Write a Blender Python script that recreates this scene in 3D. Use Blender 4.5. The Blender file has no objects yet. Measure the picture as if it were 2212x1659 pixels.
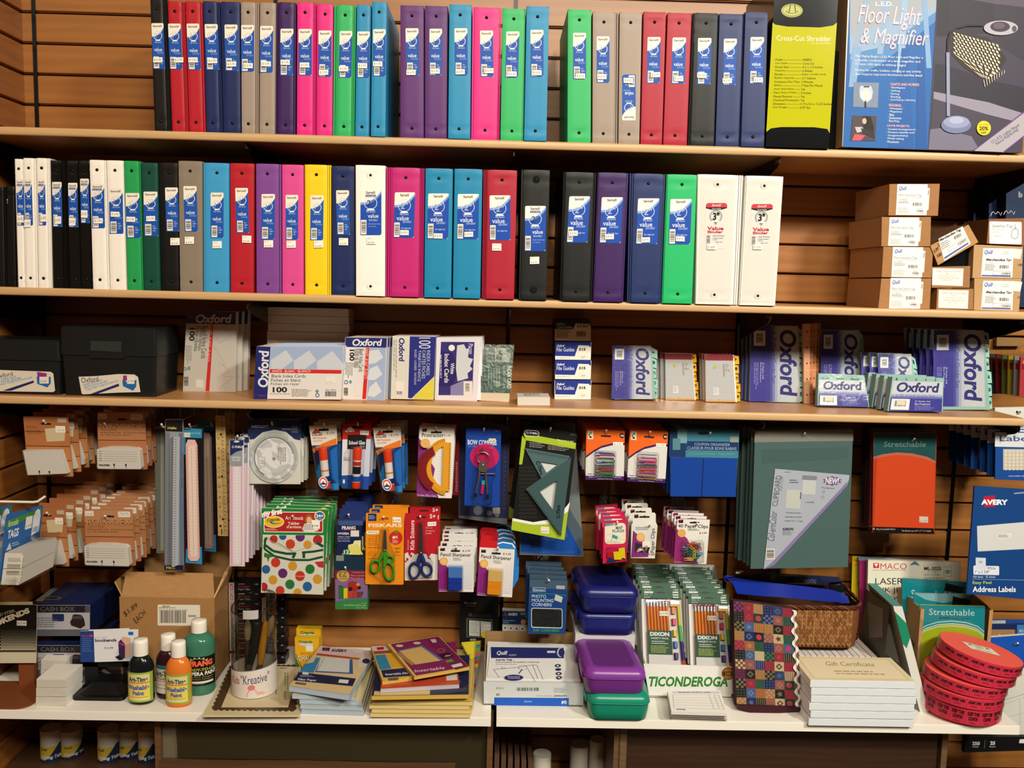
import bpy, math, random
import mathutils
from mathutils import Vector
SC=bpy.context.scene; ROOT=SC.collection
# ---------------- camera (fitted to the slatwall grid: uprights 2 ft apart, slots 3 in apart) ----------------
CA,CB,CC,CF=0.018516,0.110143,-0.024739,1961.015
CP=Vector((1.188445,-2.405858,-0.652934))
def _axes():
    sa,ca,sb,cb,sc,cc=math.sin(CA),math.cos(CA),math.sin(CB),math.cos(CB),math.sin(CC),math.cos(CC)
    f=Vector((sa*cb,ca*cb,-sb)); r=Vector((ca,-sa,0)); d=f.cross(r)
    return cc*r+sc*d, -sc*r+cc*d, f
CR,CD,CFW=_axes()
cam=bpy.data.cameras.new('camera'); camo=bpy.data.objects.new('camera',cam); ROOT.objects.link(camo); SC.camera=camo
cam.sensor_fit='HORIZONTAL'; cam.sensor_width=36.0; cam.lens=CF/2212*36.0; cam.clip_start=.05
U_=-CD; B_=-CFW
camo.matrix_world=mathutils.Matrix(((CR.x,U_.x,B_.x,CP.x),(CR.y,U_.y,B_.y,CP.y),(CR.z,U_.z,B_.z,CP.z),(0,0,0,1)))
# ---------------- light ----------------
w=bpy.data.worlds.new('world'); SC.world=w; w.use_nodes=True
w.node_tree.nodes['Background'].inputs[0].default_value=(1.0,.74,.5,1); w.node_tree.nodes['Background'].inputs[1].default_value=.06
def area(name,loc,target,sx,sy,power,col,spread=180):
    l=bpy.data.lights.new(name,'AREA'); l.shape='RECTANGLE'; l.size=sx; l.size_y=sy; l.energy=power; l.color=col; l.spread=math.radians(spread)
    o=bpy.data.objects.new(name,l); ROOT.objects.link(o); o.location=loc
    o.rotation_euler=(Vector(target)-Vector(loc)).to_track_quat('-Z','Y').to_euler(); return o
area('ceiling_troffer_light',(3.3,-2.9,.95),(1.7,0,-1.5),.4,.3,44,(1,.95,.83),120)
area('ceiling_panel_light',(1.2,-3.2,1.0),(1.3,0,-1.2),.8,.4,27,(1,.89,.71),130)
area('far_fill_light',(2.4,-4.7,1.7),(1.6,0,-1.6),1.0,.5,88,(1,.94,.80),150)  # added fill from far behind the camera, brightens the lower zone
area('warm_track_light',(.1,-2.4,1.0),(.1,0,-1.0),.25,.25,4,(1,.6,.32),150)
vs=SC.view_settings; vs.view_transform='Standard'; vs.look='None'; vs.gamma=1.0; vs.use_curve_mapping=False; vs.exposure=-.07
SC.display_settings.display_device='sRGB'
try: SC.cycles.max_bounces=8; SC.cycles.transparent_max_bounces=24; SC.cycles.caustics_reflective=False; SC.cycles.caustics_refractive=False; SC.cycles.use_denoising=True
except Exception: pass
# ---------------- geometry helpers ----------------
def at(px,py,Y=None,Z=None,X=None):
    q=(px-1106)/CF*CR+(py-829.5)/CF*CD+CFW
    if Y is not None: s=(Y-CP.y)/q.y
    elif Z is not None: s=(Z-CP.z)/q.z
    else: s=(X-CP.x)/q.x
    return CP+s*q
EPS=6e-5
class Pl:
    """a real plane in the room; p(px,py,off) gives the point on it seen at that place of the photo frame"""
    def __init__(s,o,n): s.o=Vector(o); s.n=Vector(n).normalized(); s.k=0
    def p(s,x,y,off=0):
        q=(x-1106)/CF*CR+(y-829.5)/CF*CD+CFW
        return CP+q*((s.o-CP).dot(s.n)/q.dot(s.n))+s.n*off
    def nrm(s): return s.n
def PY(Y): return Pl((0,Y,0),(0,-1,0))
def PZ(Z): return Pl((0,0,Z),(0,0,1))
def PX(X): return Pl((X,0,0),(1,0,0))
def P3(a,b,c):
    a,b,c=Vector(a),Vector(b),Vector(c); n=(b-a).cross(c-a).normalized()
    if n.dot(CP-a)<0: n=-n
    return Pl(a,n)
class Af:
    "coordinates measured in an enlarged crop: origin ox,oy, enlargement s"
    def __init__(s,pl,ox,oy,sc): s.pl=pl; s.a=(ox,oy,sc)
    def p(s,x,y,off=0): return s.pl.p(s.a[0]+x/s.a[2],s.a[1]+y/s.a[2],off)
    def nrm(s): return s.pl.nrm()
    k=property(lambda s:s.pl.k, lambda s,v:setattr(s.pl,'k',v))
class Fr:
    "local frame W x H (y down) laid over the four corners TL,TR,BR,BL of its parent frame"
    def __init__(s,pl,q,W=100,H=100): s.pl=pl; s.q=q; s.W=W; s.H=H
    def m(s,x,y):
        u,v=x/s.W,y/s.H; a,b,c,d=s.q
        return ((a[0]*(1-u)+b[0]*u)*(1-v)+(d[0]*(1-u)+c[0]*u)*v, (a[1]*(1-u)+b[1]*u)*(1-v)+(d[1]*(1-u)+c[1]*u)*v)
    def p(s,x,y,off=0):
        X,Y=s.m(x,y); return s.pl.p(X,Y,off)
    def nrm(s): return s.pl.nrm()
    k=property(lambda s:s.pl.k, lambda s,v:setattr(s.pl,'k',v))
class F3:
    "3D frame: origin at top left, axes vx (across W) and vy (down H)"
    def __init__(s,o,vx,vy,W=100,H=100,n=None):
        s.o=Vector(o); s.vx=Vector(vx); s.vy=Vector(vy); s.W=W; s.H=H; s.k=0
        s.n=Vector(n).normalized() if n is not None else s.vy.cross(s.vx).normalized()
    def p(s,x,y,off=0): return s.o+s.vx*(x/s.W)+s.vy*(y/s.H)+s.n*off
    def nrm(s): return s.n
def lin(c):
    if isinstance(c,str):
        c=c.lstrip('#')
        if len(c)==3: c=''.join(a*2 for a in c)
        c=[int(c[i:i+2],16)/255 for i in (0,2,4)]
    return tuple((a/12.92 if a<=.04045 else ((a+.055)/1.055)**2.4) for a in c[:3])+(1.0,)
# ---- materials: one per finish; the thing's own colour comes from its mesh ----
MATS={}
def fin(name):
    if name in MATS: return MATS[name]
    m=bpy.data.materials.new(name); m.use_nodes=True; nt=m.node_tree; N=nt.nodes; L=nt.links
    b=N['Principled BSDF']; at_=N.new('ShaderNodeVertexColor'); at_.layer_name='Col'
    def bump(scale,strength,dist=.001,detail=3,vec=None):
        tc=N.new('ShaderNodeTexCoord'); no=N.new('ShaderNodeTexNoise'); no.inputs['Scale'].default_value=scale; no.inputs['Detail'].default_value=detail
        if vec:
            mp=N.new('ShaderNodeMapping'); mp.inputs['Scale'].default_value=vec; L.new(tc.outputs['Object'],mp.inputs[0]); L.new(mp.outputs[0],no.inputs[0])
        else: L.new(tc.outputs['Object'],no.inputs[0])
        bu=N.new('ShaderNodeBump'); bu.inputs['Strength'].default_value=strength; bu.inputs['Distance'].default_value=dist
        L.new(no.outputs[0],bu.inputs['Height']); L.new(bu.outputs[0],b.inputs['Normal']); return no
    def schlick(a,b0):
        lw=N.new('ShaderNodeLayerWeight'); p=N.new('ShaderNodeMath'); p.operation='POWER'; p.inputs[1].default_value=5; L.new(lw.outputs['Facing'],p.inputs[0]); lw.inputs[0].default_value=.5
        q=N.new('ShaderNodeMath'); q.operation='MULTIPLY_ADD'; q.inputs[1].default_value=a; q.inputs[2].default_value=b0; L.new(p.outputs[0],q.inputs[0]); return q
    def mul(no,lo,hi):
        mr=N.new('ShaderNodeMapRange'); mr.inputs[3].default_value=lo; mr.inputs[4].default_value=hi; L.new(no.outputs[0],mr.inputs[0])
        mx=N.new('ShaderNodeVectorMath'); mx.operation='SCALE'; L.new(at_.outputs[0],mx.inputs[0]); L.new(mr.outputs[0],mx.inputs['Scale']); L.new(mx.outputs[0],b.inputs['Base Color'])
    L.new(at_.outputs[0],b.inputs['Base Color'])
    R={'paper':.65,'card':.48,'gloss':.16,'plast':.3,'vinyl':.42,'matte':.85,'metal':.32,'chrome':.12,'kraft':.75,'cloth':.9,'wood':.4,'lam':.3,'woodw':.38,'edge':.42,'film':.1,'shrink':.12,'glass':.03,'frost':.3,'foil':.18,'weave':.6}[name]
    b.inputs['Roughness'].default_value=R
    if name in('card','paper','kraft','cloth','matte','weave'): b.inputs['Specular IOR Level'].default_value=.22
    if name in('vinyl','gloss','plast'): b.inputs['Specular IOR Level'].default_value=.25
    if name in('metal','chrome','foil'): b.inputs['Metallic'].default_value=.9 if name!='foil' else .25
    if name=='vinyl': bump(900,.25,.0004); 
    if name=='plast': bump(60,.05)
    if name=='kraft': mul(bump(55,.12,vec=(1,1,4)),.86,1.1)
    if name=='cloth': bump(1200,.5)
    if name=='weave': bump(300,.3)
    if name=='foil': bump(120,.25,.002)
    if name in('woodw','wood','edge','lam'):
        tc=N.new('ShaderNodeTexCoord'); mp=N.new('ShaderNodeMapping'); L.new(tc.outputs['Object'],mp.inputs[0])
        mp.inputs['Scale'].default_value={'woodw':(1.1,1.1,9),'wood':(2,2,14),'edge':(2.2,40,90),'lam':(3,3,3)}[name]
        no=N.new('ShaderNodeTexNoise'); no.inputs['Scale'].default_value=3.2; no.inputs['Detail'].default_value=7; no.inputs['Distortion'].default_value=.8; L.new(mp.outputs[0],no.inputs[0])
        wv=N.new('ShaderNodeTexWave'); wv.wave_type='BANDS'; wv.bands_direction='Z'; wv.inputs['Scale'].default_value=1.3; wv.inputs['Distortion'].default_value=7; wv.inputs['Detail'].default_value=3; L.new(mp.outputs[0],wv.inputs[0])
        ad=N.new('ShaderNodeMath'); ad.operation='MULTIPLY_ADD'; ad.inputs[1].default_value=.35; L.new(wv.outputs['Fac'],ad.inputs[0]); L.new(no.outputs[0],ad.inputs[2])
        mr=N.new('ShaderNodeMapRange'); mr.inputs[1].default_value=.3; mr.inputs[2].default_value=.95
        mr.inputs[3].default_value=1.12; mr.inputs[4].default_value=.84 if name!='lam' else .97
        if name=='lam': mr.inputs[3].default_value=1.0
        L.new(ad.outputs[0],mr.inputs[0])
        mx=N.new('ShaderNodeVectorMath'); mx.operation='SCALE'; L.new(at_.outputs[0],mx.inputs[0]); L.new(mr.outputs[0],mx.inputs['Scale']); L.new(mx.outputs[0],b.inputs['Base Color'])
    if name in('film','shrink'):
        out=N['Material Output']; tr=N.new('ShaderNodeBsdfTransparent'); gl=N.new('ShaderNodeBsdfGlossy'); gl.inputs['Roughness'].default_value=.09 if name=='film' else .24
        tc=N.new('ShaderNodeTexCoord'); no=N.new('ShaderNodeTexNoise'); no.inputs['Scale'].default_value=28 if name=='film' else 45; no.inputs['Detail'].default_value=2; no.inputs['Distortion'].default_value=1.5; L.new(tc.outputs['Object'],no.inputs[0])
        bu=N.new('ShaderNodeBump'); bu.inputs['Strength'].default_value=.5 if name=='film' else .3; bu.inputs['Distance'].default_value=.003; L.new(no.outputs[0],bu.inputs['Height']); L.new(bu.outputs[0],gl.inputs['Normal'])
        L.new(at_.outputs[0],tr.inputs[0]); mm=schlick(.9,.035 if name=='film' else .025)
        mix=N.new('ShaderNodeMixShader'); L.new(mm.outputs[0],mix.inputs[0]); L.new(tr.outputs[0],mix.inputs[1]); L.new(gl.outputs[0],mix.inputs[2]); L.new(mix.outputs[0],out.inputs[0])
    if name=='glass':
        out=N['Material Output']; tr=N.new('ShaderNodeBsdfTransparent'); gl=N.new('ShaderNodeBsdfGlossy'); gl.inputs['Roughness'].default_value=.03
        L.new(at_.outputs[0],tr.inputs[0]); mm=schlick(.96,.05)
        mix=N.new('ShaderNodeMixShader'); L.new(mm.outputs[0],mix.inputs[0]); L.new(tr.outputs[0],mix.inputs[1]); L.new(gl.outputs[0],mix.inputs[2]); L.new(mix.outputs[0],out.inputs[0])
    if name=='frost':
        b.inputs['Subsurface Weight'].default_value=.3; b.inputs['Subsurface Radius'].default_value=(.02,.02,.02); bump(700,.15)
    MATS[name]=m; return m
# ---- text outlines, cached as unit-box meshes ----
_TX={}
def textmesh(s,bold=0,ital=0):
    key=(s,bold,ital)
    if key in _TX: return _TX[key]
    c=bpy.data.curves.new('t','FONT'); c.body=s; c.size=1; c.resolution_u=4 if len(s)<9 else 2; c.shear=ital; c.offset=bold; c.fill_mode='FRONT'
    o=bpy.data.objects.new('t',c); me=o.to_mesh()
    vs=[(v.co.x,v.co.y) for v in me.vertices]; fs=[tuple(p.vertices) for p in me.polygons]
    o.to_mesh_clear(); bpy.data.objects.remove(o); bpy.data.curves.remove(c)
    if not vs: _TX[key]=([],[]); return _TX[key]
    x0=min(v[0] for v in vs); x1=max(v[0] for v in vs); y0=min(v[1] for v in vs); y1=max(v[1] for v in vs)
    vs=[((x-x0)/max(x1-x0,1e-6),1-(y-y0)/max(y1-y0,1e-6)) for x,y in vs]
    _TX[key]=(vs,fs); return _TX[key]
class MB:
    def __init__(s): s.v=[]; s.f=[]; s.c=[]; s.m=[]; s.sm=[]; s.fin='card'
    def face(s,pts,col,fi=None,smooth=False):
        b=len(s.v); s.v+= [tuple(p) for p in pts]; s._a(list(range(b,b+len(pts))),col,fi,smooth)
    def _a(s,idx,col,fi=None,smooth=False):
        s.f.append(tuple(idx)); s.c.append(lin(col) if isinstance(col,str) else col); s.m.append(fi or s.fin); s.sm.append(smooth)
    def grid(s,P,col,fi=None,smooth=True,closed_u=False):
        "P rows of points"
        b=len(s.v); n=len(P[0])
        for r in P: s.v+=[tuple(p) for p in r]
        col=lin(col) if isinstance(col,str) else col
        for i in range(len(P)-1):
            for j in range(n-1+(1 if closed_u else 0)):
                j2=(j+1)%n; s._a((b+i*n+j,b+i*n+j2,b+(i+1)*n+j2,b+(i+1)*n+j),col(i,j) if callable(col) else col,fi,smooth)
    # planar art (y down frames)
    def flat(s,fr,pts,col,fi=None,off=None,bump=True):
        if bump: fr.k=fr.k+1
        o=fr.k*EPS if off is None else off
        P=[fr.p(x,y,o) for x,y in pts]; n=Vector((0,0,0))
        for i in range(len(P)): n+=P[i].cross(P[(i+1)%len(P)])
        if n.dot(fr.nrm())<0: P.reverse()
        s.face(P,col,fi)
    def rect(s,fr,x0,y0,x1,y1,col,fi=None,dy=0,**k): s.flat(fr,[(x0,y0),(x1,y0+dy),(x1,y1+dy),(x0,y1)],col,fi,**k)
    def rrect(s,fr,x0,y0,x1,y1,r,col,fi=None,dy=0,n=4,**k): s.flat(fr,[(x,y+dy*(x-x0)/(x1-x0)) for x,y in rr(x0,y0,x1,y1,r,n)],col,fi,**k)
    def disc(s,fr,cx,cy,r,col,ry=None,fi=None,n=20,**k):
        ry=ry or r; s.flat(fr,[(cx+r*math.cos(a*2*math.pi/n),cy+ry*math.sin(a*2*math.pi/n)) for a in range(n)],col,fi,**k)
    def ring(s,fr,cx,cy,r0,r1,col,n=24,a0=0,a1=360,ry=1,fi=None):
        fr.k=fr.k+1; o=fr.k*EPS; A=[math.radians(a0+(a1-a0)*i/n) for i in range(n+1)]
        for i in range(n):
            q=[(r0,A[i]),(r1,A[i]),(r1,A[i+1]),(r0,A[i+1])]
            s.flat(fr,[(cx+r*math.cos(a),cy+r*ry*math.sin(a)) for r,a in q],col,fi,off=o,bump=False)
    def line(s,fr,pts,wd,col,fi=None,bump=True):
        if bump: fr.k=fr.k+1
        o=fr.k*EPS
        for (x0,y0),(x1,y1) in zip(pts,pts[1:]):
            L=math.hypot(x1-x0,y1-y0) or 1; nx,ny=-(y1-y0)/L*wd/2,(x1-x0)/L*wd/2
            s.flat(fr,[(x0+nx,y0+ny),(x1+nx,y1+ny),(x1-nx,y1-ny),(x0-nx,y0-ny)],col,fi,off=o,bump=False)
    def text(s,fr,t,x0,y0,x1,y1,col,dy=0,dx=0,rot=0,b=0,it=0,fi=None):
        vs,fs=textmesh(t,b,it); base=len(s.v); o=(fr.k+.7)*EPS; W=x1-x0; H=y1-y0
        for u,v in vs:
            if rot==90: u,v=1-v,u
            elif rot==-90: u,v=v,1-u
            elif rot==180: u,v=1-u,1-v
            s.v.append(tuple(fr.p(x0+u*W+dx*v,y0+v*H+dy*u,o)))
        c=lin(col) if isinstance(col,str) else col
        fl=False
        if fs:
            q=[Vector(s.v[base+i]) for i in fs[0]]; n=(q[1]-q[0]).cross(q[2]-q[0]); fl=n.dot(fr.nrm())<0
        for f in fs: s._a([base+i for i in (reversed(f) if fl else f)],c,fi)
    def tquad(s,fr,t,q,col,**k): s.text(Fr(fr,q,1,1),t,0,0,1,1,col,**k)
    def greek(s,fr,x0,y0,x1,y1,n,col,rot=0,fill=.45,seed=1,dy=0):
        "unreadably small print, as rows of broken strokes"
        R=random.Random(seed); fr.k=fr.k+1; o=fr.k*EPS
        for i in range(n):
            a=x0 if not rot else y0; A=x1 if not rot else y1; B0=(y0 if not rot else x0); B1=(y1 if not rot else x1)
            h=(B1-B0)/n; b0=B0+i*h; L=A-a; t=0; end=L*R.uniform(.72,1)
            while t<end:
                wl=min(L*R.uniform(.06,.16),end-t)
                if not rot: s.flat(fr,[(a+t,b0+dy*t/L),(a+t+wl,b0+dy*t/L),(a+t+wl,b0+h*fill+dy*t/L),(a+t,b0+h*fill+dy*t/L)],col,off=o,bump=False)
                else: s.flat(fr,[(b0,a+t),(b0+h*fill,a+t),(b0+h*fill,a+t+wl),(b0,a+t+wl)],col,off=o,bump=False)
                t+=wl+L*.025
    def bars(s,fr,x0,y0,x1,y1,col='222222',n=14,vert=True,seed=3,bg='e8e4dc',pad=.1):
        R=random.Random(seed)
        if bg: s.rect(fr,x0,y0,x1,y1,bg)
        px,py=(x1-x0)*pad,(y1-y0)*pad; x0+=px;x1-=px;y0+=py;y1-=py; fr.k=fr.k+1; o=fr.k*EPS
        for i in range(n):
            t0=i/n; t1=(i+R.choice((.3,.5,.75)))/n
            if vert: s.flat(fr,[(x0+(x1-x0)*t0,y0),(x0+(x1-x0)*t1,y0),(x0+(x1-x0)*t1,y1),(x0+(x1-x0)*t0,y1)],col,off=o,bump=False)
            else: s.flat(fr,[(x0,y0+(y1-y0)*t0),(x1,y0+(y1-y0)*t0),(x1,y0+(y1-y0)*t1),(x0,y0+(y1-y0)*t1)],col,off=o,bump=False)
    # solids
    def prism(s,fr,pts,depth,col,fi=None,side=None,front=0,back=True,dirv=None,faceon=True):
        "front outline on frame at offset `front`, extruded away from the viewer by depth"
        d=Vector(dirv) if dirv is not None else -fr.nrm(); d=d*depth
        P=[fr.p(x,y,front) for x,y in pts]; n=Vector((0,0,0))
        for i in range(len(P)): n+=(P[i]-P[0]).cross(P[(i+1)%len(P)]-P[0])
        if n.dot(fr.nrm())<0: P.reverse()
        Q=[p+d for p in P]; sc=side or col
        if faceon: s.face(P,col,fi)
        if back: s.face(list(reversed(Q)),sc,fi)
        for i in range(len(P)):
            j=(i+1)%len(P); s.face([P[i],Q[i],Q[j],P[j]],sc,fi)
    def box(s,x0,x1,y0,y1,z0,z1,col,fi=None,top=None,front=None):
        V=lambda x,y,z:Vector((x,y,z))
        s.face([V(x0,y0,z0),V(x1,y0,z0),V(x1,y0,z1),V(x0,y0,z1)],front or col,fi)
        s.face([V(x1,y1,z0),V(x0,y1,z0),V(x0,y1,z1),V(x1,y1,z1)],col,fi)
        s.face([V(x0,y1,z0),V(x0,y0,z0),V(x0,y0,z1),V(x0,y1,z1)],col,fi)
        s.face([V(x1,y0,z0),V(x1,y1,z0),V(x1,y1,z1),V(x1,y0,z1)],col,fi)
        s.face([V(x0,y0,z1),V(x1,y0,z1),V(x1,y1,z1),V(x0,y1,z1)],top or col,fi)
        s.face([V(x0,y1,z0),V(x1,y1,z0),V(x1,y0,z0),V(x0,y0,z0)],col,fi)
    def loft(s,rings,col,fi=None,smooth=True,cap=True):
        s.grid(rings,col,fi,smooth,closed_u=True)
        if cap: s.face(list(reversed(rings[0])),col if isinstance(col,(str,tuple)) else col(0,0),fi); s.face(rings[-1],col if isinstance(col,(str,tuple)) else col(len(rings)-2,0),fi)
    def lathe(s,o,prof,col,fi=None,n=20,axis=(0,0,1),smooth=True,sy=1,xdir=None,cap=True):
        a=Vector(axis).normalized(); x=Vector(xdir) if xdir else (a.orthogonal() if abs(a.z)<.9 else Vector((1,0,0))-a*a.x); x.normalize(); y=a.cross(x)
        R=[[Vector(o)+a*h+x*(r*math.cos(t*2*math.pi/n))+y*(r*sy*math.sin(t*2*math.pi/n)) for t in range(n)] for r,h in prof]
        s.loft(R,col,fi,smooth,cap)
    def tube(s,pts,r,col,fi=None,n=8,closed=False):
        pts=[Vector(p) for p in pts]; R=[]; N=len(pts); up=None
        for i,p in enumerate(pts):
            t=((pts[(i+1)%N] if (i<N-1 or closed) else p)-(pts[i-1] if (i>0 or closed) else p)).normalized()
            if up is None: up=t.orthogonal().normalized()
            up=(up-t*up.dot(t)).normalized(); b=t.cross(up); rr_=r[i] if isinstance(r,(list,tuple)) else r
            R.append([p+up*(rr_*math.cos(a*2*math.pi/n))+b*(rr_*math.sin(a*2*math.pi/n)) for a in range(n)])
        if closed: R.append(R[0])
        s.loft(R,col,fi,cap=not closed)
def rr(x0,y0,x1,y1,r,n=4):
    out=[]
    for cx,cy,a in ((x0+r,y0+r,180),(x1-r,y0+r,270),(x1-r,y1-r,0),(x0+r,y1-r,90)):
        for i in range(n+1):
            t=math.radians(a+90*i/n); out.append((cx+r*math.cos(t),cy+r*math.sin(t)))
    return out
def rrq(q,r,n=4):
    "rounded quad TL,TR,BR,BL"
    out=[]; N=4
    for i in range(4):
        a,b,c=Vector(q[i-1]),Vector(q[i]),Vector(q[(i+1)%4])
        u=(a-b).normalized()*r; v=(c-b).normalized()*r
        for k in range(n+1):
            t=k/n; p=b+u*(1-t)**2+v*t**2; out.append((p.x,p.y))
    return out
# ---- things ----
def mesh_of(name,mb,base):
    me=bpy.data.meshes.new(name); me.from_pydata([(v[0]-base.x,v[1]-base.y,v[2]-base.z) for v in mb.v],[],mb.f)
    slots=[]
    for m in mb.m:
        if m not in slots: slots.append(m)
    for m in slots: me.materials.append(fin(m))
    idx={m:i for i,m in enumerate(slots)}
    ca=me.color_attributes.new('Col','FLOAT_COLOR','CORNER')
    flatc=[]
    for f,c in zip(mb.f,mb.c): flatc+=list(c)*len(f)
    ca.data.foreach_set('color',flatc)
    me.polygons.foreach_set('material_index',[idx[m] for m in mb.m]); me.polygons.foreach_set('use_smooth',mb.sm)
    me.update(); return me
class Thing:
    def __init__(s,name,label,cat,group=None,rest=None,kind=None): s.name=name; s.label=label; s.cat=cat; s.group=group; s.parts=[]; s.rest=rest; s.kind=kind
    def part(s,name,parent=None,label=None,fi='card'):
        m=MB(); m.fin=fi; m.lab=label; m.nm=name; m.par=parent; s.parts.append(m); return m
    def done(s):
        av=[v for p in s.parts for v in p.v]
        if not av: return None
        lo=[min(v[i] for v in av) for i in range(3)]; hi=[max(v[i] for v in av) for i in range(3)]
        base=Vector(((lo[0]+hi[0])/2,(lo[1]+hi[1])/2,lo[2]))
        if len(s.parts)==1: root=bpy.data.objects.new(s.name,mesh_of(s.name,s.parts[0],base))
        else: root=bpy.data.objects.new(s.name,None); root.empty_display_size=.02
        ROOT.objects.link(root); root.location=base
        if s.rest is not None: root.location.z=s.rest
        if s.kind: root['kind']=s.kind
        if s.label: root['label']=s.label
        if s.cat: root['category']=s.cat
        if s.group: root['group']=s.group
        if len(s.parts)>1:
            for p in s.parts:
                if not p.v: continue
                o=bpy.data.objects.new(p.nm,mesh_of(p.nm,p,base)); ROOT.objects.link(o); p.ob=o
                if p.par is not None: o.parent=p.par.ob
                else: o.parent=root
                if p.lab: o['label']=p.lab
        s.ob=root; return root
def dup(root,dv,label=None,rot=None,group=None):
    r=root.copy(); ROOT.objects.link(r); r.location=root.location+Vector(dv)
    if rot: r.rotation_euler=rot
    if label: r['label']=label
    if group: r['group']=group
    def rec(a,b):
        for ch in list(a.children):
            c=ch.copy(); ROOT.objects.link(c); c.parent=b; rec(ch,c)
    rec(root,r); return r
ORD=['','second','third','fourth','fifth','sixth','seventh','eighth','ninth','tenth','eleventh','twelfth']
def stack_back(root,n,dy,what,place,group,jx=.002,jz=.002,dx=0,dz=0,seed=5,jr=0):
    "n copies hanging behind the front one; each is named by its place in the row"
    R=random.Random(seed); root['group']=group
    for i in range(1,n+1):
        dup(root,(dx*i+R.uniform(-jx,jx),dy*i,dz*i+R.uniform(-jz,jz)),f"{what}, {ORD[i]} from the front of its row",group=group,rot=(0,R.uniform(-jr,jr),0) if jr else None)
# ---------------- the setting ----------------
G=.0762; ST=.6096
Z1,Z2,Z3,Z4=-.331,-.689,-.940,-1.655
def struct(name,mb,kind='structure'):
    o=bpy.data.objects.new(name,mesh_of(name,mb,Vector((0,0,0)))); ROOT.objects.link(o); o['kind']=kind; return o
WOOD='9e6630'
m=MB(); m.fin='woodw'; LN='2a180e'
n0,n1=-4,30; g=.0040
for n in range(n0,n1):
    zt=-n*G-g; zb=-(n+1)*G+g
    x0,x1=-.046,2.90; b=.0015
    prof=[(.016,zb-.002),(.006,zb-.002),(.006,zb),(b,zb),(0,zb+b),(0,zt-b),(b,zt),(.006,zt),(.006,zt+.002),(.016,zt+.002)]
    m.grid([[Vector((x0,y,z)) for y,z in prof],[Vector((x1,y,z)) for y,z in prof]],WOOD,smooth=False)
m.face([(-.046,.012,.35),(-.046,.012,-2.3),(2.9,.012,-2.3),(2.9,.012,.35)],LN,'matte')
struct('wall_rear',m)
m=MB(); m.fin='woodw'
for n in range(n0,n1):
    zt=-n*G-g; zb=-(n+1)*G+g; b=.0015
    prof=[(.016,zb-.002),(.006,zb-.002),(.006,zb),(b,zb),(0,zb+b),(0,zt-b),(b,zt),(.006,zt),(.006,zt+.002),(.016,zt+.002)]
    m.grid([[Vector((-.03-y,-2.0,z)) for y,z in prof],[Vector((-.03-y,.016,z)) for y,z in prof]],'945a28',smooth=False)
m.face([(-.042,-2,.35),(-.042,-2,-2.3),(-.042,.012,-2.3),(-.042,.012,.35)],LN,'matte')
struct('wall_left',m)
m=MB(); m.fin='matte'; m.face([(-.05,-3.2,-2.28),(3,-3.2,-2.28),(3,.02,-2.28),(-.05,.02,-2.28)],'5a4a3c'); struct('floor',m)
# slotted uprights let into the wall
UPN=['left-most black slotted upright beside the side wall','second black slotted upright from the left, behind the navy binder','black slotted upright in the middle of the wall above the planner','black slotted upright right of the blue coupon pack','right-most black slotted upright right of the orange book cover']
for k in range(5):
    t=Thing('shelf_upright',UPN[k],'shelf upright','black slotted shelf uprights'); a=t.part('upright',fi='plast'); X=k*ST
    for sx in (-1,1): a.box(X+sx*.0035-.0015,X+sx*.0035+.0015,-.0025,.004,-2.28,.35,'0e0c0b')
    a.box(X-.004,X+.004,-.0012,.004,-2.28,.35,'050505'); t.done()
# boards
def board(name,label,x0,x1,yf,zt,th,cols,fi,edge=None):
    t=Thing(name,label,'shelf','wooden shelf boards' if edge else 'white lower shelf boards'); a=t.part('board',fi=fi); r=.004 if edge else .001
    a.box(x0,x1,yf+.004,-.004,zt-th,zt,cols)
    pr=[(yf+.004,zt-th),(yf+r*.3,zt-th+r*.3) if r>.001 else (yf,zt-th),(yf,zt-th+r),(yf,zt-r),(yf+r*.3,zt-r*.3),(yf+.004,zt)]
    e=t.part('edge_band',fi='edge' if edge else 'card')
    e.grid([[Vector((x,y,z)) for y,z in pr] for x in (x0,x1)],edge or cols,smooth=bool(edge))
    e.face([(x1,y,z) for y,z in pr],edge or cols); e.face([(x0,y,z) for y,z in reversed(pr)],edge or cols)
    t.done()
board('shelf_board','top wooden shelf board under the binders and the shredder carton',-.028,2.44,-.305,Z1,.0185,'b98450','wood','c8a272')
board('shelf_board','second wooden shelf board carrying binders and brown tag boxes',-.028,2.44,-.305,Z2,.0185,'b98450','wood','c8a272')
board('shelf_board','third wooden shelf board carrying index cards and card guides',-.028,2.44,-.305,Z3,.0185,'b98450','wood','c8a272')
board('shelf_board','left white shelf board under the paint bottles',-.028,1.196,-.398,Z4,.021,'ece7dc','lam')
board('shelf_board','right white shelf board under the pencil boxes and ticket rolls',1.209,2.436,-.398,Z4,.021,'ece7dc','lam')
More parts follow.
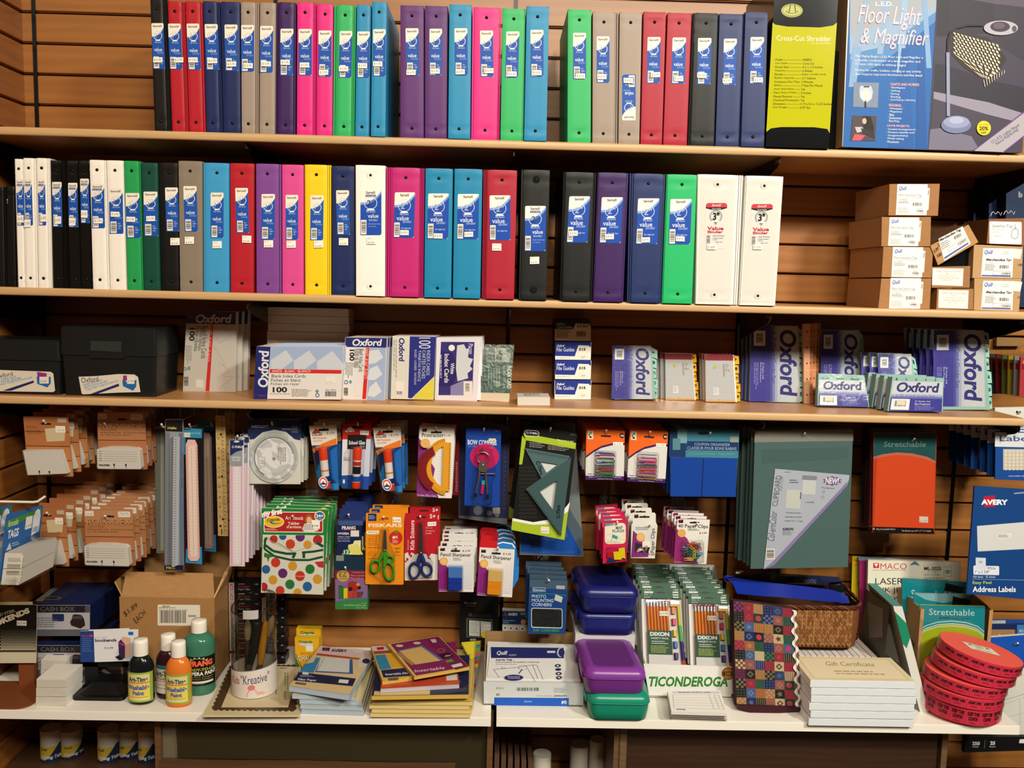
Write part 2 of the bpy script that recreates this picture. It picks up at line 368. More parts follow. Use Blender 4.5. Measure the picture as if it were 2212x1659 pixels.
# steel brackets hooked into the uprights
BN=['top','second','third']
CO=['left-most','second-from-left','middle','fourth','right-most']
for si,(z,L) in enumerate(((Z1,.29),(Z2,.29),(Z3,.29))):
    for k in range(5):
        t=Thing('shelf_bracket',f'dark steel bracket under the {BN[si]} wooden shelf on the {CO[k]} upright','bracket','steel brackets under the wooden shelves')
        a=t.part('bracket',fi='metal'); X=k*ST; zt=z-.0187; tk=.0012
        if k==0: X+=.004
        out=[(-.004,zt),(-L,zt),(-L,zt-.014),(-L+.02,zt-.024),(-.012,zt-.082),(-.004,zt-.082)]
        fl='9a948a' if si else '6d6862'
        c='35322e'
        for sx in (-1,1):
            P=[Vector((X+sx*tk,y,q)) for y,q in out]
            a.face(P if sx<0 else list(reversed(P)),c)
        for i in range(len(out)):
            j=(i+1)%len(out); a.face([Vector((X-tk,*out[i])),Vector((X+tk,*out[i])),Vector((X+tk,*out[j])),Vector((X-tk,*out[j]))],c)
        # bright punched slots near the tip
        for i in range(3):
            for sx in (-1,1):
                y=-L+.006+.011*i; a.box(X+sx*tk-.0004,X+sx*tk+.0004,y,y+.005,zt-.013,zt-.005,'d8d4cc','chrome')
        t.done()
# ---------------- ring binders ----------------
BC={'black':'121212','red':'b01f2c','redb':'a82034','navy':'1e2a58','grey':'9b8b7e','gry2':'85796a','purple':'3c2158','purpl':'5b2f6e','pink':'dd2d80','green':'2fae63','blue':'2688b4','bluel':'3c96c8','white':'f0ebe2','dkgreen':'12463a','kelly':'239a52','violet':'7c4590','pinkl':'d64a90','yellow':'eec91c','magenta':'bc2470','aqua':'1c82ac','black2':'1b1c1c','purp2':'3a1e58','navy2':'223060','green2':'22b167'}
def label1(m,f,size='1"',price=None,half=False,ins=False):
    # W110 H395
    m.rrect(f,0,0,110,395,10,'e9e3d6'); 
    m.flat(f,[(0,118),(30,113),(62,98),(90,70),(110,38),(110,385),(100,395),(0,395)],'1a50a8')
    m.ring(f,54,108,34,40,'c9cfe0',20); m.flat(f,[(34,149),(40,143),(68,143),(76,149),(80,153),(30,153)],'eef0f4')
    m.text(f,'Samsill',12,16,92,34,'554a40',b=.02); m.text(f,size,36,86,74,128,'9aa2bd' if not half else '7b88ab')
    m.text(f,'200 Sheets',26,160,86,170,'d8dcec')
    if ins: m.rrect(f,8,42,90,60,6,'2a3f86'); m.text(f,'Insertable',16,45,84,56,'e8e8f0')
    m.text(f,'value',16,212,88,243,'f2f2f6'); m.text(f,'binder',46,245,104,264,'7fa6dc')
    m.bars(f,8,288,56,388,n=12,vert=False,col='39342e'); m.text(f,'·For',66,300,88,312,'cfd8ee'); m.text(f,'Light',68,318,98,334,'cfd8ee'); m.text(f,'Use',68,340,88,352,'cfd8ee')
def label2(m,f,ins=False):
    # W175 H385
    m.rrect(f,0,0,175,385,12,'efe9dd')
    m.flat(f,[(0,108),(50,104),(95,88),(140,50),(175,8),(175,60),(130,110),(80,135),(0,140)],'7f9fd6')
    m.flat(f,[(0,128),(60,122),(110,100),(150,62),(175,30),(175,373),(163,385),(0,385)],'1648a8')
    m.ring(f,85,112,50,55,'cfd6e8',24); m.flat(f,[(52,170),(70,158),(100,158),(118,170),(122,176),(48,176)],'f2f2f4')
    m.text(f,'Samsill',46,12,122,34,'40362e',b=.02); m.text(f,'2"',54,86,116,140,'b9c0d4' if not ins else '2a2a34')
    if ins: m.rrect(f,42,42,128,60,7,'2a3f86'); m.text(f,'Insertable',50,45,120,57,'e8e8f0')
    m.text(f,'400 Sheets',48,180,124,192,'e4e8f4')
    if ins: m.text(f,'value',62,204,150,238,'f4f4f8'); m.text(f,'binder',72,244,146,266,'a8c2ea'); m.text(f,'·Create Custom Covers',64,284,168,294,'bccdf0'); m.text(f,'·For Light Use',64,306,132,316,'bccdf0')
    else: m.text(f,'value',22,200,126,238,'f4f4f8'); m.text(f,'binder',76,236,152,260,'a8c2ea'); m.text(f,'· For Light Use',58,298,148,314,'dfe6f6')
    m.bars(f,4,256,50,378,n=14,vert=False,col='39342e')
def label3(m,f):
    m.rrect(f,0,0,170,360,14,'eceae4'); m.flat(f,[(0,14),(14,0),(156,0),(170,14),(170,34),(0,34)],'d8404e'); m.flat(f,[(0,34),(170,34),(170,40),(120,54),(50,54),(0,42)],'1a1a1c')
    m.text(f,'Samsill',46,8,122,26,'f4dede',it=.4,b=.02); m.text(f,'Insertable',48,38,122,50,'f0f0f0',it=.3); m.ring(f,82,106,46,50,'1a1a1c',24); m.ring(f,82,106,38,40,'1a1a1c',24)
    m.flat(f,[(44,146),(60,138),(104,138),(120,146),(122,152),(42,152)],'f4f4f4'); m.text(f,'3"',58,74,110,136,'141414',b=.04); m.text(f,'*',70,148,94,172,'55504a')
    m.text(f,'Value',16,184,146,214,'c8202c',b=.03); m.text(f,'Binder',20,216,142,238,'c8202c',b=.03)
    m.bars(f,10,244,44,330,n=12,vert=False,col='5a5650'); m.text(f,'·Holds 450 Sheets',60,252,156,262,'4a4a4a'); m.text(f,'·Create Custom',60,270,146,280,'4a4a4a'); m.text(f,'Covers',64,284,100,292,'4a4a4a'); m.text(f,'Light Use',84,302,140,312,'4a4a4a')
def sticker(m,pl,x0,y0,x1,y1,price,two=False,dy=0,top='8117'):
    m.rect(pl,x0,y0,x1,y1,'f1ece2',dy=dy)
    w,h=x1-x0,y1-y0
    if two: m.text(pl,top,x0+w*.12,y0+h*.12,x0+w*.5,y0+h*.3,'3a3632',dy=dy*.4); m.text(pl,price,x0+w*.12,y0+h*.66,x0+w*.8,y0+h*.9,'3a3632',dy=dy*.7)
    else: m.text(pl,price,x0+w*.1,y0+h*.28,x0+w*.86,y0+h*.75,'4a4642',dy=dy*.8)
_R=random.Random(11)
def binder(ck,T0,T1,B0,B1,ty,by,il,ir,desc,lab,st,kind='1',Y=None,zs=Z1,flip=False,fi='vinyl',seed=None,group='ring binders on the top shelf'):
    """lab=(x0,y0,x1,y1,shift of bottom edge) of the spine label in photo pixels"""
    col=BC[ck]; seed=seed or int(B0)
    if Y is None: Y=-.300
    a,b_=at(B0,by,Y=Y),at(B1,by,Y=Y); c,d=at(T0,ty,Y=Y),at(T1,ty,Y=Y)
    X0,X1,W0,W1=a.x,b_.x,c.x,d.x; H=c.z-zs
    w=X1-X0; R=random.Random(seed); D=.262
    s0,s1=at(B0+il,by,Y=Y).x-X0,at(B1-ir,by,Y=Y).x-X0; s0=max(s0,.0012)/w; s1=min(s1,w-.0012)/w
    def f(u,v,dd): return Vector(((X0+(X1-X0)*u)*(1-v)+(W0+(W1-W0)*u)*v, Y+dd, zs+H*v))
    t=Thing('ring_binder',desc,'binder',group,rest=zs)
    cv=t.part('cover',fi=fi)
    # spine face with soft dents near rivets
    nu,nv=7,40
    ph=R.uniform(0,6)
    def dent(u,v):
        e=0
        for vr in (.075,.925):
            e+= .0012*math.exp(-((v-vr)/.02)**2-((u-.5)/.4)**2)
            e+= .0009*math.sin((v-vr)*150+ph+2*(u-.5)**2*9)*math.exp(-((v-vr)/.045)**2)*(.4+abs(u-.5))
        edge=min(u,1-u,.12)/.12; e+=.0012*(1-edge)**2
        ve=min(v,1-v,.012)/.012; e+=.0010*(1-ve)
        return e
    P=[[f(s0+(s1-s0)*i/nu, j/nv, dent(i/nu,j/nv)) for i in range(nu+1)] for j in range(nv+1)]
    cv.grid(P,col)
    # spine thickness
    for j0,j1 in ((0,1),):
        cv.face([f(s0,1,.001),f(s1,1,.001),f(s1,1,.006),f(s0,1,.006)],col); cv.face([f(s0,0,.006),f(s1,0,.006),f(s1,0,.001),f(s0,0,.001)],col)
        cv.face([f(s0,0,.0015),f(s0,1,.0015),f(s0,1,.006),f(s0,0,.006)],col); cv.face([f(s1,0,.006),f(s1,1,.006),f(s1,1,.0015),f(s1,0,.0015)],col)
    # front and back boards, folded back from the spine
    tb=min(.0032,w*.12)/w
    for side in (0,1):
        strips=[(0,max(s0,tb))] if side==0 else [(min(s1,1-tb),1)]
        n=max(1,round((strips[0][1]-strips[0][0])*w/.004))
        u0,u1=strips[0]; du=(u1-u0)/n
        for k in range(n):
            p,q=u0+k*du,u0+(k+1)*du; e=min(.0006/w,du*.2); dd=.003+.0006*((k+side)%2)
            pr=[(p+e,dd+.002),(p+e,dd+.0006),(p+2*e,dd),(q-2*e,dd),(q-e,dd+.0006),(q-e,D if True else .04)]
            cv.grid([[f(u,v,y) for u,y in [(p+e,D)]+pr] for v in (0,1)],col,smooth=False)
            cv.face([f(u,1,y) for u,y in [(p+e,D)]+pr],col)
    ys=-.0
    pl=PY(Y+ys-.0003)
    # rivets
    for vr in (.075,.925):
        o=f((s0+s1)/2,vr,.0002+ys)
        r_=t.part('rivet',fi='metal'); 
        rad=.0036 if w>.03 else .0033
        r_.lathe(o+Vector((0,.0015,0)),[(rad,0),(rad,.0012),(rad*.75,.0024),(rad*.3,.003),(.0002,.0031)],'2a2826','metal',12,axis=(0,-1,0))
        if kind in('2i','3'):
            cv.lathe(o+Vector((0,.0012,0)),[(.0085,0),(.0085,.0011),(.0078,.0015)],'e8e6e0' if kind=='3' or ck=='white' else '1a1a1a','gloss',20,axis=(0,-1,0))
    lp=t.part('spine_label',fi='card')
    x0,y0,x1,y1,dx=lab; q=[(x0,y0),(x1,y0),(x1+dx,y1),(x0+dx,y1)]
    if flip: q=[q[2],q[3],q[0],q[1]]
    W_,H_={'1':(110,395),'h':(110,395),'1i':(110,395),'2':(175,385),'2i':(175,385),'3':(170,360)}[kind]
    fr=Fr(pl,q,W_,H_)
    if kind in('1','h','1i'): label1(lp,fr,'1"' if kind!='h' else '½',half=kind=='h',ins=kind in('h','1i'))
    elif kind in('2','2i'): label2(lp,fr,kind=='2i')
    else: label3(lp,fr)
    for sx0,sy0,sx1,sy1,pr,two in st:
        sp=t.part('price_sticker',fi='paper'); pl2=PY(Y+ys-.0003-40*EPS); sticker(sp,pl2,sx0,sy0,sx1,sy1,pr,two,dy=R.uniform(-.8,.8))
    if kind=='3': # clear overlay pocket
        ov=t.part('clear_overlay',fi='film'); pl3=PY(Y+ys-.004)
        ov.grid([[f(s0+.02+(s1-s0-.04)*i/6,.02+.96*j/24,-.0022-.0012*math.sin(i*2.1+j*1.3)*math.sin(j*.9+i)) for i in range(7)] for j in range(25)],'f4f4f4')
    return t.done()
S1=[ # ck,T0,T1,B0,B1,ty,by,il,ir,dY, label(x0,y0,x1,y1,dx), sticker(x,y), desc
('black',323,360,333,371,-4,280,0,10,(327,50,353,149,4),(331,124),'black binder at the left end of the top row'),
('red',361,398,371,407,2,283,0,7,(363,51,390,150,4),(376,124),'red binder on the top shelf right beside the black end binder'),
('red',399,436,408,444,2,284,0,5,(403,51,430,151,4),(407,124),'second red binder from the left end of the top shelf'),
('navy',437,474,445,481,2,285,0,7,(442,52,470,151,4),(449,126),'navy binder on the top shelf right beside the left pair of reds'),
('navy',475,518,482,520,3,286,4,1,(485,53,513,153,2),(490,133),'navy binder on the top shelf right beside the two taupe ones'),
('grey',519,559,521,558,4,287,1,7,(521,54,549,155,0),(526,136),'taupe binder left of its twin, near the left of the top shelf'),
('grey',560,596,559,594,5,288,2,2,(562,56,590,157,-1),(565,132),'taupe binder directly left of the dark purple one-inch binder'),
('purple',597,639,594,638,4,290,7,5,(606,62,634,163,-1),(606,129),'dark purple one-inch binder left of two pink ones on top shelf'),
('pink',641,682,640,681,4,292,0,6,(645,62.5,673.5,163,0),(648,135),'hot pink binder beside the dark purple one, top shelf left'),
('pink',683,720,682,718,8,293,3,1,(688,66,716,166,0),(689,151),'hot pink binder directly left of the narrow green one, top shelf'),
('green',721,769,718,765,10,295,9,7,(734,67,761,168,-2),(732,143),'narrow bright green binder left of two blue ones on top shelf'),
('blue',770,802,766,798,10,296,1,2,(772,68,799,168,-1),(773,136),'blue binder between the narrow green one and the protruding blue one'),
('blue',803,836,800,833,3,300,1,1,(806,63,833,165,0),(806,132),'blue one-inch binder pulled forward with its blue side showing'),
('purpl',864,916,864,916,11,298,2,2,(876,61,904,163,2),(878,151),'purple binder just right of the first gap in the top row'),
('purpl',917,968,917,966,12,299,2,2,(928,62,955,163,-1),(930,148),'purple binder between its twin and the blue wide binder'),
('blue',970,1019,967,1016,9,302,1,1,(981.6,61,1009.5,163,1),(984,150),'wide blue binder between purple and pink ones, top shelf middle'),
('pink',1020,1084,1017,1079,15,303,5,6,(1037,66,1065,166,1),(1046,147),'wide pink binder on the top shelf between blue and green'),
('green',1085,1136,1080,1131,18,305,1,1,(1094,68,1122,168,-3),(1096,154),'wide green binder left of the blue one with a showing side'),
('blue',1137,1187,1131,1181,13,307,1,1,(1146,64.5,1174,166,0),(1150,151),'wide blue binder whose blue side shows before the second gap'),
('green',1226,1278,1225,1277,20,309,1,1,(1238,71,1266,171,0),(1244,159),'wide green binder just right of the second gap, top shelf'),
('grey',1280,1337,1279,1334,25,310,1,8,(1289,78.5,1316.5,179,0),(1290,160),'taupe binder with upright label right of the wide green binder'),
('grey',1338,1388,1335,1382,26,311,1,1,(1344,161,1373,260,0),(1347,168),'taupe binder with its label upside down'),
('redb',1390,1440,1383,1431,25,312,1,1,(1399,80,1427,180,-2),(1406,156),'red binder beside the upside-down taupe one, top shelf right'),
('redb',1442,1496,1432,1485,27,313,1,3,(1453,81,1482,181,-3),(1456,164),'red binder directly left of the wide black one on top shelf'),
('black2',1497,1553,1486,1544,27,314,6,3,(1508,82,1537,182,-2),(1506,157),'wide black binder between red and navy on the top shelf'),
('navy2',1554,1609,1545,1599,29,315,1,3,(1564,83.5,1592,184,-3),(1561,169),'navy binder beside the wide black one, top shelf right'),
('navy2',1610,1660,1600,1652,25,317,1,1,(1621.5,80,1650.6,181,-3),(1628,167),'navy binder touching the yellow shredder carton'),
]
for i,(ck,T0,T1,B0,B1,ty,by,il,ir,lab,(sx,sy),desc) in enumerate(S1):
    Y=-.300-(.008 if i in(12,15,18,26) else 0)
    p='$ 5.95' if i<13 else '$ 6.95'
    binder(ck,T0,T1,B0,B1,ty,by,il,ir,desc+(', row above the others' if 0 else ''),lab,[(sx,sy,sx+20,sy+11,p,False)],Y=Y,zs=Z1,flip=(i==21))
S2=[
('black',-12,10,-6,13,403,621,0,3,None,None,'1'),
('black',12,33,14,37,402,621,1,3,None,None,'1'),
('white',30,49,38,54,343,621,0,0,(34.7,387,51,487,3),(37,465),'h'),
('white',49,76,54.5,81,341,621,0,4,(52.5,387,68.5,487,3),(52,475),'h'),
('white',77,107,82,112,341,621,0,7,(81,387,97,487,3),(87,463),'h'),
('black',108,138,114,145,346,622,1,8,(112.5,393,133,490,2),(118,468),'h'),
('black',138,168,146,176,347,622,6,2,(147,395,167,491,2),(149,471),'h'),
('black',168,192,176,199,347,622,1,1,(173,386,192,482,2),(175,454),'h'),
('white',192,228,200,236,345,626,0,4,(197,397,225,493,2),(203,472),'1i'),
('white',229,266,237,273,346,626,0,1,(235,407,265,505,2),(239,457),'1'),
('kelly',267,302,275,309,347,627,0,3,(271,417,301,514,3),(273,468),'1'),
('dkgreen',304,340,310,346,351,628,1,1,(310,414,340,510,2),(316,467),'1'),
('black',342,384,349,387,351,628,4,1,(356.5,405,384,500,3),(368,514),'1'),
('gry2',384,437,388,438,347,629,1,1,(396,402,424.5,500.5,3),(399,511.6),'1'),
('bluel',438,495,439,495,351,630,5,1,(455,416,483,514,0),(459,521),'1'),
('red',496,549,497.5,548,352,631,1,1,(508,406,535.5,503,3),(523,508.6),'1'),
('violet',552,607,553,608,353,632,1,5,(565,419,594,517,-1),(570,519),'1'),
('pinkl',608,656,609,656,355,634,1,1,(617,421,644,518,0),(619,520),'1'),
('yellow',657,715,658,715,355,635,3,8,(671,422,699,519,-1),(678,520),'1'),
('navy',716,766,716,767,358,635,1,1,(726,411,754,507,2),(732,514),'1'),
('white',767,833,768,832,356,638,2,1,(778.6,410,824,508,0),(792.5,512),'2i'),
('magenta',834,917,832,914,361,640,13,10,(853,415.5,897,513.5,-3),(864,497),'2'),
('aqua',918,979,915,975,363,643,2,2,(925,418,970,516,-2),(937,504),'2'),
('aqua',981,1043,977,1038,364,644,2,2,(989,419,1035,517,-2),(1003,501),'2'),
('redb',1044,1118,1040,1111,366,644,10,2,(1057.6,422,1102.7,519,0),(1063,526),'2'),
('black2',1126,1189,1120,1181,366,648,5,2,(1134.4,444.8,1179.5,542.4,-1),(1144.8,555),'2i'),
('black2',1217,1289,1209,1279,371,652,6,7,(1230,424,1275,524,-6),(1229,499),'2'),
('purp2',1291,1359,1280,1347,372,653,3,5,(1300,426,1346,525,-5),(1307,506),'2'),
('navy2',1360,1439,1354,1428,374,654,9,5,(1378.5,428.5,1424.6,527.5,-5),(1385,513),'2'),
('green2',1440,1507,1429,1496,376,655,3,1,(1448.5,430,1494.6,528,-4),(1460,510),'2'),
('white',1507,1607,1502,1594,376,656,2,13,(1525,438.5,1571,537.5,-3),(1528,528),'3'),
('white',1611,1694,1596,1676,379,658,3,3,(1623.5,440.7,1669.6,539.7,-4),(1627,528),'3'),
]
D2=['black binder set back at the far left edge of the second shelf','second dark binder at the far left of the second shelf','narrow white binder, first of three at left of second shelf','narrow white binder, middle of the three at left of second shelf','narrow white binder, third of three, beside the glossy blacks','glossy black narrow binder beside the thin whites, second shelf','glossy black narrow binder, middle of three on the second shelf','glossy black narrow binder with the highest label of its trio','white one-inch binder with a faded insertable label','white one-inch binder directly left of the bright green one','bright green one-inch binder on the second shelf left','dark green binder between bright green and black','black one-inch binder half hidden beside the grey-taupe binder','grey-taupe binder on the second shelf, price sticker under label','light blue binder between grey-taupe and red on second shelf','red one-inch binder left of the violet one, second shelf','violet binder between red and pink on the second shelf','pink binder between violet and yellow on the second shelf','yellow ring binder between pink and navy on second shelf','navy one-inch binder between yellow and wide white','two-inch white binder right of the navy one, second shelf','wide magenta binder on the second shelf','two-inch blue binder right of the magenta one','two-inch blue binder directly left of the wide red one','wide red binder in the middle of the second shelf','charcoal insertable binder with price sticker well below its label','wide black binder left of the dark purple one, second shelf','wide dark purple binder on the second shelf','wide navy binder between purple and green, second shelf','wide green binder beside the three-inch white binders','three-inch white binder beside the wide green one','three-inch white binder at the right end of its row']
for i,((ck,T0,T1,B0,B1,ty,by,il,ir,lab,sp,kind),desc) in enumerate(zip(S2,D2)):
    g='ring binders on the second shelf'
    if lab is None:
        binder(ck,T0,T1,B0,B1,ty,by,il,ir,desc,(T0+3,430,T0+5,440,0),[],Y=-.26,zs=Z2,group=g); continue
    Y=-.296 if i<13 else -.300
    if i>=20: Y=-.312
    pr={'h':'$ 4.95','1i':'$ 5.95','1':'$ 6.95','2':'$ 8.95','2i':'$ 8.95','3':'$ 10.95'}[kind]
    sx,sy=sp; two=(i>=12 and i<=20) or i in(24,25)
    if i in(9,10,11): pr='$ 5.95'
    sw,sh=(20,15.5) if two else ((14,16) if kind=='h' else (19,11))
    binder(ck,T0,T1,B0,B1,ty,by,il,ir,desc,lab,[(sx,sy,sx+sw,sy+sh,pr,two)],kind=kind,Y=Y,zs=Z2,fi='gloss' if i in(5,6,7) else 'vinyl',group=g)
# ---------------- top shelf, right: cartons ----------------
def Y_on(px,py,z): return at(px,py,Z=z).y
def quad(*a): return [(a[i],a[i+1]) for i in range(0,len(a),2)]
K='a2744a'
t=Thing('shredder_carton','yellow and black glossy paper shredder carton on the top shelf','carton',rest=Z1)
Y=-.312; a=t.part('carton',fi='gloss'); pl=PY(Y)
a.prism(pl,quad(1676,-60,1814,-60,1790.5,318,1654,314),.24,'0d0e10',side='15171a')
c=Af(pl,1650,0,3.936)
a.flat(c,[(75,180),(100,198),(200,214),(480,222),(590,205),(622,180),(560,1120),(540,1085),(430,1070),(150,1068),(60,1080),(22,1110)],'b4b210')
a.disc(c,240,78,92,'a9ac62',ry=58); a.disc(c,240,78,82,'14181a',ry=49); a.disc(c,240,78,80,'b4b66c',ry=46)
a.line(c,[(228,28),(214,95)],7,'30342c'); a.line(c,[(262,28),(270,90)],7,'30342c'); a.ring(c,240,70,52,58,'30342c',a0=20,a1=160,ry=.6,n=10)
a.text(c,'Cross-Cut Shredder',108,290,572,334,'f0edda',dy=6); a.text(c,'for Home/Office',402,346,572,364,'e8e49a',dy=2)
L_=[('Model','PS600CX'),('Cut Style','Cross Cut'),('Shred Size','0.2 x 1.5 Inches'),('Capacity','6 Sheets'),('Shreds','Paper, Credit Cards'),('Basket Capacity','2.7 Gallons'),('Continuous Run Time','2 Minutes'),('Speed','7 Feet Per Minute'),('Auto Start/Stop','Yes'),('Paper Entry Width','9 Inches'),('Manual Reverse','Yes'),('Overload Protection','Yes'),('Dimension','11.9 x 5.4 x 12.25 Inches'),('Unit Weight','5.07 lbs')]
a.k=0
for i,(p,q) in enumerate(L_):
    y=486+i*31.3; x=100-i*1.8; wl=len(p)*11.2; wr=len(q)*10.6; xr=335-i*2
    a.text(c,p,x,y,x+wl,y+18,'4c4a12'); a.text(c,q,xr,y+1,xr+wr,y+20,'4c4a12'); c.k-=1; a.line(c,[(x+wl+4,y+12),(xr-5,y+13)],2.2,'6c6a20')
t.done()
t=Thing('black_carton','black glossy carton behind the shredder carton on the top shelf','carton',rest=Z1)
a=t.part('carton',fi='gloss'); a.prism(PY(-.270),quad(1798,104,1834,107,1818,322,1783,320),.2,'0d0f13',side='14161a'); t.done()
t=Thing('black_packing_wrap','crumpled black plastic standing between shredder and lamp cartons','packaging')
a=t.part('wrap',fi='gloss')
a.grid([[PY(-.15+.01*math.sin(i*2.3+j)).p(1796+i*9+3*math.sin(j*1.9+i),0+j*21,0) for i in range(4)] for j in range(6)],'0c0d0f'); a.fin='gloss'
a.prism(PY(-.13),quad(1800,-10,1818,4,1816,18,1828,30,1815,55,1823,84,1802,104,1796,60),.03,'0e0f11'); t.done()
# floor lamp carton
t=Thing('floor_lamp_carton','large blue and dark carton showing a floor magnifier lamp','carton',rest=Z1)
Y=-.312; a=t.part('carton',fi='card'); pl=PY(Y)
a.prism(pl,quad(1834,-70,2212+22,-58,2212-6,335,1819,321),.19,'cfc8bb',side='b99468')
f=Af(pl,1650,0,3.936)
a.flat(f,[(735,-200),(1475,-200),(1470,0),(1395,1292),(668,1268),(728,0)],'1e5fa6')
# printed light beams: pale at the top, real pattern of the carton art
bands=[('c4c6c8',0),('9fb4cc',60),('7ea0c8',130),('5c8ac0',240),('3f78b6',360),('2d6bae',480)]
for colr,yy in bands[:1]:
    a.flat(f,[(735,-200),(1475,-200),(1466,80),(1040,210),(729,330)],'9aa0a8')
a.flat(f,[(1466,80),(1464,120),(1000,420),(727,480),(729,330),(1040,210)],'8da6c4')
a.flat(f,[(1464,120),(1459,200),(1000,560),(725,700),(727,480),(1000,420)],'4f82b8')
for q,cc in (([(900,-200),(960,-200),(770,560),(735,520)],'8fa0b8'),([(1040,-200),(1100,-200),(1010,480),(960,480)],'8aa2c0'),([(1180,-200),(1235,-200),(1190,640),(1130,640)],'8fabcc'),([(1330,-200),(1370,-200),(1424,600),(1380,600)],'7f9fc8'),([(1170,430),(1230,430),(1270,1280),(1060,1275)],'1f58a0'),([(1310,500),(1360,500),(1385,1285),(1290,1285)],'1b5298'),([(760,420),(830,420),(780,760),(718,760)],'7d9fc6')):
    a.flat(f,q,cc)
a.text(f,'L.E.D.',946,34,1096,72,'f2e8e4',dy=2,b=.02)
def script(tx,x0,y0,x1,y1,dy):
    a.text(f,tx,x0-3,y0+4,x1+1,y1+5,'7a2848',dy=dy,it=.35); f.k+=1
    a.text(f,tx,x0,y0,x1,y1,'f2c4cc',dy=dy,b=.0,it=.35)
script('Floor Light',796,60,1338,262,26); f.k+=1; script('& Magnifier',820,256,1400,430,22)
for i,tx in enumerate(['The Mighty Bright L.E.D. Floor Light and Magnifier is','a flexible combination of a large magnifier and','12 Super LED lights at tabletop height!','Perfect for crafts, hobbies, reading or any activity','that requires improved illumination and fine detail.']):
    y=[488,522,554,606,640][i]; a.text(f,tx,775,y,[1352,1326,1205,1334,1348][i],y+24,'e6eaf2',dy=14)
def lst(x,y,h,items):
    a.text(f,h[0],x,y,h[1],y+22,'eaa9a0',dy=4,b=.02)
    for i,(s_,x1) in enumerate(items): a.text(f,'· '+s_,x-3-i*2,y+30+i*26,x1,y+50+i*26,'dfe6f0',dy=4)
lst(1072,726,('CRAFTS AND HOBBIES:',1320),[('Needlepoint',1200),('Quilting',1155),('Sewing',1148),('Beading',1158),('Coin/Stamp collecting',1284)])
lst(1060,903,('READING:',1166),[('Newspaper',1178),('Magazines',1172),('Bills',1104),('Statements',1166),('Fine Print',1148)])
lst(1046,1080,('HOME PROJECTS:',1238),[('Detailed drawing/artwork',1290),('Miniature assembly work',1280),('Garage/workshop',1222),('Model making',1186),('Woodwork',1146)])
a.flat(f,[(762,720),(976,724),(966,937),(754,930)],'77839a'); a.flat(f,[(820,750),(910,752),(925,800),(915,860),(880,890),(850,890),(815,850),(810,790)],'b8bfd0'); a.disc(f,864,828,44,'e8ddc8'); a.rect(f,846,752,894,764,'3a4050'); a.rect(f,852,880,868,934,'20242c')
a.flat(f,[(752,1002),(956,1008),(945,1220),(733,1216)],'4a3c44'); a.flat(f,[(840,1010),(905,1010),(930,1090),(935,1180),(850,1120),(835,1060)],'15100f'); a.disc(f,852,1050,18,'c9a898',ry=26); a.flat(f,[(770,1160),(860,1172),(820,1216),(745,1216)],'c8505a'); a.flat(f,[(770,1100),(830,1100),(860,1130),(790,1150)],'b8b4ae')
a.flat(f,[(820,1110),(930,1130),(940,1200),(840,1160)],'2a2428')
# dark photo panel: sofa, throw, lamp
a.flat(f,[(1475,-230),(2300,-220),(2190,1320),(1395,1292),(1470,0)],'3c3648')
a.flat(f,[(1475,-230),(1575,-230),(1570,330),(1462,330)],'25222c'); a.flat(f,[(1575,20),(1940,5),(1950,60),(1945,300),(1570,330)],'2a2631'); a.flat(f,[(1950,60),(2260,80),(2240,560),(1945,380)],'302b3a')
a.flat(f,[(1700,-230),(2300,-220),(2260,90),(1960,55),(1700,10)],'514858')
a.flat(f,[(1455,560),(1560,580),(1900,700),(2225,770),(2215,1000),(1900,900),(1440,800)],'2b2734'); a.flat(f,[(1440,800),(1900,890),(2215,990),(2212,1075),(1880,990),(1438,860)],'8b8698'); a.flat(f,[(1438,860),(1880,990),(2210,1080),(2190,1320),(1395,1292),(1420,1050)],'403b4a'); a.flat(f,[(1410,1120),(1500,1110),(1760,1180),(1830,1300),(1395,1292)],'6f6b80')
# striped throw
th=[(1570,330),(1640,290),(1900,340),(1990,420),(2060,520),(2020,590),(1900,700),(1840,690),(1700,600),(1590,490)]
a.flat(f,th,'2e2420')
g=Fr(f,[(1600,296),(1995,405),(1990,650),(1600,478)],12,9)
for i in range(12):
    for j in range(9):
        o=.45*(j%2); a.flat(g,[(i+o+.05,j),(i+o+.62,j+.1),(i+o+.8,j+.82),(i+o+.2,j+.72)],'dccbb4',off=60*EPS,bump=False)
g=Fr(f,[(1600,478),(1990,650),(1890,700),(1850,690)],6,3)
for i in range(6):
    for j in range(3): a.flat(g,[(i+.1,j),(i+.7,j+.1),(i+.8,j+.8),(i+.2,j+.7)],'d0bfa8',off=60*EPS,bump=False)
f.k=62
for i in range(9): a.line(f,[(1860+i*22,700-i*10),(1872+i*20,762-i*14)],5,'d8c8b2')
# lamp
a.line(f,[(1560,1010),(1556,470)],28,'8a8fae'); a.line(f,[(1556,470),(1558,360),(1580,300),(1630,262),(1720,240),(1860,240)],17,'1a171c')
a.disc(f,2005,262,146,'a9a6b2',ry=62); a.disc(f,1998,252,84,'3a2f3a',ry=44); a.disc(f,1990,244,50,'5c4a58',ry=26); a.disc(f,2118,270,20,'4a4652',ry=26)
a.disc(f,1625,1085,128,'6f779c',ry=72); a.disc(f,1628,1060,110,'8b93b6',ry=52); a.disc(f,1628,1045,62,'a2aaca',ry=30)
a.flat(f,[(2212,975),(2212,1170),(2030,1316),(1775,1305)],'a6a0a8'); a.line(f,[(2212,1170),(2020,1320)],9,'6a3a86'); a.line(f,[(2212,965),(1775,1302)],8,'6a3a86')
a.tquad(f,"12 L.E.D. Lights Never",[(1918,1222),(2152,1068),(2172,1098),(1938,1252)],'4a3a5a'); a.tquad(f,'Need Replacing!',[(1955,1238),(2140,1106),(2160,1134),(1975,1264)],'4a3a5a')
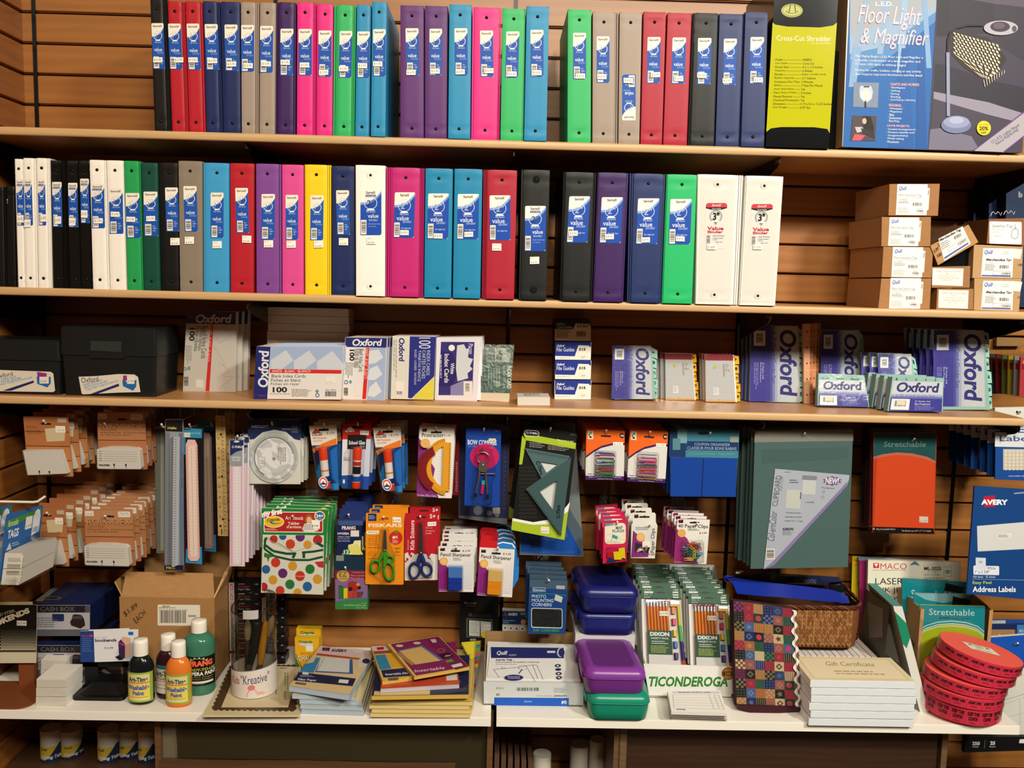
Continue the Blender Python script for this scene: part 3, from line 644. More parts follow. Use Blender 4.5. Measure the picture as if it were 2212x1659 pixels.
a.disc(f,1859,1112,60,'e6c818',ry=62); a.text(f,'20%',1820,1098,1896,1132,'2a2412',b=.03); a.text(f,'OFF',1834,1142,1880,1162,'2a2412',b=.03); a.tquad(f,'OUR AWARD',[(1815,1078),(1905,1078),(1905,1088),(1815,1088)],'2a2412')
t.done()
# ---------------- second shelf, right: brown tag boxes ----------------
def kraft(name,label,q,Y,depth,rest,art=None,group=None,col=K,side=None,tilt=False):
    t=Thing(name,label,'box',group,rest=rest); a=t.part('carton',fi='kraft'); pl=PY(Y); a.prism(pl,q,depth,col,side=side)
    l=t.part('paper_label',fi='card')
    if art: art(l,pl,a)
    return t.done()
c=lambda pl:Af(pl,1650,320,3.936)
def quill(x0,y0,x1,y1,rt,dy=4):
    def art(l,pl,a):
        f=Fr(c(pl),[(x0+8,y0),(x1,y0+2),(x1-10,y1),(x0-6,y1-3)],264,262)
        l.flat(f,[(262,30),(284,32),(280,215),(262,225)],'e6e2d8'); l.line(f,[(275,50),(272,90)],5,'3a3a3a')
        l.rrect(f,0,0,264,262,4,'efece4'); l.text(f,'Quill',16,20,84,58,'3b5fae',it=.3,b=.03); l.text(f,'.com',84,44,118,54,'8aa0cc')
        l.text(f,'Merchandise Tag',16,84,212,108,'4a4642'); l.line(f,[(16,112),(222,112)],2,'6a6660')
        l.text(f,'QTY 1000 PKS',18,128,88,136,'55504a',b=.03); l.greek(f,18,142,124,168,3,'6a6660',seed=int(x0))
        l.bars(f,126,152,234,188,bg=None,col='6a6660',n=16); l.greek(f,18,200,120,252,5,'b0aca2',seed=int(y0)); l.text(f,'Reorder no.',188,206,232,213,'6a6660'); l.text(f,'12202',178,219,234,234,'45413c',b=.04); l.text(f,'CC 60606',180,238,234,247,'8a867c')
    return art
yq=-.265
kraft('tag_box','brown merchandise tag box at the top of the four-box stack',quad(1921.8,397.5,2030,397,2026,466,1919.3,465.5),yq,.2,None,quill(1128,305,1393,570,0),'brown merchandise tag boxes')
kraft('tag_box','brown merchandise tag box, third up in the four-box stack',quad(1905,468.5,2011,468.5,2009.5,532,1904,532),yq,.2,None,quill(1062,588,1322,833,0),'brown merchandise tag boxes')
kraft('tag_box','brown merchandise tag box, second up in the four-box stack',quad(1908.5,533,2016,534,2012,600,1904.6,598.7),yq,.2,None,quill(1090,840,1355,1098,0),'brown merchandise tag boxes')
kraft('tag_box','brown merchandise tag box at the bottom of the four-box stack',quad(1904,601.5,2012,601.5,2008,667,1897.5,665),yq-.005,.2,Z2,quill(1070,1103,1338,1364,0),'brown merchandise tag boxes')
def jt(x0,y0,x1,y1):
    def art(l,pl,a):
        f=Fr(c(pl),[(x0+3,y0),(x1,y0+4),(x1-8,y1),(x0-2,y1-8)],260,155); l.rect(f,0,0,260,155,'e9e5dc')
        for i,(s_,xa,xb) in enumerate([('Jewelry Tag w/Cotton String',30,235),('White',112,142),('Pack QTY 1000   13/16" X 3/8"',62,198),('Carton has 12 Packs for Total of 12M',42,222),('Item# J1142022',86,168)]): l.text(f,s_,xa,20+i*20,xb,34+i*20,'6a665e' if i!=1 else '8a867c')
    return art
kraft('tag_box','small brown jewelry tag box with white label, on the shelf',quad(2025,622.5,2103,623,2102,668,2022.5,667.5),-.262,.16,Z2,jt(1485,1202,1742,1362),'brown jewelry tag boxes',col='9c7048')
kraft('tag_box','small brown jewelry tag box stacked on its twin',quad(2013.5,576.5,2096,574.5,2094.3,621.5,2013,621.5),-.262,.16,None,jt(1432,1020,1698,1172),'brown jewelry tag boxes',col='9c7048')
# dark crumpled bag the tilted box leans on
t=Thing('black_bag','small black plastic bag wedged below the tilted tag box','bag'); a=t.part('bag',fi='gloss')
a.prism(PY(-.24),quad(2048,566,2070,548,2098,532,2102,573,2060,575.5,2030,575.5),.14,'121214'); t.done()
def art(l,pl,a):
    f=Fr(c(pl),[(1485,770),(1690,665),(1760,812),(1535,958)],280,170)
    l.rect(f,0,0,280,170,'ebe7de'); l.text(f,'Merchandise Tag',4,4,250,32,'3a3a3a',it=.25,b=.05); l.greek(f,6,40,110,95,4,'6a6660'); l.bars(f,140,38,250,72,bg=None,col='5a564e'); 
    l.line(f,[(60,128),(60,100),(264,100),(264,128),(60,128)],2,'55514a'); l.text(f,'12207',170,106,256,124,'45413c',b=.03); l.rect(f,6,146,262,160,'4a5fa6')
    g=c(pl); l.tquad(g,'3.99',[(1440,872),(1478,838),(1488,862),(1448,898)],'1a1a1a',b=.03); l.tquad(g,'100',[(1470,905),(1510,885),(1512,912),(1476,935)],'1a1a1a',b=.03); l.line(g,[(1478,810),(1490,842)],5,'1a1a1a')
t=Thing('tag_box','open brown merchandise tag box lying tilted between the stacks','box'); a=t.part('carton',fi='kraft'); pl=PY(-.268); a.prism(pl,quad(2009.5,531,2092,485,2113.5,523,2026.5,573),.17,'b5895a',side='6b4a30'); l=t.part('paper_label'); art(l,pl,a)
w_=t.part('clear_wrap',fi='shrink'); w_.grid([[PY(-.26+.03*i).p(2010+j*20+i*1.5,530-j*11.4-2.5*i-1.5*math.sin(j*2+i),0) for j in range(5)] for i in range(5)],'e8e4dc'); t.done()
def q2(oy,last):
    def art(l,pl,a):
        f=Fr(c(pl),[(1866,oy),(2125,oy+4),(2112,oy+250),(1846,oy+242)],262,250)
        l.rect(f,0,0,262,250,'eae8e4'); l.flat(f,[(262,0),(335,6),(322,90),(262,84)],'dcdcd8'); l.text(f,'Quill',12,16,86,58,'3b5fae',it=.3,b=.03); l.text(f,'.com',86,44,118,53,'8aa0cc')
        l.text(f,'STAPLES',180,26,222,36,'7a766e'); l.text(f,'SGI# 4704',166,42,222,54,'7a766e')
        l.text(f,'Merchandise Tag',30,88,250,118,'3f3d3a',it=.25,b=.04); l.text(f,'QTY 1000 PKS',28,124,100,132,'4a4a4a'); l.greek(f,28,140,120,200,5,'6a6660'); l.bars(f,134,142,240,178,bg=None,col='5a564e')
        l.line(f,[(98,232),(98,198),(244,198),(244,232),(98,232)],2,'55514a'); l.text(f,last,172,208,240,226,'45413c',b=.03); l.rect(f,4,234,248,246,'4a5fa6')
        l.tquad(f,'/1000',[(300,128),(345,128),(345,150),(300,150)],'2a2622')
    return art
kraft('tag_box','light brown tag box marked 12201 on the shelf, right stack',quad(2105,601.5,2206.4,602,2201,673,2103.5,670),-.262,.11,Z2,q2(1128,'12201'),'light brown tag boxes at the right',col='b8946a')
kraft('tag_box','light brown tag box marked 12201, middle of the right stack',quad(2104,528.5,2210,531,2207.5,601,2100.5,600.5),-.262,.11,None,q2(850,'12201'),'light brown tag boxes at the right',col='b8946a')
def art(l,pl,a):
    f=c(pl); l.rrect(f,1918,622,2192,812,10,'eeebe6',dy=6); l.text(f,'Jewelry Tag',1944,648,2112,680,'45413e',dy=3); l.text(f,'J1R w/ White String',1942,686,2070,700,'8a8680',dy=3); l.text(f,'Qty. 1000',1940,710,2002,724,'8a8680'); l.text(f,'J1172MWH-C',1936,742,2028,758,'77736c',dy=3)
    P=[(2116,700),(2130,684),(2150,684),(2162,702),(2160,750),(2146,770),(2118,768),(2104,748),(2108,706),(2116,700)]; l.line(f,P,4,'55514c'); l.ring(f,2137,680,6,9,'55514c',n=12); l.line(f,[(2140,640),(2132,660),(2142,672)],3,'55514c')
kraft('tag_box','jewelry tag box with string showing, topmost at the right',quad(2136,473,2216,471,2212,530,2131.5,526),-.268,.115,None,art,None,col='8a5c3a',side='6f4528')
t=Thing('tag_string','white cotton strings sticking out of the jewelry tag box','string'); a=t.part('string',fi='paper')
for x0,y0 in ((2140,468),(2168,466)):
    a.tube([PY(-.235+.02*i/8).p(x0+i*3,y0-9*abs(math.sin(i*.9))-2,0) for i in range(9)],.0007,'ddd8d0',n=5)
t.done()
# dark blue boxes past the right end, behind the bracket
for i,(x0,x1,y0,g_) in enumerate(((2104,2143,410,'navy'),(2137,2178,400,'O'),(2174,2226,388,'b'))):
    t=Thing('dark_blue_carton',['dark navy carton, left-most of three behind the jewelry tag box','navy carton with a silver letter O behind the tag boxes','blue-black carton at the right edge behind the tag boxes'][i],'carton'); a=t.part('carton',fi='card')
    Y=-.05-.04*i; pl=PY(Y); a.prism(pl,quad(x0,y0,x1,y0,x1-4,664,x0-4,660),.03,['141c30','1a2c58','20304e'][i],side='101420')
    f=c(pl)
    if i==1: a.ring(f,2045,425,22,38,'9a9894',n=20,ry=.95); a.text(f,'COX',2042,480,2090,498,'8a90a4'); a.greek(f,2042,512,2085,590,4,'6a7490')
    if i==2: a.text(f,'b',2165,370,2200,420,'9a9ca4',b=.05)
    t.done()
# ---------------- third shelf ----------------
c1=lambda pl:Af(pl,0,640,4.096)
c2=lambda pl:Af(pl,530,640,3.814)
c3=lambda pl:Af(pl,1100,660,4.096)
c4=lambda pl:Af(pl,1600,660,3.614)
def cardbox(big):
    lab='large black plastic index card box with latch, third shelf left' if big else 'black index card box cut off by the left frame edge'
    t=Thing('index_card_box',lab,'box','black index card boxes',rest=Z3); Y=-.27; pl=PY(Y); C='191b1b'
    b=t.part('base',fi='plast'); l=t.part('lid',fi='plast'); h=t.part('latch',parent=l,fi='plast'); s=t.part('paper_label')
    if big:
        BL,BR=at(135,854,Y=Y),at(338,857,Y=Y); zl=at(135,767,Y=Y).z; zt=at(138,708,Y=Y).z; x0,x1=BL.x,BR.x; D=.155
    else:
        x0=at(-112,854,Y=Y).x; x1=at(130,855,Y=Y).x; zl=at(60,779,Y=Y).z; zt=at(60,737,Y=Y).z; D=.125
    y0=Y; 
    def slab(m,z0,z1,e0,e1,top):
        R=[]
        for z,e in ((z0,e0),(z1,e1)): R.append([Vector((x,y,z)) for x,y in rr(x0-e,y0-e,x1+e,y0+D+e,.006,3)])
        m.loft(R,C)
        if top: m.loft([[Vector((x,y,z1)) for x,y in rr(x0-e1,y0-e1,x1+e1,y0+D+e1,.006,3)],[Vector((x,y,z1+.004)) for x,y in rr(x0-e1+.004,y0-e1+.004,x1+e1-.004,y0+D+e1-.004,.006,3)]],C)
    slab(b,Z3,zl,-.004,0,False); slab(l,zl+.001,zt,.0025,.001,True)
    if big:
        f=c1(PY(Y-.0035)); h.prism(f,[(806,302),(1105,305),(1105,553),(795,548)],.006,C); h.prism(f,[(806,395),(1078,400),(1075,495),(800,480)],.001,'2c302f',front=.002)
        pl=PY(Y-.001); f=c1(pl); s.flat(f,[(695,712),(850,706),(1050,688),(1190,692),(1222,715),(1243,848),(1060,852),(735,868),(722,860)],'cdc6b6')
        s.tquad(f,'Oxford',[(716,722),(866,708),(872,752),(722,768)],'2a2830'); 
        for i,tx in enumerate(('INDEX CARD BOX','BOITE POUR FICHES','CAJA PARA TARJETAS INDICES')): s.tquad(f,tx,[(735+12*i,778+22*i),(902+[0,44,140][i],730+[0,12,10][i]),(904+[0,44,140][i],748+[0,12,10][i]),(740+12*i,798+22*i)],'6f93b4',b=.03)
        s.flat(f,[(790,868),(1050,772),(1055,795),(850,868)],'22265c'); s.flat(f,[(1090,700),(1122,702),(1125,745),(1088,745)],'8e2a78'); s.flat(f,[(1082,742),(1110,745),(1120,760),(1208,740),(1205,800),(1178,836),(1088,795)],'1f5f9e'); s.rect(f,1125,712,1190,775,'d8d2c6'); s.text(f,'$ 7.99',1130,745,1184,758,'3a3632')
    else:
        pl=PY(Y-.001); f=c1(pl); s.flat(f,[(-120,652),(0,652),(450,668),(472,685),(488,835),(470,848),(-120,838)],'cdc6b6'); s.tquad(f,'Oxford',[(-50,695),(108,666),(116,700),(-44,732)],'2a2830')
        for i,tx in enumerate(('INDEX CARD BOX','BOITE POUR FICHES','CAJA PARA TARJETAS INDICES')): s.tquad(f,tx,[(-80,745+24*i),(142+[0,44,140][i],700+[0,12,10][i]),(144+[0,44,140][i],718+[0,12,10][i]),(-76,765+24*i)],'6f93b4',b=.03)
        s.flat(f,[(20,836),(296,745),(302,764),(100,836)],'22265c'); s.flat(f,[(328,668),(414,682),(412,715),(332,712)],'8e2a78'); s.flat(f,[(325,710),(448,712),(450,770),(420,806),(330,775)],'1f5f9e'); s.rect(f,350,712,432,772,'d8d2c6'); s.text(f,'$ 6.99',358,746,412,760,'3a3632')
    t.done()
cardbox(False); cardbox(True)
NV='232a72'; RED='d02c28'
def pack(name,label,cat,q,Y,depth,body,artf,group=None,rest=None,wrapped=True,side='dcd8d0',n=0,dy=.0,what='',place='',jx=.003,dxs=0,cr=None):
    t=Thing(name,label,cat,group,rest=rest); a=t.part('card_block',fi='paper'); pl=PY(Y); a.prism(pl,q,depth,body,side=side)
    l=t.part('front_print'); artf(l,cr(pl) if cr else pl)
    if wrapped:
        w_=t.part('shrink_wrap',fi='shrink'); f=Fr(pl,q,1,1); R=random.Random(int(q[0][0]))
        w_.grid([[f.p(i/8,j/8,.0016+R.uniform(0,.0012)) for i in range(9)] for j in range(9)],'f6f6f6')
    r=t.done()
    if n: stack_back(r,n,dy,what,place,group,jx=jx,jz=.0,dx=dxs)
    return r
def ox_ruled(l,f):
    W=lambda *a:None
    l.flat(f,[(1650,130),(2088,133),(2083,245),(1645,235)],NV); l.text(f,'Oxford',1732,155,2050,232,'d6d3da',b=.03,it=.15)
    l.flat(f,[(1866,243),(1890,243),(1852,836),(1818,834)],RED); l.text(f,'WHITE · BLANC · BLANCO',1845,250,1880,575,'e8b8a8',rot=90,dx=-25)
    for i,(s_,y1) in enumerate((('Ruled Index Cards',545),('Fiches lignées',475),('Fichas rayadas',480))): l.text(f,s_,1805-i*36-8,258,1842-i*36,y1,'3c3834',rot=90,dx=-20)
    l.text(f,'100',1678,275,1726,390,'242220',rot=90,b=.03,dx=-5); l.greek(f,1645,430,1700,600,4,'8a8578',rot=1); l.bars(f,1622,695,1672,800,vert=False,bg=None,col='3a3632')
    l.rect(f,1735,730,1800,800,'e2ddd2',dy=4); l.disc(f,1672,632,14,'7a9a7c',ry=18); l.ring(f,1638,638,10,15,'3a4270',n=12)
    for k in range(3): l.line(f,[(1890+40*k,440+130*k),(1990+40*k,590+60*k),(1930,620+100*k)],2,'b0aaa0')
    l.line(f,[(1995,245),(2048,345),(1940,410)],2,'b0aaa0'); l.line(f,[(1890,300),(1945,410)],2,'b0aaa0')
pack('index_card_pack','upright white pack of ruled index cards right of the black boxes','index cards',quad(403,672,511,672,508.5,846,395,844),-.145,.02,'c9c3b8',ox_ruled,'ruled index card packs',Z3,cr=c1,n=2,dy=.022,dxs=.008,what='white pack of ruled index cards',place='the upright pair of packs near the black boxes')
# stack of white pads lying flat
pads=['top pad','second pad from the top','third pad from the top','fourth pad from the top','fifth pad from the top']
ys=[(665,682),(684,700),(702,716.5),(718,733),(734.5,748)]
x0,x1=at(577,700,Y=-.10).x,at(753,700,Y=-.10).x; zt=at(650,665,Y=-.10).z
for k in range(12):
    h=.0196; z1=zt-k*(h+.0008)
    if z1-h<Z3: break
    t=Thing('white_card_pad',f"white card pad lying flat, {pads[k]} in the pile under the bracket" if k<5 else 'white card pad low in the flat pile, hidden behind index cards','index cards','flat white card pads'); a=t.part('pad',fi='paper'); e=_R.uniform(-.002,.002)
    a.box(x0+e,x1+e,-.10+e,-.006,z1-h,z1,'bdaea2'); t.done()
def ox_blank(l,f):
    l.rect(f,203,412,808,606,'a9bbdc'); l.flat(f,[(207,418),(90,415),(65,848),(180,852)],NV)
    for k in range(3): l.flat(f,[(210+190*k,528+k*6),(335+190*k,445+k*4),(396+190*k if k<2 else 808,530 if k<2 else 560),(808 if k==2 else 300+190*k,604),(210+190*k,604)],'d2d8e2')
    l.text(f,'Oxford',110,450,196,752,'eceaf2',rot=-90,b=.03,it=.1,dx=-8); l.flat(f,[(203,602),(793,610),(791,640),(201,633)],'dc2a26'); l.text(f,'WHITE · BLANC · BLANCO',218,608,538,630,'f2ccc0',b=.02)
    for i,(s_,x1_) in enumerate((('Blank Index Cards',496),('Fiches en blanc',456),('Fichas sin rayar',448))): l.text(f,s_,216-i*3,646+i*34,x1_,672+i*34,'4a4540')
    l.text(f,'100',226,750,344,794,'1e1c1a',b=.03); l.greek(f,382,768,552,832,6,'8a8578'); l.bars(f,645,780,760,832,bg=None,col='2e2a26',n=20); l.rect(f,660,665,742,720,'f4f0e6'); l.text(f,'$ 3.79',666,704,716,714,'8a867e'); l.text(f,'Blank · Blanco',664,768,746,778,'3a3632')
    l.disc(f,592,785,14,'7a9a8c'); l.ring(f,594,818,11,17,'34509a',n=12); l.text(f,'5" x 8" (12.7 cm x 20.3 cm)',208,800,368,814,'5a564e'); l.text(f,'Esselte',108,814,166,824,'d24050',it=.2)
pack('index_card_pack','wide white pack of blank index cards, landscape, at the shelf edge','index cards',quad(554,749,743,749,736,864,547.5,862),-.262,.02,'eae6e2',ox_blank,'wide blank index card packs',Z3,cr=c2,n=5,dy=.023,dxs=.001,what='wide pack of blank index cards',place='the landscape packs before the white pads')
def ox_blank2(l,f):
    l.flat(f,[(825,340),(1166,345),(1162,425),(822,418)],NV); l.text(f,'Oxford',882,352,1126,410,'eceaf2',b=.03,it=.15); l.flat(f,[(1022,425),(1160,426),(1146,856),(1000,856)],'a9bbdc')
    for k in range(3): l.flat(f,[(1022,450+150*k),(1098-10*k,440+130*k),(1136-6*k,505+140*k),(1070-6*k,552+140*k),(1014-4*k,560+130*k)],'dfe3ea')
    l.flat(f,[(994,425),(1022,425),(994,848),(963,846)],'dc2a26'); l.text(f,'WHITE · BLANC · BLANCO',980,432,1016,680,'f2ccc0',rot=90,dx=-14)
    for i,(s_,y1) in enumerate((('Blank Index Cards',622),('Fiches en blanc',590),('Fichas sin rayar',590))): l.text(f,s_,950-i*27-8,434,982-i*27-4,y1,'3c3834',rot=90,dx=-8)
    l.text(f,'100',858,440,898,532,'1e1c1a',rot=90,b=.03); l.greek(f,828,545,890,680,4,'8a8578',rot=1); l.bars(f,808,745,850,828,vert=False,bg=None,col='3a3632'); l.disc(f,866,705,11,'7a9a8c',ry=15); l.ring(f,830,708,11,17,'34509a',n=12); l.rect(f,905,742,952,820,'eee8de')
pack('index_card_pack','upright pack of blank index cards with a red vertical stripe','index cards',quad(746,729,836,730.5,831,865,737,863),-.235,.02,'eae6e6',ox_blank2,'upright blank index card packs',Z3,cr=c2,n=5,dy=.022,dxs=.0035,what='upright pack of blank index cards',place='the red-striped upright packs')
def ox_100(l,f):
    l.flat(f,[(1213,340),(1355,342),(1342,850),(1198,858)],'e2dfd2'); l.flat(f,[(1355,342),(1570,345),(1555,672),(1370,852),(1340,850)],'2a2f86'); l.flat(f,[(1553,680),(1549,862),(1376,856)],'e6d84a')
    for i in range(9): l.line(f,[(1390+0*i,860-18*i+10),(1551,860-18*i+8)],1.6,'b0aa50') if i<4 else None
    l.text(f,'Oxford',1265,355,1312,548,'2a2f86',rot=90,b=.03,it=.1); l.text(f,'100',1430,352,1526,442,'dfe0ee',rot=90)
    for i,(s_,y1) in enumerate((('INDEX CARDS',662),('CARTES FICHES',690),('TARJETAS INDICE',712))): l.text(f,s_,1496-i*38,456,1524-i*38,y1,'cdd0e6',rot=90,dx=-6)
    l.text(f,'RULED · LIGNEES · RAYADAS',1394,452,1412,740,'cdd0e6',rot=90,dx=-4); l.greek(f,1222,370,1255,700,2,'a8a498',rot=1); l.rect(f,1240,712,1305,790,'f0ece2'); l.bars(f,1240,790,1296,822,col='5a4a8a',n=9)
pack('index_card_pack','navy and cream pack of index cards with a yellow corner','index cards',quad(848,729,941,730,935.8,866.5,844,864.5),-.225,.022,'e6e2d6',ox_100,'navy and cream index card packs',Z3,cr=c2,n=4,dy=.024,dxs=.002,what='navy and cream index card pack',place='the packs with a yellow corner')
def pacon(l,f):
    l.rect(f,1580,350,1940,860,'e8e4ea'); l.flat(f,[(1612,380),(1888,382),(1876,640),(1870,820),(1590,820)],'3a2f78'); l.flat(f,[(1612,455),(1700,470),(1742,560),(1735,680),(1690,745),(1592,750)],'2b2266')
    l.flat(f,[(1690,745),(1790,700),(1876,700),(1870,822),(1690,820)],'8a86b6'); l.flat(f,[(1745,410),(1800,400),(1820,440),(1840,430),(1835,510),(1876,522),(1850,580),(1872,604),(1830,640),(1836,680),(1748,705),(1735,600),(1740,480)],'d6dadd')
    l.text(f,'White',1690,555,1722,645,'e4e2ee',rot=90,b=.02); l.text(f,'Index Cards',1640,480,1678,718,'e4e2ee',rot=90,b=.02); l.text(f,'Pacon',1838,394,1876,480,'cdc8dc',rot=90,it=.2,b=.02); l.greek(f,1606,485,1628,740,1,'b8b4d0',rot=1); l.rect(f,1798,705,1870,825,'ebe6dc'); l.bars(f,1808,712,1850,800,vert=False,bg=None,col='6a665e')
    l.disc(f,1700,430,26,'fff2e0'); 
pack('index_card_pack','purple and white pack of plain index cards in glossy wrap','index cards',quad(943,730.5,1040,729,1030.5,868,939,865.5),-.21,.024,'dedbe0',pacon,'purple and white index card packs',Z3,cr=c2,n=3,dy=.026,dxs=.002,what='purple and white index card pack',place='the glossy purple packs')
# green leaning pack + cream slab
t=Thing('index_card_pack','thick cream index card pack lying flat under the green one','index cards',rest=Z3); Y=-.205; a=t.part('card_block',fi='paper'); a.prism(PY(Y),quad(1033.5,849.5,1101,851,1100,868.5,1033.5,866),.12,'ddd0b6'); w_=t.part('shrink_wrap',fi='shrink'); w_.grid([[PY(Y-.002).p(1032.5+i*11.5,848.5+j*9+math.sin(i*2),0) for i in range(7)] for j in range(3)],'f6f6f6'); t.done()
zt=at(1033.5,849.5,Y=Y).z
t=Thing('index_card_pack','dark green recycled index card pack leaning on the cream slab','index cards'); pl=P3(at(1036,850,Y=-.195),at(1101,850,Y=-.195),at(1048,745,Y=-.165)); a=t.part('card_block',fi='paper'); a.prism(pl,quad(1048,745,1110,745.7,1101.6,850.5,1034.5,849),.02,'24443c',side='6a7a6c'); l=t.part('front_print'); f=c2(pl)
l.text(f,'INDEX CARD',2156,575,2192,760,'c9d0c4',rot=90,b=.02); l.text(f,'3x5 Plain 100 Cards',2122,570,2148,760,'9ab0a4',rot=90); l.flat(f,[(2055,425),(2150,428),(2150,455),(2186,470),(2176,545),(2055,540)],'8a9284'); l.flat(f,[(2080,470),(2100,440),(2122,480),(2110,530),(2060,520)],'2a3c34'); l.rect(f,1985,425,2045,545,'5a6a60'); l.bars(f,1992,432,2038,536,vert=False,bg=None,col='2e3c36'); l.ring(f,1998,575,9,14,'9ab0a4',n=12); l.greek(f,2000,590,2110,780,5,'6c8478',rot=1)
for k in range(12): l.flat(f,[(2078,728),(2078+34*math.cos(k*.524),728+34*math.sin(k*.524)),(2078+16*math.cos(k*.524+.26),728+16*math.sin(k*.524+.26))],'a8b8a0')
l.text(f,'RECYCLED',2060,575,2095,640,'8aa094',rot=90); w_=t.part('shrink_wrap',fi='shrink'); g_=Fr(pl,quad(1048,744,1111,745,1103,851,1034,850),1,1); w_.grid([[g_.p(i/6,j/8,.002+.001*math.sin(i*3+j*2)) for i in range(7)] for j in range(9)],'f2f4f2'); t.done()
# little white pack
t=Thing('label_pack','small white shrink-wrapped pad lying alone left of the file guides','notepad',rest=Z3); Y=-.264; a=t.part('pad',fi='paper'); a.prism(PY(Y),quad(1118,856.8,1188,857.3,1188,875.5,1118,874.5),.075,'cfc9c0'); z_=at(1150,857,Y=Y).z; f=PZ(z_+.0002); a.greek(Af(f,1100,660,4.096),130,764,350,800,3,'8a857c'); t.done()
# file guides
gl=['bottom','second from the bottom','third from the bottom']
for k in range(3):
    y0,y1=[(820,862),(778.3,819.5),(738,777.5)][k]; o=(y0-820)*4.096
    t=Thing('file_guide_box',f'white and blue file guides box, {gl[k]} in the narrow stack','box','file guide boxes',rest=Z3 if k==0 else None); pl=PY(-.135); a=t.part('carton',fi='card'); dx=[0,1,1.2][k]
    a.prism(pl,quad(1198.2+dx,y0,1277.5,y0+.6,1276,y1,1198+dx,y1-.8),.12,'e6e4dc',side='20284e'); f=c3(pl); a.flat(f,[(405,655+o),(722,658+o),(724,700+o),(708,700+o),(708,690+o),(612,686+o),(580,785+o),(407,782+o)],'20348c')
    a.text(f,'Oxford',420,680+o,490,702+o,'e6e8f0',it=.4,b=.03); a.text(f,'File Guides',420,708+o,576,742+o,'eceef4'); a.text(f,'315',616,712+o,676,736+o,'2a2c34',b=.05); a.text(f,'100 3x5 FIFTH CUT',418,794+o,542,806+o,'8a8c94'); a.line(f,[(612,808+o),(612,775+o),(686,775+o),(686,808+o),(612,808+o)],1.5,'b8b8b0'); a.text(f,'BUFF',640,786+o,672,798+o,'5a5c64'); t.done()
t=Thing('file_guide_box','navy card guides box marked 313 BUF, topmost of the narrow stack','box','file guide boxes'); pl=PY(-.135); a=t.part('carton'); a.prism(pl,quad(1199,692,1276.5,692.5,1276,736.5,1198.5,735.5),.11,'c2b8a8',side='20284e'); f=c3(pl)
a.flat(f,[(405,130),(722,134),(722,180),(712,180),(712,162),(590,158),(560,212),(405,208)],'1e2744'); a.text(f,'Oxford',422,155,490,172,'b8b8c0',it=.4,b=.02); a.text(f,'Card Guides',422,178,556,204,'c4c4cc'); a.text(f,'313 BUF',600,168,702,194,'26262a',b=.03); a.greek(f,418,216,550,290,5,'5a5650'); a.bars(f,582,222,692,280,bg=None,col='24242c',n=16); t.done()
# card guide sets
TEAL='8fb4ac'
def guide(label,q,lean,depth,art,cf,tab=None,n=0,dy=.012,dxs=-.004,rest=Z3,group='card guide sets',what='',place='',shy=0,col=TEAL,tabc='8cc0b6',wrap=True,Y=None,tabl='',name='card_guide_set'):
    yb=Y if Y is not None else (Y_on((q[2][0]+q[3][0])/2,(q[2][1]+q[3][1])/2,Z3))
    zt=at(*q[0],Y=yb).z; pl=P3(at(*q[3],Y=yb),at(*q[2],Y=yb),at(*q[0],Y=yb+lean)); t=Thing(name,label,'card guides',group,rest=rest)
    a=t.part('card_block',fi='paper'); a.prism(pl,q,depth,col,side=TEAL if col!='e8e4de' else 'd8d4cc',faceon=True)
    if tab:
        tb=t.part('index_tabs',fi='paper'); f=Fr(pl,tab[0],10,len(tab[1])*10)
        for i,s_ in enumerate(tab[1]):
            tb.prism(f,[(-3,i*10),(10-(i%3)*1.2,i*10+.6),(10-(i%3)*1.2,i*10+9.2),(-3,i*10+10)],depth*.5,tabc,front=-.001-.0008*(i%3))
            f.k=0; tb.text(f,s_,2,i*10+3,6,i*10+6,'2e4a46' if tabc!='e0a81e' else '1e1a12',rot=90 if tab[2] else 0,b=.03)
    l=t.part('front_print'); art(l,cf(pl))
    if wrap:
        w_=t.part('shrink_wrap',fi='shrink'); g_=Fr(pl,q,1,1); R=random.Random(int(q[0][0])); w_.grid([[g_.p(i/8,j/8,.0018+R.uniform(0,.0014)) for i in range(9)] for j in range(9)],'f6f8f8')
    r=t.done()
    if n: stack_back(r,n,dy,what,place,group,jx=.001,jz=0,dx=dxs)
    return r
def az(l,f,x0,y0,x1,y1,title,sub,big=True):
    "portrait set: blue at left fading to silver, lettering turned"
    W,H=100,100; g=Fr(f,[(x0,y0),(x1,y0),(x1+(12 if big else 40),y1),(x0+(-12 if big else 15),y1)],100,100)
    cols=['3a348c','3a348c','3d388e','4c4a98','7478ae','9ea2c0','b6b8c6','bcbec6','bec0c6']
    e=[0,16,30,40,45,50,55,62,75,100]
    for i,cc in enumerate(cols): l.rect(g,e[i],0,e[i+1],100,cc,bump=False,off=EPS)
    g.k=2; l.text(g,'Oxford',60,5,95,93,'2c2a74',rot=90,b=.03,it=.12); l.text(g,title,43,6,52,76,'43458a',rot=90); l.rect(g,6,6,30,26,'e2e0de'); l.bars(g,9,8,27,24,vert=False,bg=None,col='3a3a44',n=12); l.text(g,sub,24,48,28,70,'c8c4e4',rot=90); l.text(g,'Blue Pressboard',20,48,23,74,'c8c4e4',rot=90); l.greek(g,8,48,18,86,3,'8480bc',rot=1)
T='ABCDE'
guide('medium A-Z card guide set in shiny wrap right of the file guides',quad(1323,750.5,1406,751,1417,865.5,1327.5,867),.02,.02,lambda l,f:az(l,f,915,372,1252,845,'A-Z Card Guide Set','25 Guides, 4x6'),c3,tab=([(1404,752),(1420,760),(1421,866),(1414,866)],T,1))
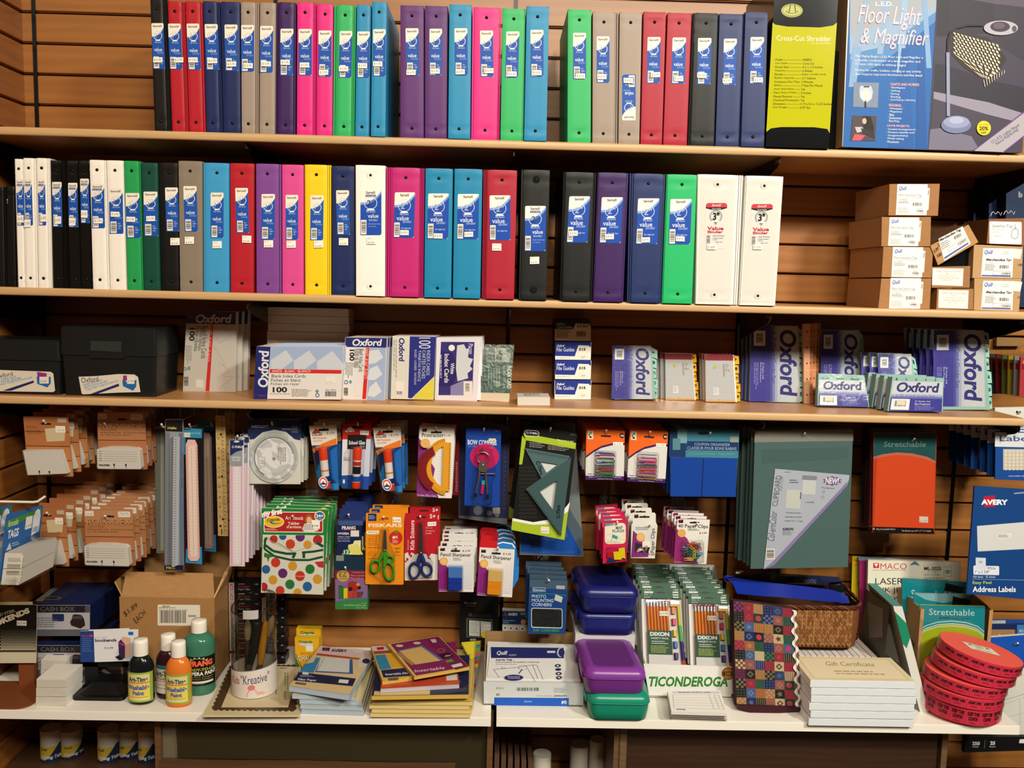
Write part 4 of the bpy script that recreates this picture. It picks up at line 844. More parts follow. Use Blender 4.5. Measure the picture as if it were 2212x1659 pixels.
def silver(o):
    def art(l,f):
        x0,y0,x1,y1=o; g=Fr(f,[(x0,y0),(x1,y0+2),(x1+25,y1+3),(x0+5,y1)],100,100)
        l.rect(g,0,0,100,100,'c4c7ca',fi='foil'); l.rect(g,0,0,100,13,'8a2a30')
        for i in range(11): l.line(g,[(i*10-4,13),(i*10+6,0)],1.2,'5a1a22')
        l.disc(g,34,26,5,'a8b03c',ry=4); l.text(g,'A-Z',72,20,84,36,'a88a60',rot=90); l.text(g,'Alphabetical',60,20,70,46,'8a8a88',rot=90); l.rect(g,24,70,44,86,'c9c9cb'); l.greek(g,26,72,42,84,3,'9a9a9c')
        for i in range(16): l.flat(g,[(i*6.2,98-(i*7%5)),(i*6.2+6.4,98-(i*5%4)),(i*6.2+6.4,100),(i*6.2,100)],'c49a5a')
    return art
Y5=['A','B','C','D','E']
guide('silver alphabetical guide pack with yellow tabs, left of its twin',quad(1437,760,1495,760.6,1503,861.4,1438,860),.012,.012,silver((1380,412,1618,822)),c3,tab=([(1494,761),(1504,761.5),(1511,861),(1502,861)],Y5,1),tabc='e0a81e',col='e8e4de',n=2,dy=.016,dxs=-.010,what='silver guide pack, left group',place='the left silver group',group='silver guide packs, left group',wrap=False,Y=-.10)
guide('silver alphabetical guide pack with yellow tabs beside the big card guides',quad(1523.5,766,1585,767.4,1592,869.5,1525,868.7),.012,.014,silver((1735,435,1978,855)),c3,tab=([(1584,768),(1596,769),(1601,869),(1591,869)],Y5,1),tabc='e0a81e',col='e8e4de',n=2,dy=.02,dxs=-.003,what='silver guide pack, right group',place='the right silver group',group='silver guide packs, right group',wrap=False,Y=-.13)
guide('large A-Z card guide set left of the orange tabbed guides',quad(1623,703,1725,703,1728,869,1619,865),.02,.012,lambda l,f:az(l,f,82,156,452,745,'A-Z Card Guide Set','25 Guides, 5x8'),c4,tab=([(1724,705),(1735,712),(1736,868),(1727,868)],T,1),n=3,dy=.017,dxs=-.006,what='large teal A-Z guide set',place='the big A-Z group',group='large A-Z card guide sets',Y=-.11)
# salmon guides seen edge-on, fanned
for k in range(4):
    t=Thing('tabbed_guide_cards',f'salmon orange tabbed guide cards beside the big A-Z set, {["left-most","second","third","right-most"][k]} of the fan','card guides','salmon tabbed guides',rest=Z3); a=t.part('card_block',fi='paper'); x=1735.5+k*7.5; pl=PY(-.12+.018*k)
    a.prism(pl,quad(x+(2 if k else 0),703,x+14.5,703+k*.3,x+13-k*1.5,876-k*.8,x+1-k*1.5,875-k*.8),.012,['d09a78','c07a52','c98860','b8744e'][k]); f=pl
    for i in range(5): a.rect(f,x+6,718+i*34,x+9,722+i*34,'7a4028'); a.line(f,[(x+1,734+i*34),(x+13,737+i*34)],1,'e8b898')
    t.done()
guide('tall January to December card guide set behind the small one',quad(1774,712,1857,712.6,1866,868,1778,868),.02,.02,lambda l,f:az(l,f,632,192,925,745,'Jan-Dec. Card Guide Set','12 Guides, 5x8'),c4,tab=([(1857,714),(1864,722),(1873,868),(1866,868)],['January','February','March'],1),Y=-.09)
guide('mid-size 1-31 card guide set leaning behind the small ones',quad(1897,750,1969,752,1990,866,1915,866),.03,.014,lambda l,f:az(l,f,1080,330,1335,750,'1-31 Card Guide Set','31 Guides, 4x6'),c4,tab=([(1968,754),(1978,760),(1998,866),(1990,866)],['1','2','3','4'],1),Y=-.168,n=2,dy=.019,dxs=-.014,what='teal card guide set',place='the leaning mid-size 1-31 group',group='mid-size 1-31 card guide sets')
guide('large 1-31 card guide set at the right end of the shelf',quad(2016,715,2125,717,2138,888,2030,888),.02,.014,lambda l,f:az(l,f,1508,204,1895,800,'1-31 Card Guide Set','30 Guides, 5x8'),c4,tab=([(2124,718),(2136,722),(2147,888),(2137,888)],['1','2','3','4','5','6'],1),Y=-.185,n=4,dy=.02,dxs=-.008,what='large teal 1-31 guide set',place='the big 1-31 group',group='large 1-31 card guide sets')
def small(title,sub,q,tabs,tw):
    def art(l,f):
        g=Fr(f,q,100,100); cols=['c4c6ce','c4c6ce','a4a8c8','6a6cb0','33318c','33318c']; e=[12,42,50,56,62,80,100]
        for i,cc in enumerate(cols): l.rect(g,1.5,e[i],98.5,e[i+1],cc,bump=False,off=EPS)
        g.k=2; l.text(g,'Oxford',10,15,92,44,'27246e',b=.03,it=.12); l.text(g,title,12,50,84,60,'5f5fa8'); l.rect(g,4,64,38,96,'e4e2e0'); l.bars(g,7,67,35,88,bg=None,col='34343c',n=16); l.rect(g,14,67,30,82,'d8cdb8'); l.text(g,sub,48,68,76,73,'d8d6ec'); l.text(g,'Blue Pressboard',48,75,76,81,'d8d6ec'); l.greek(g,48,84,86,97,3,'807cc0')
        for i,s_ in enumerate(tabs): x=6+i*tw; l.text(g,s_,x,3,x+(18 if len(s_)>2 else 3),10,'2e4a46',b=.03)
    return art
guide('small January to December card guide set at the shelf edge',quad(1768,807,1866.5,811,1878,879.5,1766,876.5),.02,.018,small('Jan-Dec. Card Guide Set','12 Guides, 3x5',[(612,555),(963,562),(1004,795),(600,786)],['January','February','March'],32),c4,Y=-.185)
guide('small 1-31 card guide set at the front edge of the shelf',quad(1928,816,2038.5,819,2036,891.5,1917,890.5),.012,.024,small('1-31 Card Guide Set','31 Guides, 3x5',[(1190,565),(1585,575),(1575,838),(1148,832)],['1','2','3','4','5'],19),c4,Y=-.25,n=3,dy=.033,dxs=-.006,what='small 1-31 card guide set',place='the small 1-31 group',group='small 1-31 card guide sets')
# ---------------- goods hanging on pegs below the third shelf ----------------
c5=lambda pl:Af(pl,0,880,4.367)
c6=lambda pl:Af(pl,320,880,4.367)
c7=lambda pl:Af(pl,540,880,3.77)
c8=lambda pl:Af(pl,860,880,3.771)
c9=lambda pl:Af(pl,1240,900,4.88)
c10=lambda pl:Af(pl,1580,900,4.609)
c11=lambda pl:Af(pl,1840,860,3.457)
def peg(px,py,Y,what,up=1,plate=True,slot=None):
    o=at(px,py,Y=Y); t=Thing('peg_hook',f'white metal peg hook holding {what}','hook','white peg hooks on the slatwall')
    a=t.part('rod',fi='plast'); zz=o.z-.010
    a.tube([(o.x,-.004,zz),(o.x,Y*.5,zz-.001),(o.x,Y+.020,zz),(o.x,Y+.010,zz+.0025),(o.x+.001,Y,zz+.011)],.0024,'d8d4ca','plast',8)
    n=round(-(zz+.012)/G); zs=-n*G
    b=t.part('slot_plate',fi='plast'); b.box(o.x-.017,o.x+.017,-.005,.003,zs-.026,zs+.004,'8d8b84'); b.box(o.x-.017,o.x+.017,-.008,-.005,zs-.006,zs+.001,'9c9a93')
    if abs(zz-zs)>.012: a.tube([(o.x,-.005,zs-.01),(o.x,-.006,zz)],.0024,'d8d4ca','plast',6)
    return t.done()
def hang(name,label,cat,q,Y,art,cf=None,th=.0012,col='e8e4da',side=None,r=3,group=None,n=0,dy=.015,dx=0,dz=0,ext=None,rot=0,what=None,fi='card',bag=None,jr=.02,pegat=None,pegwhat=None,tilt=0):
    if tilt: pl=P3(at(*q[3],Y=Y-tilt),at(*q[2],Y=Y-tilt),at(*q[0],Y=Y))
    else: pl=PY(Y)
    t=Thing(name,label,cat,group); a=t.part('card',fi=fi); a.prism(pl,rrq(q,r) if r else q,th,col,side=side)
    f=cf(pl) if cf else pl
    if art: art(a,f)
    if ext: ext(t,pl,f)
    if bag:
        w_=t.part('clear_bag',fi='film'); g_=Fr(pl,bag,1,1); R=random.Random(int(bag[0][0])); w_.grid([[g_.p(i/10,j/12,.003+R.uniform(0,.0018)) for i in range(11)] for j in range(13)],'f2f4f2')
    ob=t.done()
    if n: stack_back(ob,n,dy,what,'',group,dx=dx,dz=dz,jr=jr)
    if pegat: peg(pegat[0],pegat[1],Y-.012,pegwhat or 'the '+cat)
    return ob
def slotc(m,f,cx,cy,w,h,col='1c1712'):
    m.rrect(f,cx-w/2,cy-h/2,cx+w/2,cy+h/2,h*.49,col); m.disc(f,cx,cy-h*.15,h*.75,col,n=14)
def blister(t,pl,pts,d,col='f0f0f0',name='clear_blister',taper=.86,par=None):
    m=t.part(name,parent=par,fi='shrink'); cx=sum(p[0] for p in pts)/len(pts); cy=sum(p[1] for p in pts)/len(pts)
    S=lambda k,o:[pl.p(cx+(x-cx)*k,cy+(y-cy)*k,o) for x,y in pts]
    m.loft([S(1,.0008),S(.96,d*.8),S(taper+.04,d),S(taper,d)],col,cap=False); m.face(S(taper,d),col,smooth=True); return m
def clip(m,f,cx,cy,L,W,ang,col,off,r=.0006):
    ca,sa=math.cos(math.radians(ang)),math.sin(math.radians(ang)); P=[]
    def arc(x,y,rad,a0,a1,n=5):
        return [(x+rad*math.cos(math.radians(a0+(a1-a0)*i/n)),y+rad*math.sin(math.radians(a0+(a1-a0)*i/n))) for i in range(n+1)]
    h=W/2
    pts=[(-L*.15,h*.55)]+arc(L/2-h*.8,0,h*.6,90,-90)+arc(-L/2+h,h*.18,h*.85,-90,-270)+arc(L/2-h,0,h,90,-90)+[(-L*.3,-h)]
    m.tube([f.p(cx+x*ca-y*sa,cy+x*sa+y*ca,off) for x,y in pts],r,col,'plast',5)
ORG='c8702c'
# --- rotary card refills on orange cards (four pegs)
def rolo(lab,q,Y,n,dy,dx,dz,grp,what,old,pegat):
    def art(a,f):
        g=Fr(f,q,100,100)
        if old:
            for i,cc in enumerate(('a0623a','a6693e','ac7042','b47a46')): a.rect(g,1,1+i*24,99,26+i*24,cc,bump=False,off=EPS)
            g.k=2; slotc(a,g,50,12,22,3); a.text(g,'Refill Cards',6,16,28,19,'5a3014'); a.text(g,'Fiches de recharge',6,22,36,25,'5a3014'); a.text(g,'Tarjetas recambio',6,27,38,30,'5a3014'); a.rrect(g,76,2,96,9,1,'b0a590'); a.flat(g,[(46,20),(92,17),(88,40),(48,42)],'bfb08c'); a.rect(g,70,15,92,26,'e0d8c8'); a.text(g,'$ 7.95',76,21,90,24,'6a6660')
        else:
            for i,cc in enumerate(('ae7a54','a8714a','a46b46','98603e')): a.rect(g,1,1+i*24,99,26+i*24,cc,bump=False,off=EPS)
            g.k=2; slotc(a,g,52,13,20,3); a.rrect(g,2,3,20,12,.6,'d6cfc2'); a.text(g,'$ 6.49',5,7,17,10,'7a766e'); a.rrect(g,70,4,95,14,2,'d8d2c4'); a.text(g,'Petite',74,6,91,8,'3a3632'); a.text(g,'2 1/4" x 4"',72,9,93,11,'3a3632')
            a.text(g,'ROLODEX',6,17.6,96,28.6,'7a4a22',b=.05); g.k+=1; a.text(g,'ROLODEX',5,17,95,28,'b2825a',b=.02); a.text(g,'Neverfiller',6,29,42,33,'8a5428',it=.4); a.text(g,'100 Petite Refill Cards · 100 Cartes de rechange',5,35,99,38,'4a2c14'); a.text(g,'Cart. 100 Tarjetas de repuesto',5,39,68,42,'4a2c14')
    def ext(t,pl,f):
        g=Fr(pl,q,100,100); c=t.part('refill_cards',fi='paper')
        if old: P=[(2,55),(84,53.5),(95,92),(8,96)]
        else: P=[(4,63),(12,61),(30,59),(60,59),(86,61),(92,64),(94,94),(92,97),(6,97),(4,95)]
        c.prism(g,P,.017,'ddd8ce',front=.018,side='cfc9bd')
        g.k=0; F=lambda x,y,o:g.p(x,y,.018+o)
        class S_: 
            def __init__(s): s.k=0
            def p(s,x,y,off=0): return g.p(x,y,.0182+off)
            def nrm(s): return g.nrm()
        s_=S_()
        for x in ((38,62) if not old else (34,56)): c.rrect(s_,x-1.5,88,x+2,92,1,'3a3632'); c.rect(s_,x-.2,91,x+.8,96.5,'3a3632')
        if not old:
            for i in range(5): c.rect(s_,8,66+i*4,14,67+i*4,'8a867e'); c.line(s_,[(16,67+i*4),(86,67+i*4)],.3,'b0aca4')
            c.text(s_,'ROLODEX',8,89,30,92,'2a2622',b=.04)
        blister(t,g,[(x,y) for x,y in P],.020,taper=.985)
    return hang('card_refill_pack',lab,'refill cards',q,Y,art,None,col='9c6440',side='b8957c',r=3,group=grp,n=n,dy=dy,dx=dx,dz=dz,ext=ext,what=what,pegat=pegat,pegwhat=what.replace('orange pack of','the orange packs of')[:60])
rolo('orange pack of wide blank refill cards, foremost at upper left',quad(50,899.5,146.5,901,158.7,1030,60.7,1027.7),-.235,4,.035,.003,.004,'upper left rotary card packs','orange pack of wide refill cards, upper left',True,(93,909))
rolo('orange pack of small lined refill cards, foremost of upper right peg',quad(209.5,890,312.6,890,318.8,1014,213.4,1012.8),-.20,5,.03,.0,.003,'upper right rotary card packs','orange pack of lined refill cards, upper peg',False,(225,915))
rolo('orange pack of wide refill cards, foremost at lower left',quad(62,1098,141,1100,150,1224,70,1221),-.235,6,.034,.006,.004,'lower left rotary card packs','orange pack of wide refill cards, lower left',True,(100,1108))
rolo('orange pack of small lined refill cards, foremost of lower right peg',quad(181,1100,286,1100,293.6,1222,187,1219),-.245,8,.027,.002,.002,'lower right rotary card packs','orange pack of lined refill cards, lower peg',False,(226,1115))
# --- tags hanging from the side wall
X_=.16
t=Thing('tag_pack','blue hanging pack of white tags on the side-wall hook','tag pack','tag packs on the side wall'); o=at(88,1098,X=X_); Yr=o.y
def side_pack(dx,lab):
    t=Thing('tag_pack',lab,'tag pack','tag packs on the side wall'); pl=PX(X_-dx); f=Af(pl,0,1060,4.608) if not dx else None
    q=quad(14,1111,94,1090,88,1220,-6,1270); P=[at(x,y,X=X_)+Vector((-dx,0,0)) for x,y in q]; g=F3(P[0],P[1]-P[0],P[3]-P[0],100,100,n=(1,0,0))
    a=t.part('card',fi='card'); a.prism(g,rr(0,0,100,100,5),.001,'2c66a8'); a.flat(g,[(4,10),(96,4),(98,8),(4,22)],'3f8c3a'); a.text(g,'Removable',8,10,34,19,'e8f0e0',it=.2)
    a.text(g,'TAGS',10,24,38,36,'eef2f6',b=.03); a.flat(g,[(10,52),(18,42),(24,52)],'dfe6ee'); a.greek(g,24,44,44,50,2,'c8d4e4'); a.rect(g,54,12,72,30,'ece8e0'); a.text(g,'$ 18.95',56,24,71,28,'5a564e'); a.flat(g,[(74,14),(80,6),(86,4),(92,8),(95,16),(94,38),(74,42)],'e6e8e8'); a.text(g,'1000',76,30,92,38,'5a8ac0',b=.03); a.rect(g,0,92,100,97,'6aa83c')
    b=t.part('tag_blocks',fi='paper'); 
    for k in range(2):
        z0=62+k*22 -8; b.prism(g,[(6,z0),(100,z0-6),(100,z0+15),(6,z0+21)],.036,'e8e2d6',front=.038,side='ddd6c8')
    for i in range(4): b.prism(g,[(6,60+i*9),(10,58+i*9),(10,64+i*9),(6,66+i*9)],.03,'e4e0d0',front=.04)
    blister(t,g,[(2,46),(102,40),(103,94),(2,98)],.042,taper=.97); t.done()
side_pack(0,'blue hanging pack of white tags on the side-wall hook, outermost')
side_pack(.07,'second tag pack behind the outermost one on the side-wall hook')
t=Thing('peg_hook','white hook on the left side wall carrying the tag packs','hook','white peg hooks on the side wall'); a=t.part('rod',fi='plast'); p0=at(82,1085,X=.20); a.tube([(-.028,p0.y,p0.z),(.19,p0.y,p0.z),(.20,p0.y,p0.z+.002),(.215,p0.y+.002,p0.z+.013)],.0028,'e2ddd2','plast',8); a.box(-.03,-.026,p0.y-.02,p0.y+.02,p0.z-.03,p0.z+.005,'8d8b84'); t.done()
# --- rulers
def ruler(l,g,x0,x1,y0,y1,base,tick,strip=None,n=34):
    l.rect(g,x0,y0,x1,y1,base)
    if strip: l.rect(g,x0,y0,x0+(x1-x0)*.2,y1,strip); l.rect(g,x1-(x1-x0)*.16,y0,x1,y1,strip)
    g.k+=1; o=g.k*EPS
    for i in range(n):
        y=y0+(y1-y0)*(i+.5)/n; w=(x1-x0)
        l.flat(g,[(x0+w*.26,y),(x0+w*(.42 if i%2 else .36),y),(x0+w*(.42 if i%2 else .36),y+1.2),(x0+w*.26,y+1.2)],tick,off=o,bump=False)
        l.flat(g,[(x0+w*.66,y+1),(x0+w*.78,y+1),(x0+w*.78,y+2.4),(x0+w*.66,y+2.4)],tick,off=o,bump=False)
def art(a,f):
    a.rect(f,118,235,152,1350,'8f9488'); a.rect(f,60,180,160,200,'a8a49a')
hang('ruler_pack','grey ruler in a clear sleeve, left-most of the rulers','ruler',quad(332.6,921,357,921,358,1195,338,1195),-.14,art,c6,col='6a6a62',r=0,fi='gloss',pegat=(345,915),pegwhat='the left-most ruler sleeve')
def art(a,f):
    a.rect(f,165,120,325,230,'191a1c'); a.disc(f,235,205,60,'191a1c',ry=28); a.text(f,'Helix',185,182,270,206,'c2b848',b=.03); a.flat(f,[(165,225),(325,232),(340,1485),(158,1485)],'9ea4ae'); a.flat(f,[(165,232),(205,232),(215,1485),(158,1485)],'7e8698'); a.flat(f,[(290,240),(328,240),(340,1485),(300,1485)],'6f7a94'); a.flat(f,[(155,1488),(335,1488),(333,1534),(152,1534)],'151b3c'); a.text(f,'Helix',172,1496,256,1524,'c8bc4c',b=.03); a.text(f,'Triangular Scale',310,420,330,760,'4a4a50',rot=90)
def ext(t,pl,f):
    m=t.part('triangular_scale',fi='plast'); P=[f.p(x,y,o) for x,y,o in ((225,275,.004),(262,268,.016),(305,275,.004))]; Q=[f.p(x,y,o) for x,y,o in ((215,1480,.004),(250,1490,.016),(290,1482,.004))]
    m.face([P[0],Q[0],Q[1],P[1]],'b9bcc0'); m.face([P[1],Q[1],Q[2],P[2]],'9fa4ac'); m.face([P[0],P[1],P[2]],'aaa'); m.face([Q[2],Q[1],Q[0]],'999')
    for i in range(50):
        y=290+i*24; m.face([f.p(231-i*.2,y,.0065),f.p(246-i*.2,y+1,.0128),f.p(246-i*.2,y+5,.0128),f.p(231-i*.2,y+4,.0065)],'3a3c44')
        m.face([f.p(272-i*.25,y,.0145),f.p(284-i*.25,y+1,.011),f.p(284-i*.25,y+4,.011),f.p(272-i*.25,y+3,.0145)],'4a4c54')
hang('ruler_pack','triangular scale ruler in a clear pack with black header','ruler',quad(357,905,396,905,397,1230,355.5,1230),-.23,art,c6,col='8a8e94',r=0,ext=ext,bag=quad(356,928,397,928,398,1222,355,1222),pegat=(348,917),pegwhat='the triangular scale')
def pink(lab,q,Y,x0,x1,y0,y1,bx1,pegat,dark=False):  # dark: the rear pack's shade is put into its colours
    def art(a,f):
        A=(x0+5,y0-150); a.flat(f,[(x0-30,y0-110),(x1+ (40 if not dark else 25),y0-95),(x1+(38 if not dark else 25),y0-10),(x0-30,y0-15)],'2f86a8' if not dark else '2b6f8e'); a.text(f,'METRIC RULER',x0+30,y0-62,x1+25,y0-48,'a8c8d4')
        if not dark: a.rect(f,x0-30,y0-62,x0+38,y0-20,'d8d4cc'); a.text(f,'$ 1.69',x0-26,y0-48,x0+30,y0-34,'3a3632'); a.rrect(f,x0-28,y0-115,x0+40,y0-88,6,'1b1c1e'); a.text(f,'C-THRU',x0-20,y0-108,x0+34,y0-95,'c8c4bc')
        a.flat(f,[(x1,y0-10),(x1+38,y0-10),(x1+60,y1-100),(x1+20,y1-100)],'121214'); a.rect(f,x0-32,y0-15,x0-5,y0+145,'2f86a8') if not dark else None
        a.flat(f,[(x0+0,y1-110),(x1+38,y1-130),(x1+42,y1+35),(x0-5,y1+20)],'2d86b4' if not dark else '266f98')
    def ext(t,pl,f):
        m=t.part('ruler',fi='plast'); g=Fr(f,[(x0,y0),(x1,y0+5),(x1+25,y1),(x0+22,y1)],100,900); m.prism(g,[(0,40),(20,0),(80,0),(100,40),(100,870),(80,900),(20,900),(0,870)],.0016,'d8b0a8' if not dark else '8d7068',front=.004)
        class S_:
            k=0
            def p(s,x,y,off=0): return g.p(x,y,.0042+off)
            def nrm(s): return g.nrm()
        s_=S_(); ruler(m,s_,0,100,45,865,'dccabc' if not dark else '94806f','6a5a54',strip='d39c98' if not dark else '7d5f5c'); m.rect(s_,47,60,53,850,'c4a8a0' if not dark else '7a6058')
    hang('ruler_pack',lab,'ruler',q,Y,art,c6,col='17181a' if not dark else '101012',r=0,ext=ext,pegat=pegat,pegwhat='the '+('pink' if not dark else 'shaded')+' metric ruler pack')
pink('pink metric ruler on a blue and black card, between two ruler packs',quad(395,920,440,923,442,1220,400,1216),-.215,358,468,300,1445,0,(408,917))
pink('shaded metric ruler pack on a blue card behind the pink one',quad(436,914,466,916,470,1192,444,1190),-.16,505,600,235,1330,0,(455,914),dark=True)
def art(a,f):
    g=Fr(f,[(636,78),(724,80),(754,1213),(663,1212)],100,1000); a.rect(g,52,2,96,998,'c2a46c'); 
    for i in range(64): a.rect(g,54,8+i*15.4,66+(i%2)*8,11+i*15.4,'2e2216',off=3*EPS,bump=False)
    g.k=5
    for i in range(12): a.text(g,str(12-i) if i else '12',14,18+i*81,34,36+i*81,'2e2216',rot=90)
    for i in range(31): a.rect(g,66,20+i*31,80,24+i*31,'3a2c1c',off=5*EPS,bump=False)
    for y in (155,505,860): a.disc(g,52,y,11,'1a120a',ry=9)
    a.rect(g,30,940,42,990,'5a4830')
hang('wooden_ruler','yellow wooden foot ruler with holes, hanging foremost','ruler',quad(465,897,486,898,493,1158,471,1157.5),-.19,art,c6,th=.004,col='c9aa70',side='a98c58',r=0,group='wooden rulers',n=1,dy=.05,dx=.005,what='wooden ruler with holes, shaded',fi='wood')
def art(a,f):
    a.rect(f,772,308,900,556,'1d2c58'); a.flat(f,[(772,460),(830,420),(900,400),(900,556),(772,556)],'8b9299'); a.text(f,'C-THRU',790,362,886,384,'d8dce4',b=.03); a.disc(f,835,322,26,'cfd4da',ry=9); a.text(f,'METRIC',792,465,876,483,'e4e6ea'); a.text(f,'RULER',798,490,870,506,'e4e6ea'); f.k+=1
    ruler(a,f,776,895,560,1478,'d6cdd2','7a6470',strip='cf9cb2',n=32); a.rect(f,890,360,902,1500,'d8d4d6')
hang('ruler_pack','clear sleeve with pink metric ruler, foremost of its long row','ruler',quad(496,950,527,950,529,1223.5,496,1223),-.245,art,c6,col='c9b8c2',side='d8d0d4',r=0,group='metric rulers in clear sleeves',n=8,dy=.026,dx=.002,dz=.002,what='pink metric ruler sleeve',pegat=(512,942),pegwhat='the metric ruler sleeves')
# --- proportional scale
def art(a,f):
    a.flat(f,[(943,110),(1436,115),(1436,312),(1380,300),(1300,230),(1190,212),(1080,235),(1000,300),(945,305)],'22315f'); a.text(f,'WESTCOTT',972,168,1135,194,'d8dce4',b=.02); a.text(f,'5 inch',1358,175,1410,190,'c8ccd8'); a.text(f,'PROPORTIONAL',1265,197,1412,214,'c8ccd8'); a.text(f,'SCALE',1355,222,1412,238,'c8ccd8'); a.disc(f,1172,158,26,'55607a',ry=22)
def ext(t,pl,f):
    m=t.part('disc_scale',fi='plast'); cx,cy=1190,470
    m.prism(f,[(cx+228*math.cos(i*math.pi/24),cy+242*math.sin(i*math.pi/24)) for i in range(48)],.0008,'c4c4c6',front=.0035); 
    class S_:
        k=0
        def p(s,x,y,off=0): return f.p(x,y,.0037+off)
        def nrm(s): return f.nrm()
    s_=S_(); m.disc(s_,cx,cy,190,'d6d6d8',ry=200,n=40); m.ring(s_,cx,cy,178,190,'7e7e82',n=40,ry=1.04,a0=120,a1=350); m.ring(s_,cx,cy,140,141.5,'9a9a9e',n=36,ry=1.04)
    for i in range(72):
        an=i*math.pi/36; 
        for r0,r1 in ((196,208),(150,160)): m.line(s_,[(cx+r0*math.cos(an),cy+r0*1.04*math.sin(an)),(cx+r1*math.cos(an),cy+r1*1.04*math.sin(an))],3,'6a6a6e',bump=False)
    m.greek(s_,1232,375,1310,545,5,'6a6a6e',rot=1); m.text(s_,'Proportional Scale',1218,395,1228,490,'5a5a5e',rot=90); m.rrect(s_,1040,460,1108,560,12,'d0d0d2'); m.line(s_,[(1040,460),(1108,470),(1100,560),(1050,545),(1040,460)],2.5,'6a6a6e'); m.line(s_,[(1044,490),(1104,500)],2,'6a6a6e'); m.line(s_,[(1046,520),(1102,530)],2,'6a6a6e'); m.disc(s_,cx,cy+12,13,'6e6250'); m.disc(s_,cx,cy+12,7,'a89a80')
hang('proportional_scale_pack','round proportional scale disc on a white card with blue header','scale',quad(536,905,648.6,906,649,1046,537,1045),-.2,art,c6,col='e6e2da',r=0,ext=ext,group='proportional scale packs',n=3,dy=.024,dx=.002,what='proportional scale pack',bag=quad(536,930,649,930,650,1047,537,1046),pegat=(586,912),pegwhat='the round proportional scales')
